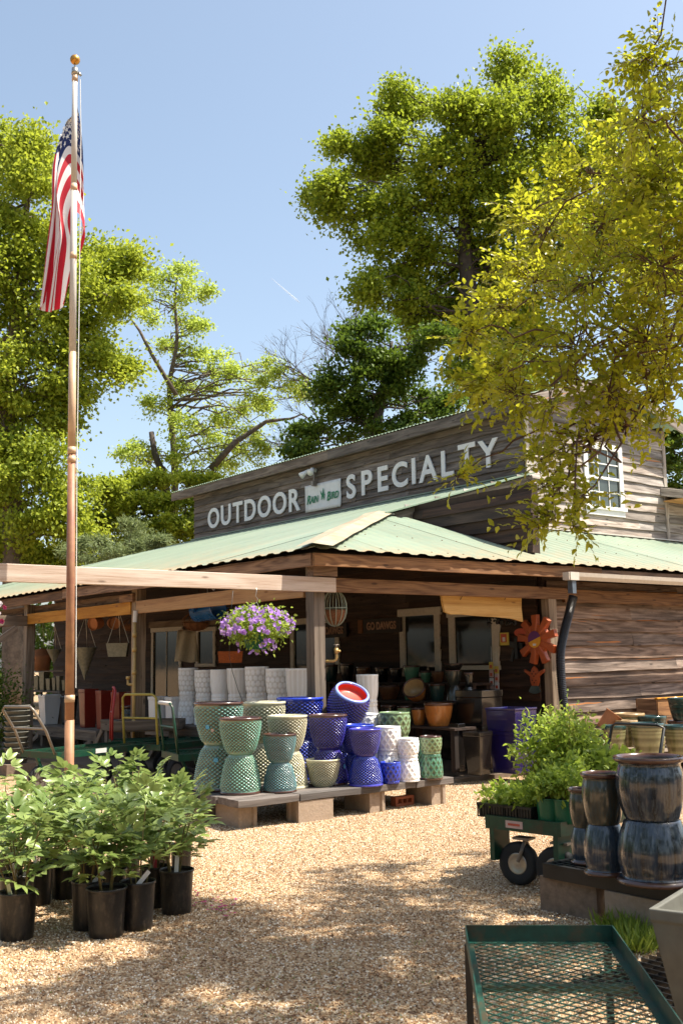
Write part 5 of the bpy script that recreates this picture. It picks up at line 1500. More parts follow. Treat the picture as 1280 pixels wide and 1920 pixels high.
# ---- crape myrtle hanging into view at the right, close to the camera
MY = thing('crape_myrtle', 'golden-green crape myrtle overhanging the yard at the right', 'tree', (7.1, 1.9, 0)); mo = Vector(MY.location)
MB_ = [(1240, 125, 50, 5.4), (1210, 110, 22, 5.2), (1265, 215, 70, 5.6), (1195, 235, 40, 5.5), (1190, 310, 60, 6.2), (1110, 325, 42, 6.4), (1045, 345, 40, 6.6), (1250, 350, 90, 5.2), (1130, 420, 75, 5.9), (1020, 430, 55, 6.3), (980, 400, 26, 6.5), (1240, 500, 100, 5.0), (1110, 530, 90, 5.5), (1000, 530, 55, 6.0), (955, 500, 24, 6.2), (935, 575, 34, 5.8), (880, 625, 26, 5.2), (1210, 640, 100, 5.3), (1080, 650, 90, 5.2), (970, 650, 60, 5.6), (905, 690, 36, 5.6), (875, 735, 24, 5.0), (940, 760, 55, 5.3), (1030, 770, 65, 5.0), (1140, 760, 70, 5.2), (1240, 720, 75, 5.6), (1030, 845, 36, 5.5), (985, 862, 22, 5.4), (990, 915, 24, 5.3), (1060, 850, 45, 5.2), (1050, 915, 26, 5.1), (1035, 965, 20, 5.0), (1075, 985, 16, 5.0), (1010, 985, 18, 5.0), (1110, 830, 35, 5.4), (1175, 800, 30, 5.6), (1240, 775, 26, 5.5), (830, 895, 13, 5.3), (1090, 930, 18, 5.1)]
def _mv(x, y, r, D):
    if 640 < y and x < 1010: x += 28
    if 700 < y < 800: y -= 22
    return x, y, (r * .85 if (x < 1060 and y > 600) else r), D
MB_ = [_mv(*b) for b in MB_]
blw = [(at(x, y, D), r * D / FPX) for x, y, r, D in MB_]
# the part of the crown beyond the right and top of the picture (it shades the yard)
for lat, D, z, R in [(2.9, 6.4, 4.9, .8), (3.3, 5.6, 4.0, .8), (3.4, 5.0, 3.2, .7), (2.9, 5.4, 5.3, .8), (2.4, 4.6, 5.2, .7), (1.9, 4.4, 5.6, .6), (2.6, 4.2, 4.6, .7), (3.6, 6.6, 3.8, .8), (1.9, 3.7, 4.5, .6), (2.4, 3.6, 3.6, .5), (2.9, 3.4, 4.2, .6)]:
    p = VH * D + RH * lat
    for k in range(5):
        d = Vector(rand_unit(1)[0]); blw.append((Vector((p.x, p.y, z)) + d * R * .72, R * random.uniform(.26, .42)))
def _scr(p):
    q = p - Vector((0, 0, EYE)); z = q.dot(VD); return 640 + FPX * q.dot(CR) / z, 960 - FPX * q.dot(CU) / z
for k in range(44):
    gy = random.uniform(1600, 1915); gx = random.uniform(max(40, 900 - (gy - 1560) * 5), 1180)
    g_ = onZ(gx, gy)
    for z in [3.6 + .3 * i for i in range(14)]:
        c = g_ + Vector((.42 * z, -.36 * z, z)); sx, sy = _scr(c)
        if (sy < -190 or sx > 1420) or (sx > 1200 and 200 < sy < 700): blw.append((c, random.uniform(.10, .21))); break
m = MB()
for k in range(4):
    a = Vector((0.12 * math.cos(k * 1.6), 0.12 * math.sin(k * 1.6), 0)); top = Vector((math.cos(k * 1.6) * .5, math.sin(k * 1.6) * .5, 2.6))
    m.tube([a, a * 1.8 + Vector((0, 0, 1.0)), a * 2.6 + Vector((0, 0, 1.9)), top], [0.06, 0.05, 0.045, 0.04], 8)
m.build('trunk', M['twig'], MY, True)
lm = MB(); TW = []; 
for bi, (c, R) in enumerate(blw):
    T0 = Vector((7.1, 1.9, 2.4)); dc = (c - T0).length
    cand = [q for q, _ in blw if (q - T0).length < dc * .86]
    st = min(cand, key=lambda q: (q - c).length) if cand else T0
    if (st - c).length > dc * .8: st = T0
    r0b = .018 * max(.22, 1 - dc / 5.5)
    path = wiggle(st, c, 7, 0.06, 0.16)
    lm.tube([p - mo for p in path], [r0b * (1 - .45 * i / 7) + .001 for i in range(8)], 5, cap=False)
    K = int(28 + 720 * R * R) if bi < len(MB_) else int(16 + 620 * R * R)
    if bi < len(MB_) and MB_[bi][1] > 740: K = int(K * (.55 if MB_[bi][1] < 840 else .42))
    for k in range(K):
        d = Vector(rand_unit(1)[0]); d.z *= .85
        e = c + d * R * random.uniform(.35, 1.05)
        s = c + (e - c) * random.uniform(.0, .45)
        tdir = ((e - c).normalized() * .6 - RH * .25 + Vector([random.gauss(0, .45) for _ in range(3)]) + Vector((0, 0, -.12))).normalized()
        TW.append((e, tdir)); 
        if random.random() < .6: lm.tube([s - mo, (s + e) / 2 - mo + Vector([random.gauss(0, .015) for _ in range(3)]), e - mo, e + tdir * .16 - mo], [0.0035, .003, .0022, .0012], 3, cap=False)
o = lm.build('branches', M['twig'], MY, True); o['kind'] = 'stuff'
C = []; AX = []; NR = []; LL = []; TI = []
for e, t in TW:
    t0 = random.random(); n = random.randint(7, 13); ln = random.uniform(.12, .26)
    s = t.orthogonal().normalized(); s = Matrix.Rotation(random.uniform(0, 6.28), 3, t) @ s
    if abs(s.z) > .75: s = t.cross(s).normalized()
    for i in range(n):
        f = i / n; p = e + t * (ln * f) + Vector((0, 0, -.02 * f * f)); sg = 1 if i % 2 else -1
        ax = (t * .65 + s * sg * .8 + Vector([random.gauss(0, .22) for _ in range(3)])).normalized()
        C.append(p); AX.append(ax); NR.append((t.cross(s) * (1 if t.cross(s).z > 0 else -1) + Vector([random.gauss(0, .35) for _ in range(3)])).normalized())
        LL.append(random.uniform(.030, .055)); TI.append(min(1, max(0, random.gauss(.2 + .5 * t0, .2))))
C = np.array(C); AX = np.array(AX); NR = np.array(NR); LL = np.array(LL); TI = np.array(TI)
dep = (C * np.array(VH)[None]).sum(1); lat = (C * np.array(RH)[None]).sum(1)
inview = (lat / dep < 0.31) & ((C[:, 2] - EYE) / dep < 0.62)
order = np.argsort(np.where(inview, dep / LL, 1e9))
single = set(order[:300].tolist())
keep = np.array([i for i in range(len(C)) if i not in single])
me = leaf_mesh('leaves', C[keep] - np.array(mo)[None], AX[keep], NR[keep], LL[keep], LL[keep] * .5, TI[keep], M['leaf_myrtle'], 0.18, 8)
o = link('leaves', me, MY); o['kind'] = 'stuff'
LM = []
for k in range(6):
    LM.append(leaf_mesh('leaf', np.zeros((1, 3)), np.array([[1., 0, 0]]), np.array([[0, 0, 1.]]), np.array([1.0]), np.array([.5]), np.array([.25 + .13 * k]), M['leaf_myrtle'], 0.18, 8))
for i in list(single):
    x = Vector(AX[i]); z = Vector(NR[i]); y = z.cross(x).normalized(); z = x.cross(y)
    o = link('leaf', LM[i % 6], MY)
    o.matrix_local = Matrix.Translation(Vector(C[i]) - mo) @ Matrix((x, y, z)).transposed().to_4x4() @ Matrix.Diagonal((LL[i], LL[i], LL[i], 1))
# dark seed capsules
m = MB()
for k in random.sample(range(len(TW)), 150):
    e, t = TW[k]
    for j in range(random.randint(4, 9)):
        p = e + t * .15 + Vector([random.gauss(0, .022) for _ in range(3)]) - mo
        m.sphere(p, random.uniform(.004, .0065), 5, 4)
o = m.build('seed_capsules', M['berry'], MY); o['kind'] = 'stuff'

# ================================================================== POTTED PLANTS
def compound_leaf(seed, L=0.20):
    r = np.random.default_rng(seed); C = []; A = []; N = []; S = []; T = []
    m = MB()
    def leaflet(p, d, l, t): C.append(p); A.append(d); N.append((r.normal(0, .18), r.normal(0, .18), 1)); S.append(l); T.append(t)
    t0 = r.uniform(.2, .8)
    def arm(p, ang, l):
        d = np.array([math.cos(ang), math.sin(ang), -.08]); q = p + d * l * .4
        for a, k in ((0, 1.0), (.62, .82), (-.62, .82)):
            leaflet(q, np.array([math.cos(ang + a + r.normal(0, .08)), math.sin(ang + a), r.uniform(-.25, .1)]), l * k, min(1, max(0, t0 + r.normal(0, .15))))
    b = np.array([L * .35, 0, L * .06])
    arm(b + np.array([L * .12, 0, 0]), 0, L * .56); arm(b, .85, L * .48); arm(b, -.85, L * .48)
    return leaf_mesh('leaf', np.array(C), unit(np.array(A)), unit(np.array(N)), np.array(S), np.array(S) * .40, np.array(T), M['leaf_peony'], .16, 8)
PLM = [compound_leaf(k) for k in range(7)]
nurs = pot_mesh('nursery', 'plain', 'dark', 'dark', 'inner').copy()
nurs.materials[0] = M['black_pot']; nurs.materials[1] = M['black_pot']; nurs.materials[2] = M['soil']
def peony(label, cx, w, yrim, yb, hgt, lean=0.0, tags=(), ns=6, seed=0, nl=6):
    rr = random.Random(seed)
    q, r, D = fit(cx, yb, w, 0.0, 0.8)
    h = (yb - yrim) * D / FPX * 0.98
    T = thing('potted_peony', label, 'potted plant', (q.x, q.y, 0), rr.uniform(0, 6), 'peonies in black nursery pots')
    link('pot', nurs, T, (0, 0, 0), (0, 0, 0), (r, r, h))
    m = MB(); m.lathe([(0, h * .9), (r * .5, h * .9 + .008), (r * .93, h * .89)], 18); m.build('soil', M['soil'], T)
    for s in range(ns):
        a = 2 * math.pi * s / ns + rr.uniform(-.4, .4); br = r * rr.uniform(.15, .55)
        H = hgt * rr.uniform(.50, .80); ol = rr.uniform(.07, .19) * (hgt / .5)
        P = [Vector((br * math.cos(a), br * math.sin(a), h * .88)), Vector(((br + ol * .35) * math.cos(a), (br + ol * .35) * math.sin(a), h + H * .5)), Vector(((br + ol) * math.cos(a), (br + ol) * math.sin(a), h + H))]
        cp_ = catmull(P, 4); m = MB(); m.tube(cp_, [.0055 * (1 - .5 * i / (len(cp_) - 1)) for i in range(len(cp_))], 5); m.build('stem', M['stem'], T, True)
        for k in range(nl):
            f = .22 + .78 * k / (nl - 1); i = min(len(cp_) - 1, int(f * (len(cp_) - 1) + .5)); p = cp_[i]
            la = a + k * 2.4 + rr.uniform(-.4, .4); el = rr.uniform(.15, .65) + (.5 if k == nl - 1 else 0)
            o = link('leaf', PLM[rr.randrange(7)], T, p, (rr.uniform(-.4, .4), -el, la)); s_ = rr.uniform(.7, 1.25) * (1.0 if f < .95 else .85); o.scale = (s_, s_, s_)
    for (ta, mt, tl) in tags:
        m = MB(); m.box((0, 0, 0.05), (0.024, 0.002, 0.12)); o = m.build('plant_tag', M[mt], T)
        wa = ta - T.rotation_euler.z
        o.location = (r * .6 * math.cos(wa), r * .6 * math.sin(wa), h * .9); o.rotation_euler = (rr.uniform(-.4, .4), tl, wa + math.pi / 2)
    return T
CAMA = math.atan2(-VH.y, -VH.x)      # towards the camera
PE = [('black nursery pot of peony with a pale tag, cut by the left picture edge', 32, 70, 1683, 1766, .42, [(CAMA - .3, 'tag_green', .0)]),
      ('peony pot behind the one at the left picture edge with two white tags', 30, 64, 1650, 1733, .46, [(CAMA + .9, 'tag_white', .2), (CAMA + .3, 'tag_white', -.3)]),
      ('dusty peony pot between the left edge group and the flagpole', 72, 52, 1628, 1700, .45, [(CAMA, 'tag_white', -.3)]),
      ('peony pot standing right under the flagpole', 121, 53, 1615, 1688, .52, []),
      ('peony pot half behind the front centre pot with a long white tag', 162, 56, 1661, 1747, .48, [(CAMA + .6, 'tag_white', .9)]),
      ('front centre peony pot nearest the camera, small sprout on its rim', 199, 74, 1676, 1762, .44, []),
      ('peony pot right of the front centre one with a tilted white tag', 258, 65, 1663, 1747, .50, [(CAMA, 'tag_white', .7)]),
      ('peony pot with a red label behind the tilted white tag', 291, 52, 1632, 1704, .50, [(CAMA + .1, 'tag_red', .0), (CAMA - .3, 'tag_green', .0)]),
      ('peony pot at the right end of the group with a white tag', 331, 63, 1640, 1717, .52, [(CAMA + .1, 'tag_white', .05)]),
      ('peony pot in the second row behind the front centre pot', 214, 46, 1636, 1700, .55, [(CAMA, 'tag_green', .1)]),
      ('small brownish peony pot furthest back at the right', 340, 40, 1588, 1640, .42, []),
      ('tall peony in the third row with the highest shoots', 240, 44, 1608, 1665, .68, []),
      ('peony in the third row just left of the flagpole foot', 95, 44, 1600, 1655, .45, []),
      ('peony far back between the tall shoots and the timber bench', 300, 40, 1595, 1648, .56, []),
      ('peony far back at the left edge behind the others', 18, 50, 1610, 1672, .58, []),
      ('peony in the third row just right of the flagpole foot', 170, 44, 1605, 1660, .58, [])]
for i, (lab, cx, w, yr, yb, h, tg) in enumerate(PE):
    peony(lab, cx, w, yr, yb, h * (1 + .1 * math.sin(i * 2.3)), 0, tg, ns=(5, 6, 4, 7)[i % 4], seed=i * 7 + 3, nl=6)

def bush(parent, c, rad, n, L, mat, droop=0.1, lw=.5, name='foliage', per=10, stems=0, base=None, smat='stem', pts=8):
    """leafy mass made of sprigs, c and rad in the parent's space"""
    K = max(3, n // per); d = rand_unit(K); rr = RNG.random(K) ** .45
    P = np.array(c)[None] + d * rr[:, None] * np.array(rad)[None]
    O = unit(d + np.array([0, 0, .3]))
    s = min(rad) * .22
    C, ax, nr, Ls, ti = crown_leaves(P, O, per, (s, s, s), L, droop)
    o = link(name, leaf_mesh(name, C, ax, nr, Ls, Ls * lw, ti, M[mat], .2, pts), parent); o['kind'] = 'stuff'
    if stems:
        m = MB()
        b = Vector(base if base is not None else (c[0], c[1], c[2] - rad[2]))
        for k in range(stems):
            e = Vector(P[k % K]); m.tube([b + Vector((random.gauss(0, .02), random.gauss(0, .02), 0)), b.lerp(e, .5) + Vector((0, 0, .02)), e], [.004, .003, .002], 4, cap=False)
        m.build('stems', M[smat], parent, True)
    return P

# ---- hanging petunia basket
pb = at(481, 1212, onY(481, 1110, 8.76).dot(VH))
PB = thing('hanging_petunias', 'hanging basket overflowing with purple petunias under the pergola beam', 'hanging basket', pb)
m = MB(); m.lathe([(0, -.03), (.10, -.03), (.135, .13), (.15, .135), (.15, .15), (.13, .15), (.12, .10), (0, .10)], 20); m.build('basket', M['green_pot'], PB, True)
bush(PB, (0, 0, .22), (.34, .34, .17), 2600, .035, 'leaf_cart', .5, .55, per=8)
bush(PB, (0, 0, .10), (.30, .30, .14), 700, .035, 'leaf_cart', .8, .55, per=8, name='trailing_foliage')
def flower_mesh(k):
    m = MB(); r = random.Random(k); n = 10; vs = [(0, 0, -.012)]
    for i in range(n):
        a = 2 * math.pi * i / n; rr = .024 * (1.0 if i % 2 == 0 else .82); vs.append((rr * math.cos(a), rr * math.sin(a), .006 + r.uniform(-.003, .004)))
    for i in range(n):
        a = 2 * math.pi * i / n; vs.append((.009 * math.cos(a), .009 * math.sin(a), .0))
    fs = []
    for i in range(n):
        j = (i + 1) % n; fs += [(0, 11 + i, 11 + j), (11 + i, 1 + i, 1 + j, 11 + j)]
    m.add(vs, fs); me = m.mesh('flower', M['petunia'])
    a = me.attributes.new('tint', 'FLOAT', 'FACE'); a.data.foreach_set('value', [min(1, max(0, (.9 if i % 2 == 0 else .12 + .11 * k))) for i in range(len(me.polygons))])
    return me
FLM = [flower_mesh(k) for k in range(6)]
for k in range(230):
    a = random.uniform(0, 6.283); u = random.uniform(-.35, 1.0)
    c = math.sqrt(max(0, 1 - min(1, abs(u)) ** 2)); 
    d = Vector((c * math.cos(a), c * math.sin(a), u)); rf = random.uniform(.93, 1.08)
    p = Vector((d.x * .355 * rf, d.y * .355 * rf, .19 + d.z * .20 * rf))
    if k > 205: p = Vector((math.cos(a) * .2, math.sin(a) * .2, random.uniform(-.08, .06)))
    q = (d + Vector([random.gauss(0, .35) for _ in range(3)])).to_track_quat('Z', 'Y')
    o = link('flower', FLM[k % 6], PB, p); o.rotation_euler = q.to_euler(); s = random.uniform(.85, 1.35); o.scale = (s, s, s)
m = MB(); hk = onY(481, 1112, 8.745) - pb
for k in range(3):
    a = k * 2.09 + .4; m.tube([(.14 * math.cos(a), .14 * math.sin(a), .14), (.10 * math.cos(a), .10 * math.sin(a), .35), (hk.x, hk.y, hk.z - .09)], .0022, 4)
m.tube([(hk.x, hk.y, hk.z - .09), (hk.x + .015, hk.y, hk.z - .06), (hk.x - .012, hk.y, hk.z - .03), (hk.x, hk.y, hk.z + .01), (hk.x, hk.y, hk.z + .05)], .004, 6)
m.build('hanger', M['steel'], PB, True)
# pink petunias cut by the left edge
pe = at(2, 1142, 8.2); PP = thing('pink_petunias', 'magenta and white petunias peeking in at the left picture edge', 'flowers', pe)
for k in range(16):
    p = Vector([random.gauss(0, .045) for _ in range(3)]) - RH * .07
    if k == 0: p = RH * .035 + Vector((0, 0, .015))
    me = FLM[k % 6].copy(); me.materials.clear(); me.materials.append(M['white_petal'] if k % 3 else M['petal'])
    o = link('flower', me, PP, p); o.rotation_euler = (-VH + Vector([random.gauss(0, .4) for _ in range(3)])).to_track_quat('Z', 'Y').to_euler()
bush(PP, tuple(-RH * .12), (.1, .1, .08), 160, .035, 'leaf_cart', .5, .55, per=8)
m = MB(); m.tube([-RH * .12 + Vector((0, 0, .05)), -RH * .12 + Vector((0, 0, 1.05))], .003, 5); m.build('hanger', M['steel'], PP)

# ---- dark shrub at the left behind the porch posts
S = thing('evergreen_shrub', 'dark glossy evergreen shrub in shade at the left edge of the porch', 'shrub', (onZ(-25, 1425).x, onZ(-25, 1425).y, 0))
bush(S, (0, .3, .75), (.75, .6, .72), 5200, .055, 'leaf_dark', .1, .6, per=9, stems=14, base=(0, .3, 0), pts=4)

# ---- plant cart, right
wz = 0.40
pc0 = at(911, 1540, 5.75)
CT = thing('plant_cart', 'green steel nursery cart loaded with bedding plants at the right', 'cart', (0, 0, 0))
_pA = at(912, 1527, 7.0); _pB = at(1046, 1547, 6.62)
cA = _pA
A0 = Vector((_pA.x, _pA.y, 0)); B0 = Vector((_pB.x, _pB.y, 0))
uy = (A0 - B0).normalized(); Wd_ = (A0 - B0).length; ux = Vector((uy.y, -uy.x, 0))
CT.location = B0; CT.rotation_euler = (0, 0, math.atan2(ux.y, ux.x))
def build_cart():
    z = cA.z - .0
    f = MB()
    # rails of an open-sided deck
    L1 = 1.22
    f.bar((0, 0, z - .045), (L1, 0, z - .045), .03, .085); f.build('side_rail', M['green_metal'], CT)
    f = MB(); f.bar((0, Wd_, z - .045), (L1, Wd_, z - .045), .03, .085); f.build('side_rail', M['green_metal'], CT)
    f = MB(); f.bar((0.016, .016, z - .045), (0.016, Wd_ - .016, z - .045), .03, .084); f.build('end_rail', M['green_metal'], CT)
    f = MB(); f.bar((L1 - .016, .016, z - .045), (L1 - .016, Wd_ - .016, z - .045), .03, .084); f.build('end_rail', M['green_metal'], CT)
    f = MB()
    for i in range(20): f.bar((.03 + i * (L1 - .06) / 19, .02, z - .03), (.03 + i * (L1 - .06) / 19, Wd_ - .02, z - .03), .012, .008)
    for i in range(8): f.bar((.03, .04 + i * .078, z - .036), (L1 - .03, .04 + i * .078, z - .036), .012, .006)
    o = f.build('mesh_deck', M['green_metal'], CT)
    for x in (.09, L1 - .16):
        for y in (.03, Wd_ - .03):
            f = MB(); f.box((x if x < .3 else x + .02, y, z - .185), (.17 if x < .3 else .28, .035, .20)); f.build('corner_plate', M['green_metal'], CT)
    m = MB(); m.box((-.0015, .33, z - .045), (.004, .13, .045)); lb = m.build('maker_label', M['pink_paper'], CT)
    m = MB(); m.box((-.0045, .33, z - .045), (.003, .09, .014)); m.build('label_print', M['red_paper'], lb)
    # wheels
    wr = 0.135
    for x, y in ((.10, .09), (.10, Wd_ - .17), (L1 - .12, .06), (L1 - .12, Wd_ - .06)):
        w = MB(); w.tube([(0, 0, .0), (0, 0, .0)], .001, 3)
        g = link('wheel', None, CT) if False else None
        t = MB(); n = 28; pr = [(wr - .066, -.028), (wr - .02, -.038), (wr - .004, -.026), (wr, 0), (wr - .004, .026), (wr - .02, .038), (wr - .066, .028)]
        vs = []
        for (rr, yy) in pr:
            for k in range(n):
                a = 2 * math.pi * k / n; r2 = rr + (.003 if (k % 2 and rr > wr - .01) else 0); vs.append((r2 * math.cos(a), yy, r2 * math.sin(a)))
        fs = [(i * n + k, (i + 1) * n + k, (i + 1) * n + (k + 1) % n, i * n + (k + 1) % n) for i in range(6) for k in range(n)]
        t.add(vs, fs); wo_ = t.build('tyre', M['rubber'], CT, True, (x, y, wr), (0, 0, math.pi / 2 + .1 if x < .3 else 0))
        h = MB(); vs = []
        for (rr, yy) in ((.0, -.034), (.02, -.034), (.022, -.022), (.04, -.018), (.05, -.020), (.062, -.030), (.070, -.026), (.070, .026), (.062, .03), (.05, .02), (.0, .03)):
            for k in range(20):
                a = 2 * math.pi * k / 20; vs.append((rr * math.cos(a), yy, rr * math.sin(a)))
        h.add(vs, [(i * 20 + k, (i + 1) * 20 + k, (i + 1) * 20 + (k + 1) % 20, i * 20 + (k + 1) % 20) for i in range(10) for k in range(20)])
        h.build('rim', M['steel'], wo_, True)
        k_ = MB(); k_.tube([(-.02, -.055, .02), (-.05, -.05, .09), (-.05, 0, .155)], .012, 6); k_.tube([(-.02, .055, .02), (-.05, .05, .09), (-.05, 0, .155)], .012, 6); k_.box((-.04, 0, .16), (.12, .09, .014))
        k_.build('caster_fork', M['grey_metal'], wo_)
    # handle going up at the far right end
    m = MB(); hz = onY(1240, 1368, 6).z
    m.tube([(L1 - .02, .06, z), (L1 + .22, .06, z + .30), (L1 + .30, .06, z + .48), (L1 + .28, .10, z + .5), (L1 + .28, Wd_ - .1, z + .5), (L1 + .30, Wd_ - .06, z + .48), (L1 + .22, Wd_ - .06, z + .30), (L1 - .02, Wd_ - .06, z)], .012, 8)
    m.build('handle', M['black_plastic'], CT, True)
    return z, L1
zc, L1 = build_cart()
def cart_world(x, y, z): return CT.location + ux * x + uy * y * (1) + Vector((0, 0, z))
rzC = CT.rotation_euler[2]
sgn = 1 if (Vector((-math.sin(rzC), math.cos(rzC), 0)).dot(uy) > 0) else -1
# seedling trays
def tray(label, x, y, L_, W2, h, n, leaf, seed):
    p = cart_world(x, y, zc - .022)
    T = thing('seedling_tray', label, 'seedling tray', p, rzC, 'seedling trays on the green cart')
    m = MB(); t = .004
    m.box((0, 0, .003), (L_, W2, .006)); m.box((0, -W2 / 2, h - .008), (L_ + .012, .012, .016)); m.box((0, W2 / 2, h - .008), (L_ + .012, .012, .016)); m.box((-L_ / 2, 0, h - .008), (.012, W2, .015)); m.box((L_ / 2, 0, h - .008), (.012, W2, .015))
    k = int(L_ / .022)
    for i in range(k + 1):
        for s in (-1, 1): m.box((-L_ / 2 + L_ * i / k, s * W2 / 2, h / 2), (.009, .004, h))
    k = int(W2 / .022)
    for i in range(k + 1):
        for s in (-1, 1): m.box((s * L_ / 2, -W2 / 2 + W2 * i / k, h / 2), (.004, .009, h))
    m.build('tray', M['black_plastic'], T)
    m = MB()
    for i in range(3):
        for j in range(2): m.box((-L_ / 3 + i * L_ / 3, -W2 / 4 + j * W2 / 2, h * .45), (L_ / 3 - .012, W2 / 2 - .012, h * .9), taper=1.08)
    m.build('cell_pots', M['black_pot'], T)
    for i in range(3):
        for j in range(2):
            bush(T, (-L_ / 3 + i * L_ / 3, -W2 / 4 + j * W2 / 2, h + .045), (.055, .055, .05), 60, .05, 'leaf_cart', -.1, .42, name='seedling', per=6)
    return T
tray('slatted black seedling tray at the near corner of the green cart', .15, .53, .26, .20, .09, 6, .05, 1)
tray('second black seedling tray beside the near one on the cart', .15, .315, .26, .20, .09, 6, .05, 2)
tray('black seedling tray behind the near ones on the cart deck', .44, .50, .26, .20, .09, 6, .05, 3)
gpm = pot_mesh('nursery', 'plain', 'dark', 'dark', 'inner').copy(); gpm.materials[0] = M['green_pot']; gpm.materials[1] = M['green_pot']; gpm.materials[2] = M['soil']
def cart_plant(label, x, y, r, h, fr, fz, n, L_, mat, extra=None, lw=.5):
    p = cart_world(x, y, zc - .022); T = thing('potted_plant', label, 'potted plant', p, random.uniform(0, 6), 'potted plants on the green cart')
    link('pot', gpm, T, (0, 0, 0), (0, 0, 0), (r, r, h))
    bush(T, (0, 0, h + fz * .92), (fr * .92, fr * .92, fz * .95), n, L_, mat, 0.0, lw, per=8, stems=10, base=(0, 0, h * .85))
    if extra: extra(T, h)
    return T
cart_plant('green nursery pot of low bright foliage at the cart front', .11, .135, .085, .15, .13, .08, 420, .042, 'leaf_cart')
cart_plant('second green nursery pot with lush foliage at the cart front', .13, -.02 + .05, .085, .15, .13, .09, 420, .042, 'leaf_cart')
cart_plant('leafy pot behind the second green pot on the cart', .32, .10, .085, .14, .16, .14, 700, .038, 'leaf_cart')
cart_plant('bushy pot with glossy leaves at the far end of the cart', .95, .12, .085, .14, .17, .13, 700, .045, 'leaf_cart')
def spikes(T, h):
    m = MB(); C_ = []; O_ = []
    for k in range(12):
        a = random.uniform(0, 6.28); rr = random.uniform(.02, .17); H = random.uniform(.36, .56)
        b = Vector((rr * .3 * math.cos(a), rr * .3 * math.sin(a), h)); e = Vector((rr * 1.2 * math.cos(a), rr * 1.2 * math.sin(a), h + H))
        m.tube([b, b.lerp(e, .5), e], [.003, .0025, .0015], 4, cap=False)
        for j in range(26):
            f = .62 + .38 * j / 26; p = b.lerp(e, f); C_.append(p + Vector([random.gauss(0, .008) for _ in range(3)]))
    m.build('flower_stalk', M['stem'], T, True)
    C_ = np.array(C_); n = len(C_)
    o = link('flower_buds', leaf_mesh('flower_buds', C_, rand_unit(n), rand_unit(n), np.full(n, .018), np.full(n, .012), RNG.random(n), M['leaf_yellow']), T); o['kind'] = 'stuff'
cart_plant('tall plant with pale yellow flower spikes in the middle of the cart', .62, .33, .10, .16, .24, .26, 2200, .04, 'leaf_cart', spikes)
cart_plant('second tall yellow-budded plant at the back of the cart', .86, .42, .10, .16, .22, .22, 1700, .04, 'leaf_cart', spikes)
cart_plant('tall loose airy plant at the near back corner of the cart', .55, .56, .09, .16, .13, .25, 420, .05, 'leaf_cart', None, .45)
cart_plant('broad-leaved plant trailing at the far right of the cart', .70, .06, .09, .14, .18, .13, 600, .06, 'leaf_cart', None, .7)

# ================================================================== FLAGPOLE AND FLAG
fb = at(129.5, 1500, 8.8); ft = at(141, 136, 8.8)
dirp = (ft - fb).normalized(); base = fb - dirp * (fb.z / dirp.z)
FP = thing('flagpole', 'tall tapering flagpole with rust-brown lower half and gold ball', 'flagpole', (base.x, base.y, 0)); fo = Vector(FP.location)
def pp(y):           # point on the pole axis seen at height y in the photo
    lo, hi = 0.0, 1.0
    def py(t):
        p = base.lerp(ft, t) - Vector((0, 0, EYE)); return 960 - FPX * p.dot(CU) / p.dot(VD)
    for _ in range(40):
        m_ = (lo + hi) / 2
        if py(m_) > y: lo = m_
        else: hi = m_
    return base.lerp(ft, lo) - fo
M['pole_low'] = plain('rusty_pole_paint', (0.40, 0.20, 0.10), 0.55, vary=0.3, nscale=6, dirt=(0.24, 0.09, 0.055))
M['pole_mid'] = plain('tan_worn_pole_paint', (0.62, 0.42, 0.26), 0.4, vary=0.2, nscale=5, dirt=(0.46, 0.22, 0.10))
M['pole_top'] = plain('white_pole_paint', (0.64, 0.59, 0.53), 0.5, vary=0.08, nscale=5)
def sec(nm, ya, yb, ra, rb, mat):
    m = MB(); m.tube([pp(ya), pp((ya + yb) / 2), pp(yb)], [ra, (ra + rb) / 2, rb], 20); m.build(nm, M[mat], FP, True)
m = MB(); m.tube([Vector((0, 0, 0)), pp(1350)], [.041, .039], 20); m.build('lower_section', M['pole_low'], FP, True)
sec('lower_section', 1350.5, 850, .038, .034, 'pole_low')
sec('upper_section', 849, 660, .034, .032, 'pole_mid'); sec('upper_section', 659.5, 345, .031, .028, 'pole_top'); sec('upper_section', 344.5, 140, .027, .023, 'pole_top')
for y, r in ((1310, .042), (862, .037), (845, .0375), (480, .031), (352, .030), (147, .027)):
    m = MB(); c = pp(y); m.tube([c - dirp * .03, c + dirp * .03], r, 20); m.build('collar', M['pole_mid'], FP, True)
m = MB(); c = pp(136); m.tube([c - dirp * .02, c + dirp * .04], [.032, .028], 16); m.tube([c + dirp * .03, c + dirp * .10], .009, 8); m.tube([c + Vector(RH) * .03, c + Vector(RH) * .055 - dirp * .03], .012, 8); m.build('truck', M['steel'], FP, True)
m = MB(); m.sphere(c + dirp * .125, .045, 20, 14); m.build('ball', M['ball'], FP, True)
m = MB(); m.tube([pp(150) + RH * .05 - VH * .01, pp(250) + RH * .058, pp(500) + RH * .055, pp(900) + RH * .045, pp(1290) + RH * .05], .004, 5); m.build('halyard', M['white_paint'], FP)

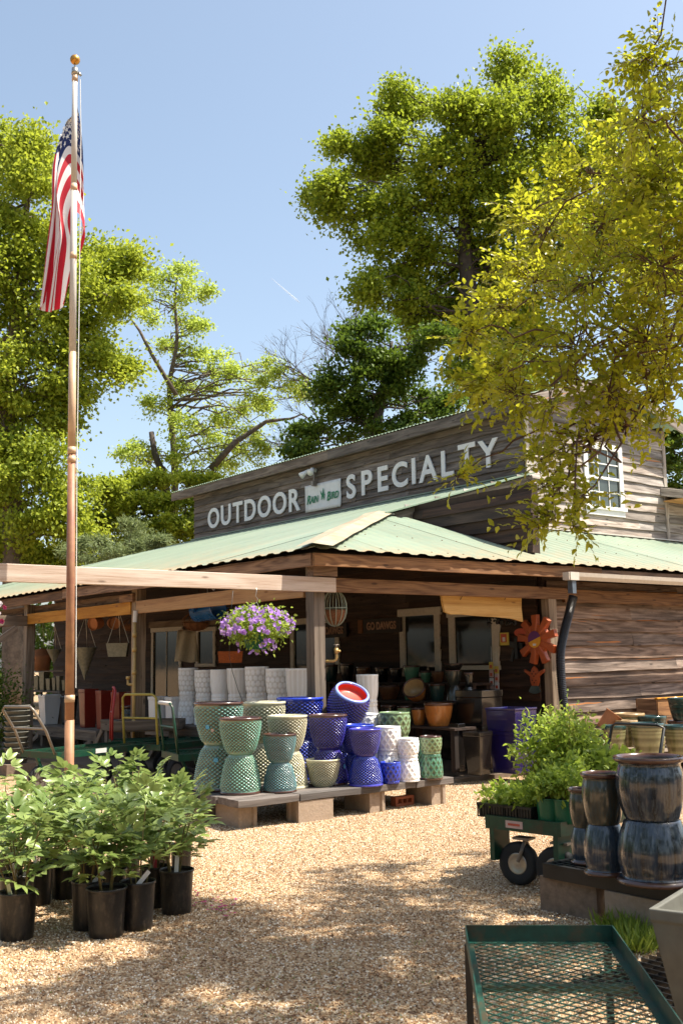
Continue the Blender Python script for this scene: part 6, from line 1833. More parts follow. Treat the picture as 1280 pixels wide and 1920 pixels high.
FG = thing('flag', 'stars and stripes flag hanging limp in folds from the pole', 'flag', pp(205) + fo + VH * .13); go2 = Vector(FG.location)
_fu = [0, .14, .28, .42, .58, .80, 1.0]
_fr = {0.0: [(146, 203, 0), (138, 214, 4), (124, 236, 6), (112, 292, 3), (102, 372, 0), (89, 480, -2), (79, 562, -2)],
       0.5: [(157, 318, -1), (151, 290, 9), (126, 268, 6), (103, 330, -3), (108, 415, -8), (101, 500, -7), (92, 588, -4)],
       1.0: [(150, 478, 1), (160, 440, -4), (146, 398, -10), (133, 432, -11), (138, 478, -13), (124, 530, -9), (116, 566, -6)]}
_fc = {k: catmull([Vector(p) for p in P], 16) for k, P in _fr.items()}
def fpos(u, v):
    s_ = float(np.interp(u, _fu, range(7))) * 16; i = min(int(s_), 95); f = s_ - i
    A, B_, C_ = [_fc[k][i].lerp(_fc[k][i + 1], f) for k in (0.0, .5, 1.0)]
    p = A * (2 * (v - .5) * (v - 1)) + B_ * (-4 * v * (v - 1)) + C_ * (2 * v * (v - .5))
    g_ = min(1.0, max(0.0, (u - .3) * 2.5)); ph = 2 * math.pi * (2.1 * v + .35 * u)
    x = p.x + 7.5 * g_ * math.sin(ph); dz = p.z + 4.5 * g_ * math.cos(ph) + 1.2 * math.sin(9 * u + 5 * v)
    y = p.y + 3 * g_ * math.sin(ph * .5)
    q = at(x, y, 8.93 + dz * .01)
    return q - FGO
FGO = Vector(pp(205) + fo + VH * .13)
NU, NV = 90, 78; vs = []; fu = []; fv = []
for i in range(NU + 1):
    for j in range(NV + 1):
        vs.append(tuple(fpos(i / NU, j / NV))); fu.append(i / NU); fv.append(j / NV)
fs = [(i * (NV + 1) + j, (i + 1) * (NV + 1) + j, (i + 1) * (NV + 1) + j + 1, i * (NV + 1) + j + 1) for i in range(NU) for j in range(NV)]
t = NT('flag_cloth')
au = t.n('Attribute', attribute_name='fu'); av = t.n('Attribute', attribute_name='fv')
st = t.math('MODULO', t.math('FLOOR', t.math('MULTIPLY', av.outputs['Fac'], 12.999)), 2.0)
c = t.mix(st, (0.52, 0.012, 0.03), (0.80, 0.78, 0.78))
cant = t.math('MULTIPLY', t.math('LESS_THAN', au.outputs['Fac'], 0.40), t.math('LESS_THAN', av.outputs['Fac'], 7 / 13))
c = t.mix(cant, c, (0.012, 0.025, 0.12)); t.color(c); t.set(Roughness=0.7)
tr = t.n('BsdfTranslucent'); t.l(c, tr.inputs[0]); mx = t.n('MixShader'); mx.inputs[0].default_value = .25
t.l(t.b.outputs[0], mx.inputs[1]); t.l(tr.outputs[0], mx.inputs[2]); t.l(mx.outputs[0], t.out.inputs[0])
m = MB(); m.add(vs, fs); fme = m.mesh('cloth', t.m, True)
for nm, d in (('fu', fu), ('fv', fv)):
    a = fme.attributes.new(nm, 'FLOAT', 'POINT'); a.data.foreach_set('value', d)
link('cloth', fme, FG)
m = MB()
for r in range(9):
    for c_ in range(11):
        if (r + c_) % 2: continue
        u0 = .4 * (c_ + 1) / 12; v0 = (7 / 13) * (r + 1) / 10
        p = fpos(u0, v0); du = (fpos(u0 + .01, v0) - p); dv = (fpos(u0, v0 + .01) - p)
        du.normalize(); dv.normalize(); nn_ = du.cross(dv).normalized()
        for s in (-1, 1):
            pts = []
            for k in range(10):
                a = math.pi * 2 * k / 10 + math.pi / 2; rr = .030 if k % 2 == 0 else .012
                pts.append(p + du * rr * math.cos(a) - dv * rr * math.sin(a) + nn_ * s * .003)
            pts.append(p + nn_ * s * .0035)
            m.add(pts, [(k, (k + 1) % 10, 10) for k in range(10)])
o = m.build('stars', M['white_paint'], FG); o['kind'] = 'stuff'

# ================================================================== FOREGROUND MESH CART
zF = 0.42
a_, b_, c_, d_ = onZ(872, 1735, zF), onZ(1150, 1741, zF), onZ(1266, 1905, zF), onZ(903, 1915, zF)
fy = ((a_ + b_) / 2 - (c_ + d_) / 2); fy.normalize(); fx = Vector((fy.y, -fy.x, 0)); WF = (b_ - a_).length
MC = thing('mesh_cart', 'dark green expanded-metal cart top at the bottom of the picture', 'cart', Vector((a_.x, a_.y, 0)), math.atan2(fx.y, fx.x))
LF = 1.35
def bb(nm, boxes, mat='cart_teal'):
    m = MB()
    for a, b, w, h in boxes: m.bar(a, b, w, h)
    return m.build(nm, M[mat], MC)
zl = zF - .03
bb('end_rail', [((0, 0, zl), (WF, 0, zl), .004, .062), ((0, -.012, zF - .062), (WF, -.012, zF - .062), .026, .004)])
for x, s in ((0, 1), (WF, -1)):
    bb('side_rail', [((x, -.003, zl), (x, -LF, zl), .004, .062), ((x + s * .014, -.03, zF - .062), (x + s * .014, -LF, zF - .062), .028, .004)])
bb('cross_bar', [((.03, -.52, zF - .075), (WF - .03, -.52, zF - .075), .035, .02)])
bb('cross_bar', [((.03, -1.04, zF - .075), (WF - .03, -1.04, zF - .075), .035, .02)])
for x, y in ((.006, -.02), (WF - .04, -.10), (.006, -LF + .05), (WF - .02, -LF + .05)):
    bb('leg', [((x, y, 0.0), (x, y, zF - .066), .026, .026)], 'black_plastic')
m = MB(); zz = zF - .057; sp = .062; y0, y1 = -LF + .01, -.026; x0, x1 = .03, WF - .03
H_ = y1 - y0; W_2 = x1 - x0; k = -H_ * .62
def clipseg(px, py, dx, dy):
    t0, t1 = -9, 9
    for p, d, lo, hi in ((px, dx, x0, x1), (py, dy, y0, y1)):
        ta, tb = (lo - p) / d, (hi - p) / d
        if ta > tb: ta, tb = tb, ta
        t0 = max(t0, ta); t1 = min(t1, tb)
    return (t0, t1) if t1 - t0 > .02 else None
i = -2.0
while i < 3.0:
    for dx, dy, z in ((1, .85, zz), (1, -.85, zz + .0022)):
        s = clipseg(x0 + i, y0 if dy > 0 else y1, dx, dy)
        if s: m.bar((x0 + i + dx * s[0], (y0 if dy > 0 else y1) + dy * s[0], z), (x0 + i + dx * s[1], (y0 if dy > 0 else y1) + dy * s[1], z), .0052, .003)
    i += .058
o = m.build('diamond_mesh', M['cart_teal'], MC); o['kind'] = 'stuff'

# ================================================================== CARTS AT THE LEFT UNDER THE PORCH EDGE
def nursery_cart(label, loc, rz, deck, handle, L_=1.25, hz=.98, W2=.6, lean=.22, grip=None, dz=.46):
    T = thing('nursery_cart', label, 'cart', loc, rz, 'nursery carts parked along the porch')
    for y in (-W2 / 2, W2 / 2):
        m = MB(); m.bar((0, y, dz), (L_, y, dz), .03, .07); m.build('side_rail', deck, T)
    for x in (.016, L_ - .016):
        m = MB(); m.bar((x, -W2 / 2 + .016, dz), (x, W2 / 2 - .016, dz), .03, .069); m.build('end_rail', deck, T)
    m = MB()
    for i in range(22): m.bar((.03 + i * (L_ - .06) / 21, -W2 / 2 + .02, dz + .01), (.03 + i * (L_ - .06) / 21, W2 / 2 - .02, dz + .01), .01, .006)
    for i in range(9): m.bar((.03, -W2 / 2 + .03 + i * (W2 - .06) / 8, dz + .003), (L_ - .03, -W2 / 2 + .03 + i * (W2 - .06) / 8, dz + .003), .01, .006)
    m.build('mesh_deck', deck, T)
    for y in (-W2 / 2 + .03, W2 / 2 - .03):
        m = MB(); m.bar((.2, y, dz - .04), (.32, y, .17), .03, .03); m.bar((L_ - .2, y, dz - .04), (L_ - .32, y, .17), .03, .03); m.build('axle_bracket', deck, T)
    for x in (.28, L_ - .28):
        for y in (-W2 / 2, W2 / 2):
            wr = .155; n = 22; t = MB(); vs = []
            pr = [(wr - .055, -.02), (wr - .02, -.034), (wr, -.012), (wr, .012), (wr - .02, .034), (wr - .055, .02)]
            for (rr, yy) in pr:
                for k in range(n): vs.append((rr * math.cos(2 * math.pi * k / n), yy, rr * math.sin(2 * math.pi * k / n)))
            t.add(vs, [(i * n + k, (i + 1) * n + k, (i + 1) * n + (k + 1) % n, i * n + (k + 1) % n) for i in range(5) for k in range(n)])
            w = t.build('wheel', M['rubber'], T, True, (x, y, wr))
            h = MB(); h.tube([(0, -.022, 0), (0, .022, 0)], .1, 18); h.tube([(0, -.03, 0), (0, .03, 0)], .03, 10); h.build('rim', M['grey_metal'], w)
    m = MB(); y = W2 / 2 - .04
    m.tube([(.02, -y, dz), (-lean * .4, -y, dz + (hz - dz) * .5), (-lean, -y, hz - .04), (-lean - .01, -y + .05, hz), (-lean - .01, y - .05, hz), (-lean, y, hz - .04), (-lean * .4, y, dz + (hz - dz) * .5), (.02, y, dz)], .015, 8)
    m.build('handle', handle, T, True)
    m = MB(); m.tube([(-lean * .5, -y, dz + (hz - dz) * .55), (-lean * .5, y, dz + (hz - dz) * .55)], .012, 8); m.build('handle_brace', handle, T)
    if grip:
        m = MB(); m.tube([(-lean - .01, -y + .06, hz), (-lean - .01, y - .06, hz)], .021, 10); m.build('grip', grip, T, True)
    return T
def gpos(x, y): p = onZ(x, y); return (p.x, p.y, 0)
ra = math.atan2(RH.y, RH.x)
T = nursery_cart('green mesh cart with a worn grey U handle left of the flagpole foot', gpos(70, 1495), ra + .95, M['green_metal'], M['grey_metal'], 1.5, 1.0, .62, .28)
m = MB(); m.box((.62, -.33, .47), (.16, .004, .05)); m.build('white_label', M['tag_white'], T)
nursery_cart('green cart with a white-gripped green handle beside the teal pots', gpos(318, 1500), ra + .45, M['green_metal'], M['green_metal'], 1.1, 1.02, .6, .05, M['tag_white'])
nursery_cart('cart with a yellow tube handle behind the flagpole and yellow pipe', gpos(262, 1475), ra + 1.0, M['green_metal'], M['yellow_metal'], 1.2, 1.08, .62, .02)
nursery_cart('cart with tall yellow frame cut by the left picture edge', gpos(-8, 1480), ra + math.pi + .35, M['green_metal'], M['yellow_metal'], 1.2, 1.1, .6, -.05)
nursery_cart('cart with a thin red pull handle further under the porch', gpos(205, 1462), ra + .3, M['green_metal'], M['red_metal'], 1.0, 1.15, .35, -.05)
# grey wooden box on a stand near the yellow cart
bxp = onZ(280, 1455); bx = thing('crate_box', 'dark weathered wooden tray on trestle legs beside the post', 'tray', (bxp.x, bxp.y, 0), ra)
for y in (-.25, .25): plank('tray_side', (-.42, y, .66), (.42, y, .66), .12, .03, M['table_wood'], bx, o=Vector((0, 0, 0)))
for x in (-.42, .42): plank('tray_end', (x, -.234, .66), (x, .234, .66), .12, .03, M['table_wood'], bx, o=Vector((0, 0, 0)))
plank('tray_base', (-.40, 0, .59), (.40, 0, .59), .02, .46, M['table_wood'], bx, o=Vector((0, 0, 0)))
for x in (-.3, .3):
    for s in (-1, 1): plank('leg', (x, s * .05, .58), (x + s * .0, s * .32, .02), .07, .04, M['table_wood'], bx, (1, 0, 0), Vector((0, 0, 0)))
# stack of grey liners at the far left
sp_ = onZ(30, 1452); S2 = thing('pot_stack', 'stack of pale nested nursery liners by the left porch post', 'pot stack', (sp_.x, sp_.y, 0))
for k in range(11):
    m = MB(); z = .15 + k * .07; m.lathe([(.13, z), (.16, z + .055), (.17, z + .058), (.17, z + .068), (.15, z + .068)], 18); m.build('liner', M['gray_pot'], S2, True)
m = MB(); m.box((0, 0, .075), (.4, .4, .15)); m.build('base_block', M['concrete_dark'], S2)

# ================================================================== PIPES AND HANGING WARES
T = thing('standpipe', 'yellow painted standpipe with a side tap on the porch post', 'pipe', (6.47, 12.84, .05)); off = Vector(T.location)
m = MB(); m.tube([(0, 0, 0), (0, 0, 2.0)], .022, 10); m.build('pipe', M['brass'], T, True)
for z in (.6, 1.25, 1.55, 1.75):
    m = MB(); m.tube([(0, 0, z), (0, 0, z + .06)], .031, 10); m.build('coupling', M['brass'], T, True)
m = MB(); m.tube([(0, 0, 1.12), (-.03, .09, 1.12), (-.035, .11, 1.12), (-.035, .11, 1.2)], .018, 8); m.tube([(-.035, .11, 1.19), (-.035, .11, 1.23)], .03, 8); m.build('tap', M['brass'], T, True)
m = MB(); m.tube([(0, 0, 1.95), (0, -.02, 2.1)], .03, 8); m.build('valve', M['tag_white'], T)
fp = onY(604, 1240, 8.86); T = thing('faucet', 'tan painted faucet jutting from the corner post', 'faucet', fp); rr_ = RH
m = MB(); m.tube([-RH * .03, RH * .12, RH * .145 + Vector((0, 0, .015)), RH * .15 + Vector((0, 0, .04)), RH * .15 + Vector((0, 0, .14))], .014, 8); m.build('pipe', M['brass'], T, True)
m = MB(); m.tube([RH * .15 + Vector((0, 0, .08)), RH * .15 + Vector((0, 0, .13))], .022, 10); m.tube([RH * .15 + Vector((0, 0, .10)), RH * .19 + Vector((0, 0, .105)) - VH * .02], .012, 8); m.build('valve_body', M['brass'], T, True)
m = MB(); m.tube([RH * .15 + Vector((0, 0, .14)), RH * .15 + Vector((0, 0, .17))], .006, 6)
m.tube([RH * .15 + RH * (.026 * math.cos(a)) + VH * (.026 * math.sin(a)) + Vector((0, 0, .17)) for a in [k * .628 for k in range(10)]], .005, 5, closed=True); m.build('hand_wheel', M['grey_metal'], T, True)

def wire_ball(label, c, r, hgt, mat='wire', liner=True, up=None, name='wire_basket'):
    T = thing(name, label, 'basket', c)
    m = MB()
    for k in range(6):
        a = math.pi * k / 6
        m.tube([(r * math.sin(t_) * math.cos(a), r * math.sin(t_) * math.sin(a), -hgt * .5 * math.cos(t_)) for t_ in [math.pi * i / 12 for i in range(13)]], .0045, 5)
        m.tube([(-r * math.sin(t_) * math.cos(a), -r * math.sin(t_) * math.sin(a), -hgt * .5 * math.cos(t_)) for t_ in [math.pi * i / 12 for i in range(13)]], .0045, 5)
    m.tube([(r * math.cos(a), r * math.sin(a), 0) for a in [k * math.pi / 12 for k in range(24)]], .0045, 5, closed=True)
    m.build('wires', M[mat], T, True)
    if liner:
        m = MB(); P = [(.0, -hgt * .48)] + [(r * .93 * math.sin(t_), -hgt * .5 * .95 * math.cos(t_)) for t_ in [math.pi * i / 16 for i in range(1, 8)]] + [(r * .85, -hgt * .04), (0.0, -hgt * .2)]
        m.lathe(P, 22); m.build('coir_liner', M['rust'], T, True)
    if up:
        m = MB(); m.tube([(0, 0, hgt * .5), (0, 0, up)], .003, 5); m.build('hanger', M['black_wire'], T)
    return T
p = onY(627, 1140, 9.05); wire_ball('pale round wire basket with coir hanging right of the corner post', p, .135, .40, up=.27)
p = onX(368, 1166, 7.6); wire_ball('coir lined wire basket hanging above the burlap cloth', p, .20, .26, 'rust', True, .5)
p = onX(246, 1172, 7.6); wire_ball('small coir wire basket in shade beside the second post', p, .14, .2, 'rust', True, .45)
# watering can
p = onX(388, 1143, 7.0); T = thing('watering_can', 'blue watering can hanging mouth sideways under the porch beam', 'watering can', p)
T.rotation_euler = (RH * .85 - VH * .55 + Vector((0, 0, .12))).normalized().to_track_quat('Z', 'Y').to_euler()
T.scale = (1.35, 1.35, 1.35)
m = MB(); m.lathe([(0, -.14), (.10, -.14), (.115, .13), (.12, .135), (.12, .145), (.108, .14), (.095, -.11), (0, -.11)], 24); m.build('body', M['blue_can'], T, True)
m = MB(); m.tube([(-.09, 0, -.08), (-.2, .05, .02), (-.27, .1, .12)], [.028, .022, .02], 10); m.build('spout', M['blue_can'], T, True)
m = MB(); m.tube([(.10, 0, -.1), (.2, 0, -.02), (.16, 0, .12), (.11, 0, .12)], .011, 8); m.build('handle', M['blue_can'], T, True)
m = MB(); m.tube([(0, 0, .1), (.0, .0, .11)], .002, 4); 
p2 = onX(389, 1120, 7.0)
TH = MB(); TH.tube([p2 - p, p2 - p + Vector((0, 0, .18))], .004, 5); hk_ = TH.build('hook', M['steel'], T); hk_.matrix_local = T.matrix_basis.inverted() @ Matrix.Translation(p)
# orange basket
p = onX(432, 1232, 7.4); T = thing('orange_basket', 'orange woven box basket hanging below the watering can', 'basket', p, ra + .1)
m = MB(); m.box((0, 0, 0), (.30, .22, .15), taper=1.1); m.build('basket', M['orange_basket'], T)
m = MB(); m.tube([(-.15, 0, .07), (-.06, 0, .45), (0, 0, .62)], .003, 5); m.tube([(.15, 0, .07), (.06, 0, .45), (0, 0, .62)], .003, 5); m.build('hanger', M['black_wire'], T)
# burlap cloth
p = onX(350, 1212, 7.5); T = thing('burlap_sack', 'pale burlap sack hanging from the porch beam by the door', 'sack', p, ra)
m = MB(); vs = []; n1, n2 = 12, 10
for i in range(n1 + 1):
    for j in range(n2 + 1):
        f = i / n1; g_ = j / n2; w = .13 + .05 * g_; vs.append(((f - .5) * 2 * w, .03 * math.sin(f * 11 + g_ * 2), .22 - .44 * g_ + .012 * math.sin(f * 7)))
m.add(vs, [(i * (n2 + 1) + j, i * (n2 + 1) + j + 1, (i + 1) * (n2 + 1) + j + 1, (i + 1) * (n2 + 1) + j) for i in range(n1) for j in range(n2)])
o = m.build('cloth', M['burlap'], T, True); o.modifiers.new('t', 'SOLIDIFY').thickness = .005
m = MB(); m.tube([(-.12, 0, .225), (.12, 0, .225)], .012, 8); m.tube([(-.1, 0, .23), (0, 0, .34), (.1, 0, .23)], .003, 4); m.build('hanging_rod', M['post'], T)
# cone and box planters on wires
def cone(label, x, yt, yb, wpx, X=7.0, name='cone_planter', rect=False, mat='metal_planter', bell=False):
    p = onX(x, yt, X); D = depth(p); r = wpx / 2 * D / FPX; h = (yb - yt) * D / FPX
    T = thing(name, label, 'planter', p, ra)
    m = MB()
    if rect:
        m.box((0, 0, -h / 2), (r * 1.55, r * .9, h), taper=1.25)
    elif bell: m.lathe([(0, -h), (r * .8, -h), (r * .95, -h * .5), (r, -h * .42), (r, -h * .3), (r * .93, -h * .3), (r * .9, -h * .1), (0, 0)], 20)
    else: m.lathe([(0.002, -h), (r, 0), (r * 1.03, .008), (r * .95, .006), (.0, -h * .85)], 4 if wpx < 30 else 24)
    m.build('vessel', M[mat], T, not rect)
    m = MB()
    for s in (-1, 1): m.tube([(s * r * .95, 0, 0), (0, 0, r * 2.2 + .12)], .004, 5)
    m.tube([(0, r * .8, 0), (0, 0, r * 2.2 + .12), (0, 0, 2.13 - p.z if 2.13 - p.z > r * 2.2 + .12 else r * 2.2 + .2)], .004, 5)
    m.build('hanger', M['steel'], T)
cone('zinc cone planter on wires just right of the flagpole', 160, 1215, 1274, 42)
cone('small zinc pyramid planter on wires left of the flagpole', 102, 1218, 1245, 28)
cone('shallow zinc box planter on wires beside the second porch post', 222, 1206, 1231, 42, rect=True)
cone('rust red bell pot hanging left of the small pyramid planter', 79, 1215, 1257, 36, mat='terracotta', bell=True)
p = onX(198, 1165, 7.2); T = thing('hanging_terracotta', 'pair of terracotta pots tied together high under the porch beam', 'pots', p)
for dx, s in ((-.08, 1), (.10, .9)):
    o = link('pot', pot_mesh('nursery', 'plain', 'terra', 'terra', 'terra'), T, RH * dx - Vector((0, 0, .02)), (0, 0, 0), (.105 * s, .105 * s, .17)); o.rotation_euler = (-VH + RH * (.5 if dx > 0 else -.6) + Vector((0, 0, -.15))).normalized().to_track_quat('Z', 'Y').to_euler()
m = MB(); m.tube([(0, 0, .02), (0, 0, 2.13 - p.z)], .004, 5); m.build('cord', M['black_wire'], T)
# zinc planters on a small upper shelf at the left
ps = onX(95, 1296, 7.5); SH = thing('wall_shelf', 'short plank shelf of zinc planters above the white planter', 'shelf', (7.5, ps.y, 0.1)); off = Vector(SH.location)
ya, yb = onX(128, 1296, 7.5).y, onX(64, 1296, 7.5).y
plank('shelf_board', (7.5, ya, ps.z), (7.5, yb, ps.z), .3, .03, M['table_wood'], SH, (1, 0, 0), off)
for y in (ya + .05, yb - .05):
    for x in (7.38, 7.62): plank('leg', (x, y, 0.44), (x, y, ps.z - .016), .05, .05, M['table_wood'], SH, (0, 1, 0), off)
plank('shelf_board', (7.5, ya, ps.z + .36), (7.5, yb - .3, ps.z + .36), .2, .03, M['table_wood'], SH, (1, 0, 0), off)
for y in (ya + .05, yb - .35): plank('leg', (7.58, y, ps.z + .016), (7.58, y, ps.z + .344), .04, .04, M['table_wood'], SH, (0, 1, 0), off)
for k, (x, w, h) in enumerate(((72, 14, 26), (83, 15, 34), (94, 12, 22), (104, 10, 24), (112, 10, 27), (122, 9, 20))):
    q = onX(x, 1294, 7.45); D = depth(q)
    square_pot(['tall', 'tallest', 'short', 'narrow', 'slim', 'last small'][k] + ' zinc planter on the small shelf by the left post', (7.45, q.y, ps.z + .016), w * D / FPX, w * D / FPX * .7, h * D / FPX, M['metal_planter'], .3, 'zinc_planter', 'zinc planters on the small shelf')
# hooks on the pergola beam and a hanging wire loop
T = thing('beam_hook', 'steel screw hook empty under the pale pergola beam', 'hook', onY(397, 1098, 8.765)); m = MB(); m.tube([(0, 0, .03), (0, 0, -.02), (.018, 0, -.045), (.035, 0, -.03)], .004, 6); m.build('hook_wire', M['steel'], T, True)
T = thing('hanging_wire', 'thin black wire dangling in front of the white pots', 'wire', onY(437, 1110, 8.9)); o_ = Vector(T.location)
m = MB(); m.tube([onY(x, y, 8.9) - o_ for x, y in ((437, 1108), (432, 1160), (430, 1230), (436, 1260), (447, 1295), (455, 1315))], .003, 5); m.build('strand', M['black_wire'], T, True)
# carved dog signs: plain lettering boards
def carved(label, x0, x1, y0, y1, X, txt):
    a = onX(x0, (y0 + y1) / 2, X); b = onX(x1, (y0 + y1) / 2, X); h = (y1 - y0) * depth(a) / FPX
    T = thing('carved_sign', label, 'sign', (a + b) / 2); w = (b - a).length
    m = MB(); m.box((0, 0, 0), (.025, w, h)); m.build('board', M['dark_sign'], T)
    put_text('lettering', txt, (-.018, 0, 0), RX, h * .55, T, M['dark_letter'], .80, .005, 0, .03)
    m = MB(); m.tube([(-.0, w * .3, h / 2), (0, 0, h / 2 + .1), (0, -w * .3, h / 2)], .004, 5); m.build('hanging_wire', M['black_wire'], T)
    m = MB(); m.box((-.02, w * .5 + .05, 0), (.02, .10, h * .95)); m.build('carved_end', M['brown_sign'] if 'brown_sign' in M else M['rust'], T)
carved('dark carved board reading GO DAWGS left of the porch window', 681, 752, 1160, 1186, 10.16, 'GO DAWGS')
carved('second dark carved board ending DAWGS behind the faucet', 590, 650, 1170, 1195, 10.16, 'GO DAWGS')
# live-edge board hung from the front beam
bl = thing('live_edge_board', 'blank golden live-edge plank hanging on cords from the front beam', 'sign', onY(903, 1140, 8.97)); o_ = Vector(bl.location)
PX = [(828, 1116), (850, 1115), (900, 1117), (945, 1118), (977, 1120), (977, 1140), (980, 1166), (960, 1160), (930, 1157), (895, 1155), (865, 1152), (845, 1152), (834, 1147), (830, 1130)]
m = MB(); P = [onY(x, y, 8.95) - o_ for x, y in PX]; Q = [p + Vector((0, .035, 0)) for p in P]; n = len(P)
m.add(P + Q, [tuple(range(n - 1, -1, -1)), tuple(range(n, 2 * n))] + [(i, (i + 1) % n, n + (i + 1) % n, n + i) for i in range(n)])
m.build('plank', M['live'], bl)
m = MB()
for x in (862, 945): m.tube([onY(x, 1125, 8.94) - o_, onY(x + 7, 1112, 8.92) - o_, onY(x + 8, 1098, 8.90) - o_], .004, 5)
m.build('cord', M['black_wire'], bl)
m = MB()
for k in range(40):
    x = 915 + k * 1.5 + random.uniform(-2, 2); m.sphere(onX(min(x, 965), 1163 + random.uniform(-5, 8), 10.0) - o_, random.uniform(.012, .028), 6, 5)
cl_ = thing('chime_cluster', 'dark cluster of small metal chimes below the live-edge board', 'chimes', bl.location)
m.build('chimes', M['black_plastic'], cl_, True)
# orange star with a round label
sc0 = onX(1007, 1199, 10.12)
ST_ = thing('star_planter', 'orange eight-armed plastic sprocket with a purple and amber round label', 'ornament', sc0)
m = MB(); n = 9
poly = []
for k in range(n):
    a = 2 * math.pi * k / n + .25
    for da, rr in ((-.22, .19), (-.15, .315), (.15, .315), (.22, .19)): poly.append((rr * math.cos(a + da), rr * math.sin(a + da)))
P = [(-.03, -x, y) for x, y in poly]; Q = [(.03, -x, y) for x, y in poly]; N_ = len(P)
C0 = [(-.06, 0, 0), (.03, 0, 0)]
m.add(P + Q + C0, [(i, (i + 1) % N_, 2 * N_) for i in range(N_)] + [((i + 1) % N_ + N_, i + N_, 2 * N_ + 1) for i in range(N_)] + [(i, N_ + i, N_ + (i + 1) % N_, (i + 1) % N_) for i in range(N_)])
m.build('sprocket', M['star_metal'], ST_)
def disc(r0, a0, a1, mat, nm, x): 
    m = MB(); k = 24; pts = [(x, 0, 0)] + [(x, -r0 * math.cos(a0 + (a1 - a0) * i / k), r0 * math.sin(a0 + (a1 - a0) * i / k)) for i in range(k + 1)]
    m.add(pts, [(0, i, i + 1) for i in range(1, k + 1)]); return m.build(nm, M[mat], ST_)
disc(.105, .35, .35 + math.pi, 'purple', 'label_top', -.062); disc(.105, .35 + math.pi, .35 + 2 * math.pi, 'amber', 'label_bottom', -.0625)
m = MB(); m.box((-.064, .0, -.065), (.002, .05, .025)); m.build('barcode', M['tag_white'], ST_)
ow = onX(1002, 1268, 10.14); OW = thing('metal_ornament', 'small orange perforated turtle ornament with a pale fan card below', 'ornament', ow)
m = MB()
body = [(.0, .13), (.035, .10), (.06, .05), (.16, .09), (.165, .06), (.075, .0), (.07, -.07), (.045, -.12), (-.045, -.12), (-.07, -.07), (-.075, .0), (-.165, .06), (-.16, .09), (-.06, .05), (-.035, .10)]
n = len(body); m.add([(-.012, -x, y) for x, y in body] + [(.012, -x, y) for x, y in body] + [(-.02, 0, 0), (.012, 0, 0)], [(i, (i + 1) % n, 2 * n) for i in range(n)] + [(n + (i + 1) % n, n + i, 2 * n + 1) for i in range(n)] + [(i, n + i, n + (i + 1) % n, (i + 1) % n) for i in range(n)])
m.build('turtle_body', M['star_metal'], OW)
m = MB(); fan = [(-.055, -.12)] + [(.15 * math.sin(a), -.12 - .0 - .12 * math.cos(a) + .02) for a in [-.75 + 1.5 * i / 8 for i in range(9)]] + [(.055, -.12)]
n = len(fan); m.add([(-.016, -x, y) for x, y in fan] + [(-.008, -x, y) for x, y in fan], [tuple(range(n)), tuple(range(2 * n - 1, n - 1, -1))] + [(i, n + i, n + (i + 1) % n, (i + 1) % n) for i in range(n)]); m.build('fan_card', M['glass_pale'], OW)
m = MB()
for x, y in ((0, .06), (.03, .03), (-.03, .03), (0, 0), (.03, -.05), (-.03, -.05), (0, -.08)): m.box((-.02, x, y), (.004, .014, .014))
m.build('perforations', M['dark_sign'], OW)
bk = onX(969, 1215, 10.14); BK = thing('iron_bracket', 'black iron dragonfly-shaped bracket on the porch boards', 'bracket', bk)
m = MB(); m.bar((0, .0, .13), (-.02, -.02, -.14), .05, .06); m.bar((0, .12, .05), (0, -.10, .02), .03, .07, ); m.bar((0, .06, -.02), (0, .10, -.17), .03, .04); m.build('iron_frame', M['black_plastic'], BK)
rc = onX(975, 1186, 10.13); RC = thing('red_disc', 'small red round label beside the orange sprocket', 'label', rc)
m = MB(); k = 16; m.add([(0, .11 * math.cos(2 * math.pi * i / k), .055 * math.sin(2 * math.pi * i / k)) for i in range(k)] + [(.01, .11 * math.cos(2 * math.pi * i / k), .055 * math.sin(2 * math.pi * i / k)) for i in range(k)], [tuple(range(k)), tuple(range(2 * k - 1, k - 1, -1))] + [(i, k + i, k + (i + 1) % k, (i + 1) % k) for i in range(k)]); m.build('disc', M['red_paper'], RC)
po_ = onX(945, 1198, 10.16); PO = thing('small_poster', 'small yellow and red poster pinned beside the porch window', 'poster', po_)
m = MB(); m.box((0, 0, 0), (.006, .16, .165)); m.build('sheet', M['yellow_paper'], PO)
m = MB(); m.box((-.0045, .01, .01), (.003, .10, .11)); m.build('picture', M['red_paper'], PO); m = MB(); m.box((-.0075, .005, -.005), (.003, .045, .055)); m.build('picture_figure', M['tag_white'], PO)
for i, (x, y0, n) in enumerate(((920, 1248, 4), (930, 1256, 3))):
    q = onX(x, y0, 10.05); T = thing('seed_packets', ['strip of seed packets hanging at the window edge', 'second shorter strip of seed packets by the boards'][i], 'seed packets', q)
    for k in range(n):
        m = MB(); m.box((0, 0, -k * .105), (.008, .07, .095)); o = m.build('packet', M[['yellow_paper', 'pink_paper', 'tag_white', 'pink_paper'][k]], T); 
        m = MB(); m.box((-.006, 0, -k * .105 - .01), (.003, .04, .04)); m.build('packet_print', M[['leaf_dark', 'red_paper', 'red_paper', 'leaf_dark'][k]] if k else M['red_paper'], o)
    m = MB(); m.tube([(0.01, 0, .25), (0.01, 0, -n * .105)], .002, 4); m.build('string', M['tag_white'], T)
# board strip at right of the second window down to the floor
B('door_trim', onX(934, 1170, XW - .04), onX(930, 1312, XW - .04), 0.06, 0.03, M['white_trim'], up=(0, 1, 0))

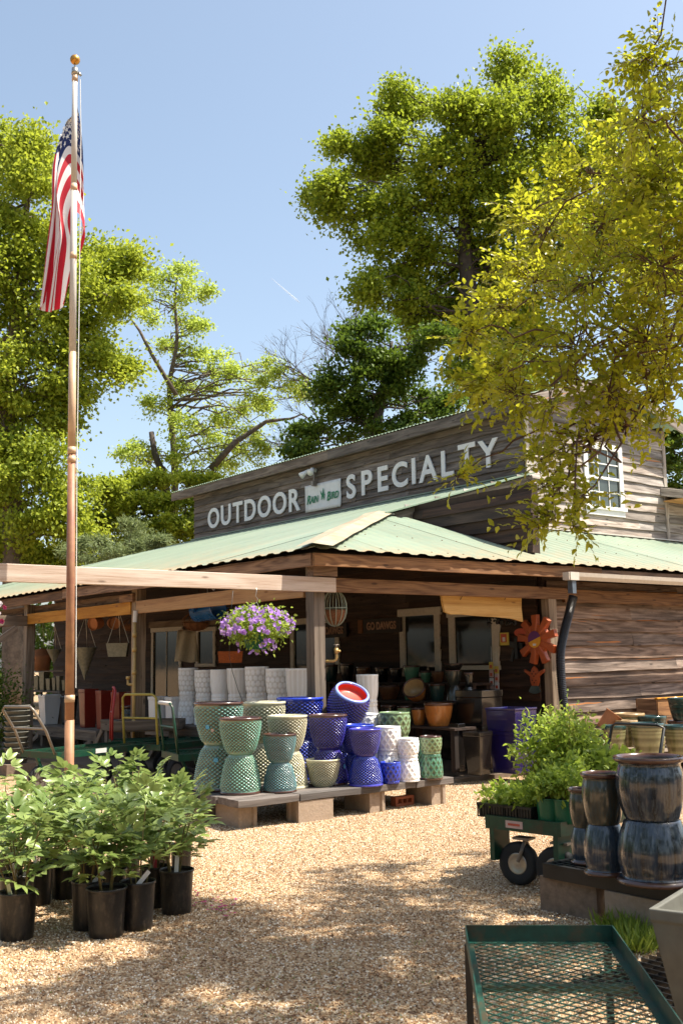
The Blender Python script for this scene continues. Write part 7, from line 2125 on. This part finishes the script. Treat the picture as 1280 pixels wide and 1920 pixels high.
# ================================================================== GROUND LITTER
m = MB()
for k in range(46):
    p = onZ(random.gauss(412, 16), random.gauss(1706, 9)) if k < 34 else onZ(random.gauss(370, 14), random.gauss(1690, 8))
    a = random.uniform(0, 6.28); c, s = math.cos(a) * .012, math.sin(a) * .012; z = .012 + random.uniform(0, .006)
    m.add([(p.x + c, p.y + s, z), (p.x - s, p.y + c, z + .004), (p.x - c, p.y - s, z), (p.x + s, p.y - c, z + .003)], [(0, 1, 2), (0, 2, 3)])
o = m.build('fallen_petals', M['petal']); tag(o, 'scattered magenta petals on the gravel beside the black pots', None, None, 'stuff')
def tufts(name, label, spots, L_=.07, n=60):
    C = []; A = []
    for (x, y, sp, k) in spots:
        q = onZ(x, y)
        for i in range(k):
            C.append((q.x + random.gauss(0, sp), q.y + random.gauss(0, sp), 0.0)); A.append((random.gauss(0, .5), random.gauss(0, .5), 1.0))
    C = np.array(C); A = unit(np.array(A)); n = len(C); Ls = L_ * (.5 + RNG.random(n))
    o = link(name, leaf_mesh(name, C, A, rand_unit(n), Ls, Ls * .09 + .002, RNG.random(n), M['grass'], .1)); tag(o, label, None, None, 'stuff')
tufts('grass_tuft', 'green grass tuft growing against the pallet blocks', [(1165, 1755, .05, 150), (1190, 1765, .05, 200), (1210, 1780, .05, 170), (1140, 1748, .03, 60), (1185, 1785, .04, 120)], .10)
sp = [(random.uniform(60, 840), random.uniform(1740, 1915), .02, random.randint(3, 10)) for _ in range(70)]
tufts('sparse_weeds', 'sparse short green weeds in the gravel', sp, .014)
def litter():
    C = []
    for k in range(70):
        q = onZ(random.uniform(150, 1000), random.uniform(1590, 1900))
        for i in range(random.randint(8, 40)): C.append((q.x + random.gauss(0, .22), q.y + random.gauss(0, .12), random.uniform(.006, .016)))
    C = np.array(C); n = len(C); ax = unit(np.c_[RNG.normal(size=(n, 2)), RNG.normal(size=n) * .15]); nr = unit(np.c_[RNG.normal(size=(n, 2)) * .3, np.ones(n)])
    L_ = .014 + .022 * RNG.random(n)
    o = link('leaf_litter', leaf_mesh('leaf_litter', C, ax, nr, L_, L_ * .45, RNG.random(n), M['litter'], .2)); tag(o, 'small dry brown leaves and twigs scattered on the gravel', None, None, 'stuff')
litter()
# contrail high in the sky
CT2 = NT('thin_contrail'); CT2.color((0.9, 0.9, 0.92)); trn = CT2.n('BsdfTransparent'); mx = CT2.n('MixShader'); mx.inputs[0].default_value = .72
CT2.l(CT2.b.outputs[0], mx.inputs[1]); CT2.l(trn.outputs[0], mx.inputs[2]); CT2.l(mx.outputs[0], CT2.out.inputs[0])
a = at(508, 521, 1500); b = at(562, 568, 1500); m = MB(); m.tube([a.lerp(b, i / 8) for i in range(9)], [.15, .5, .6, .8, 1.0, 1.0, 1.3, 1.3, .5], 8)
o = m.build('contrail', CT2.m, None, True); o['kind'] = 'structure'; o['label'] = 'short faint white contrail in the blue sky'
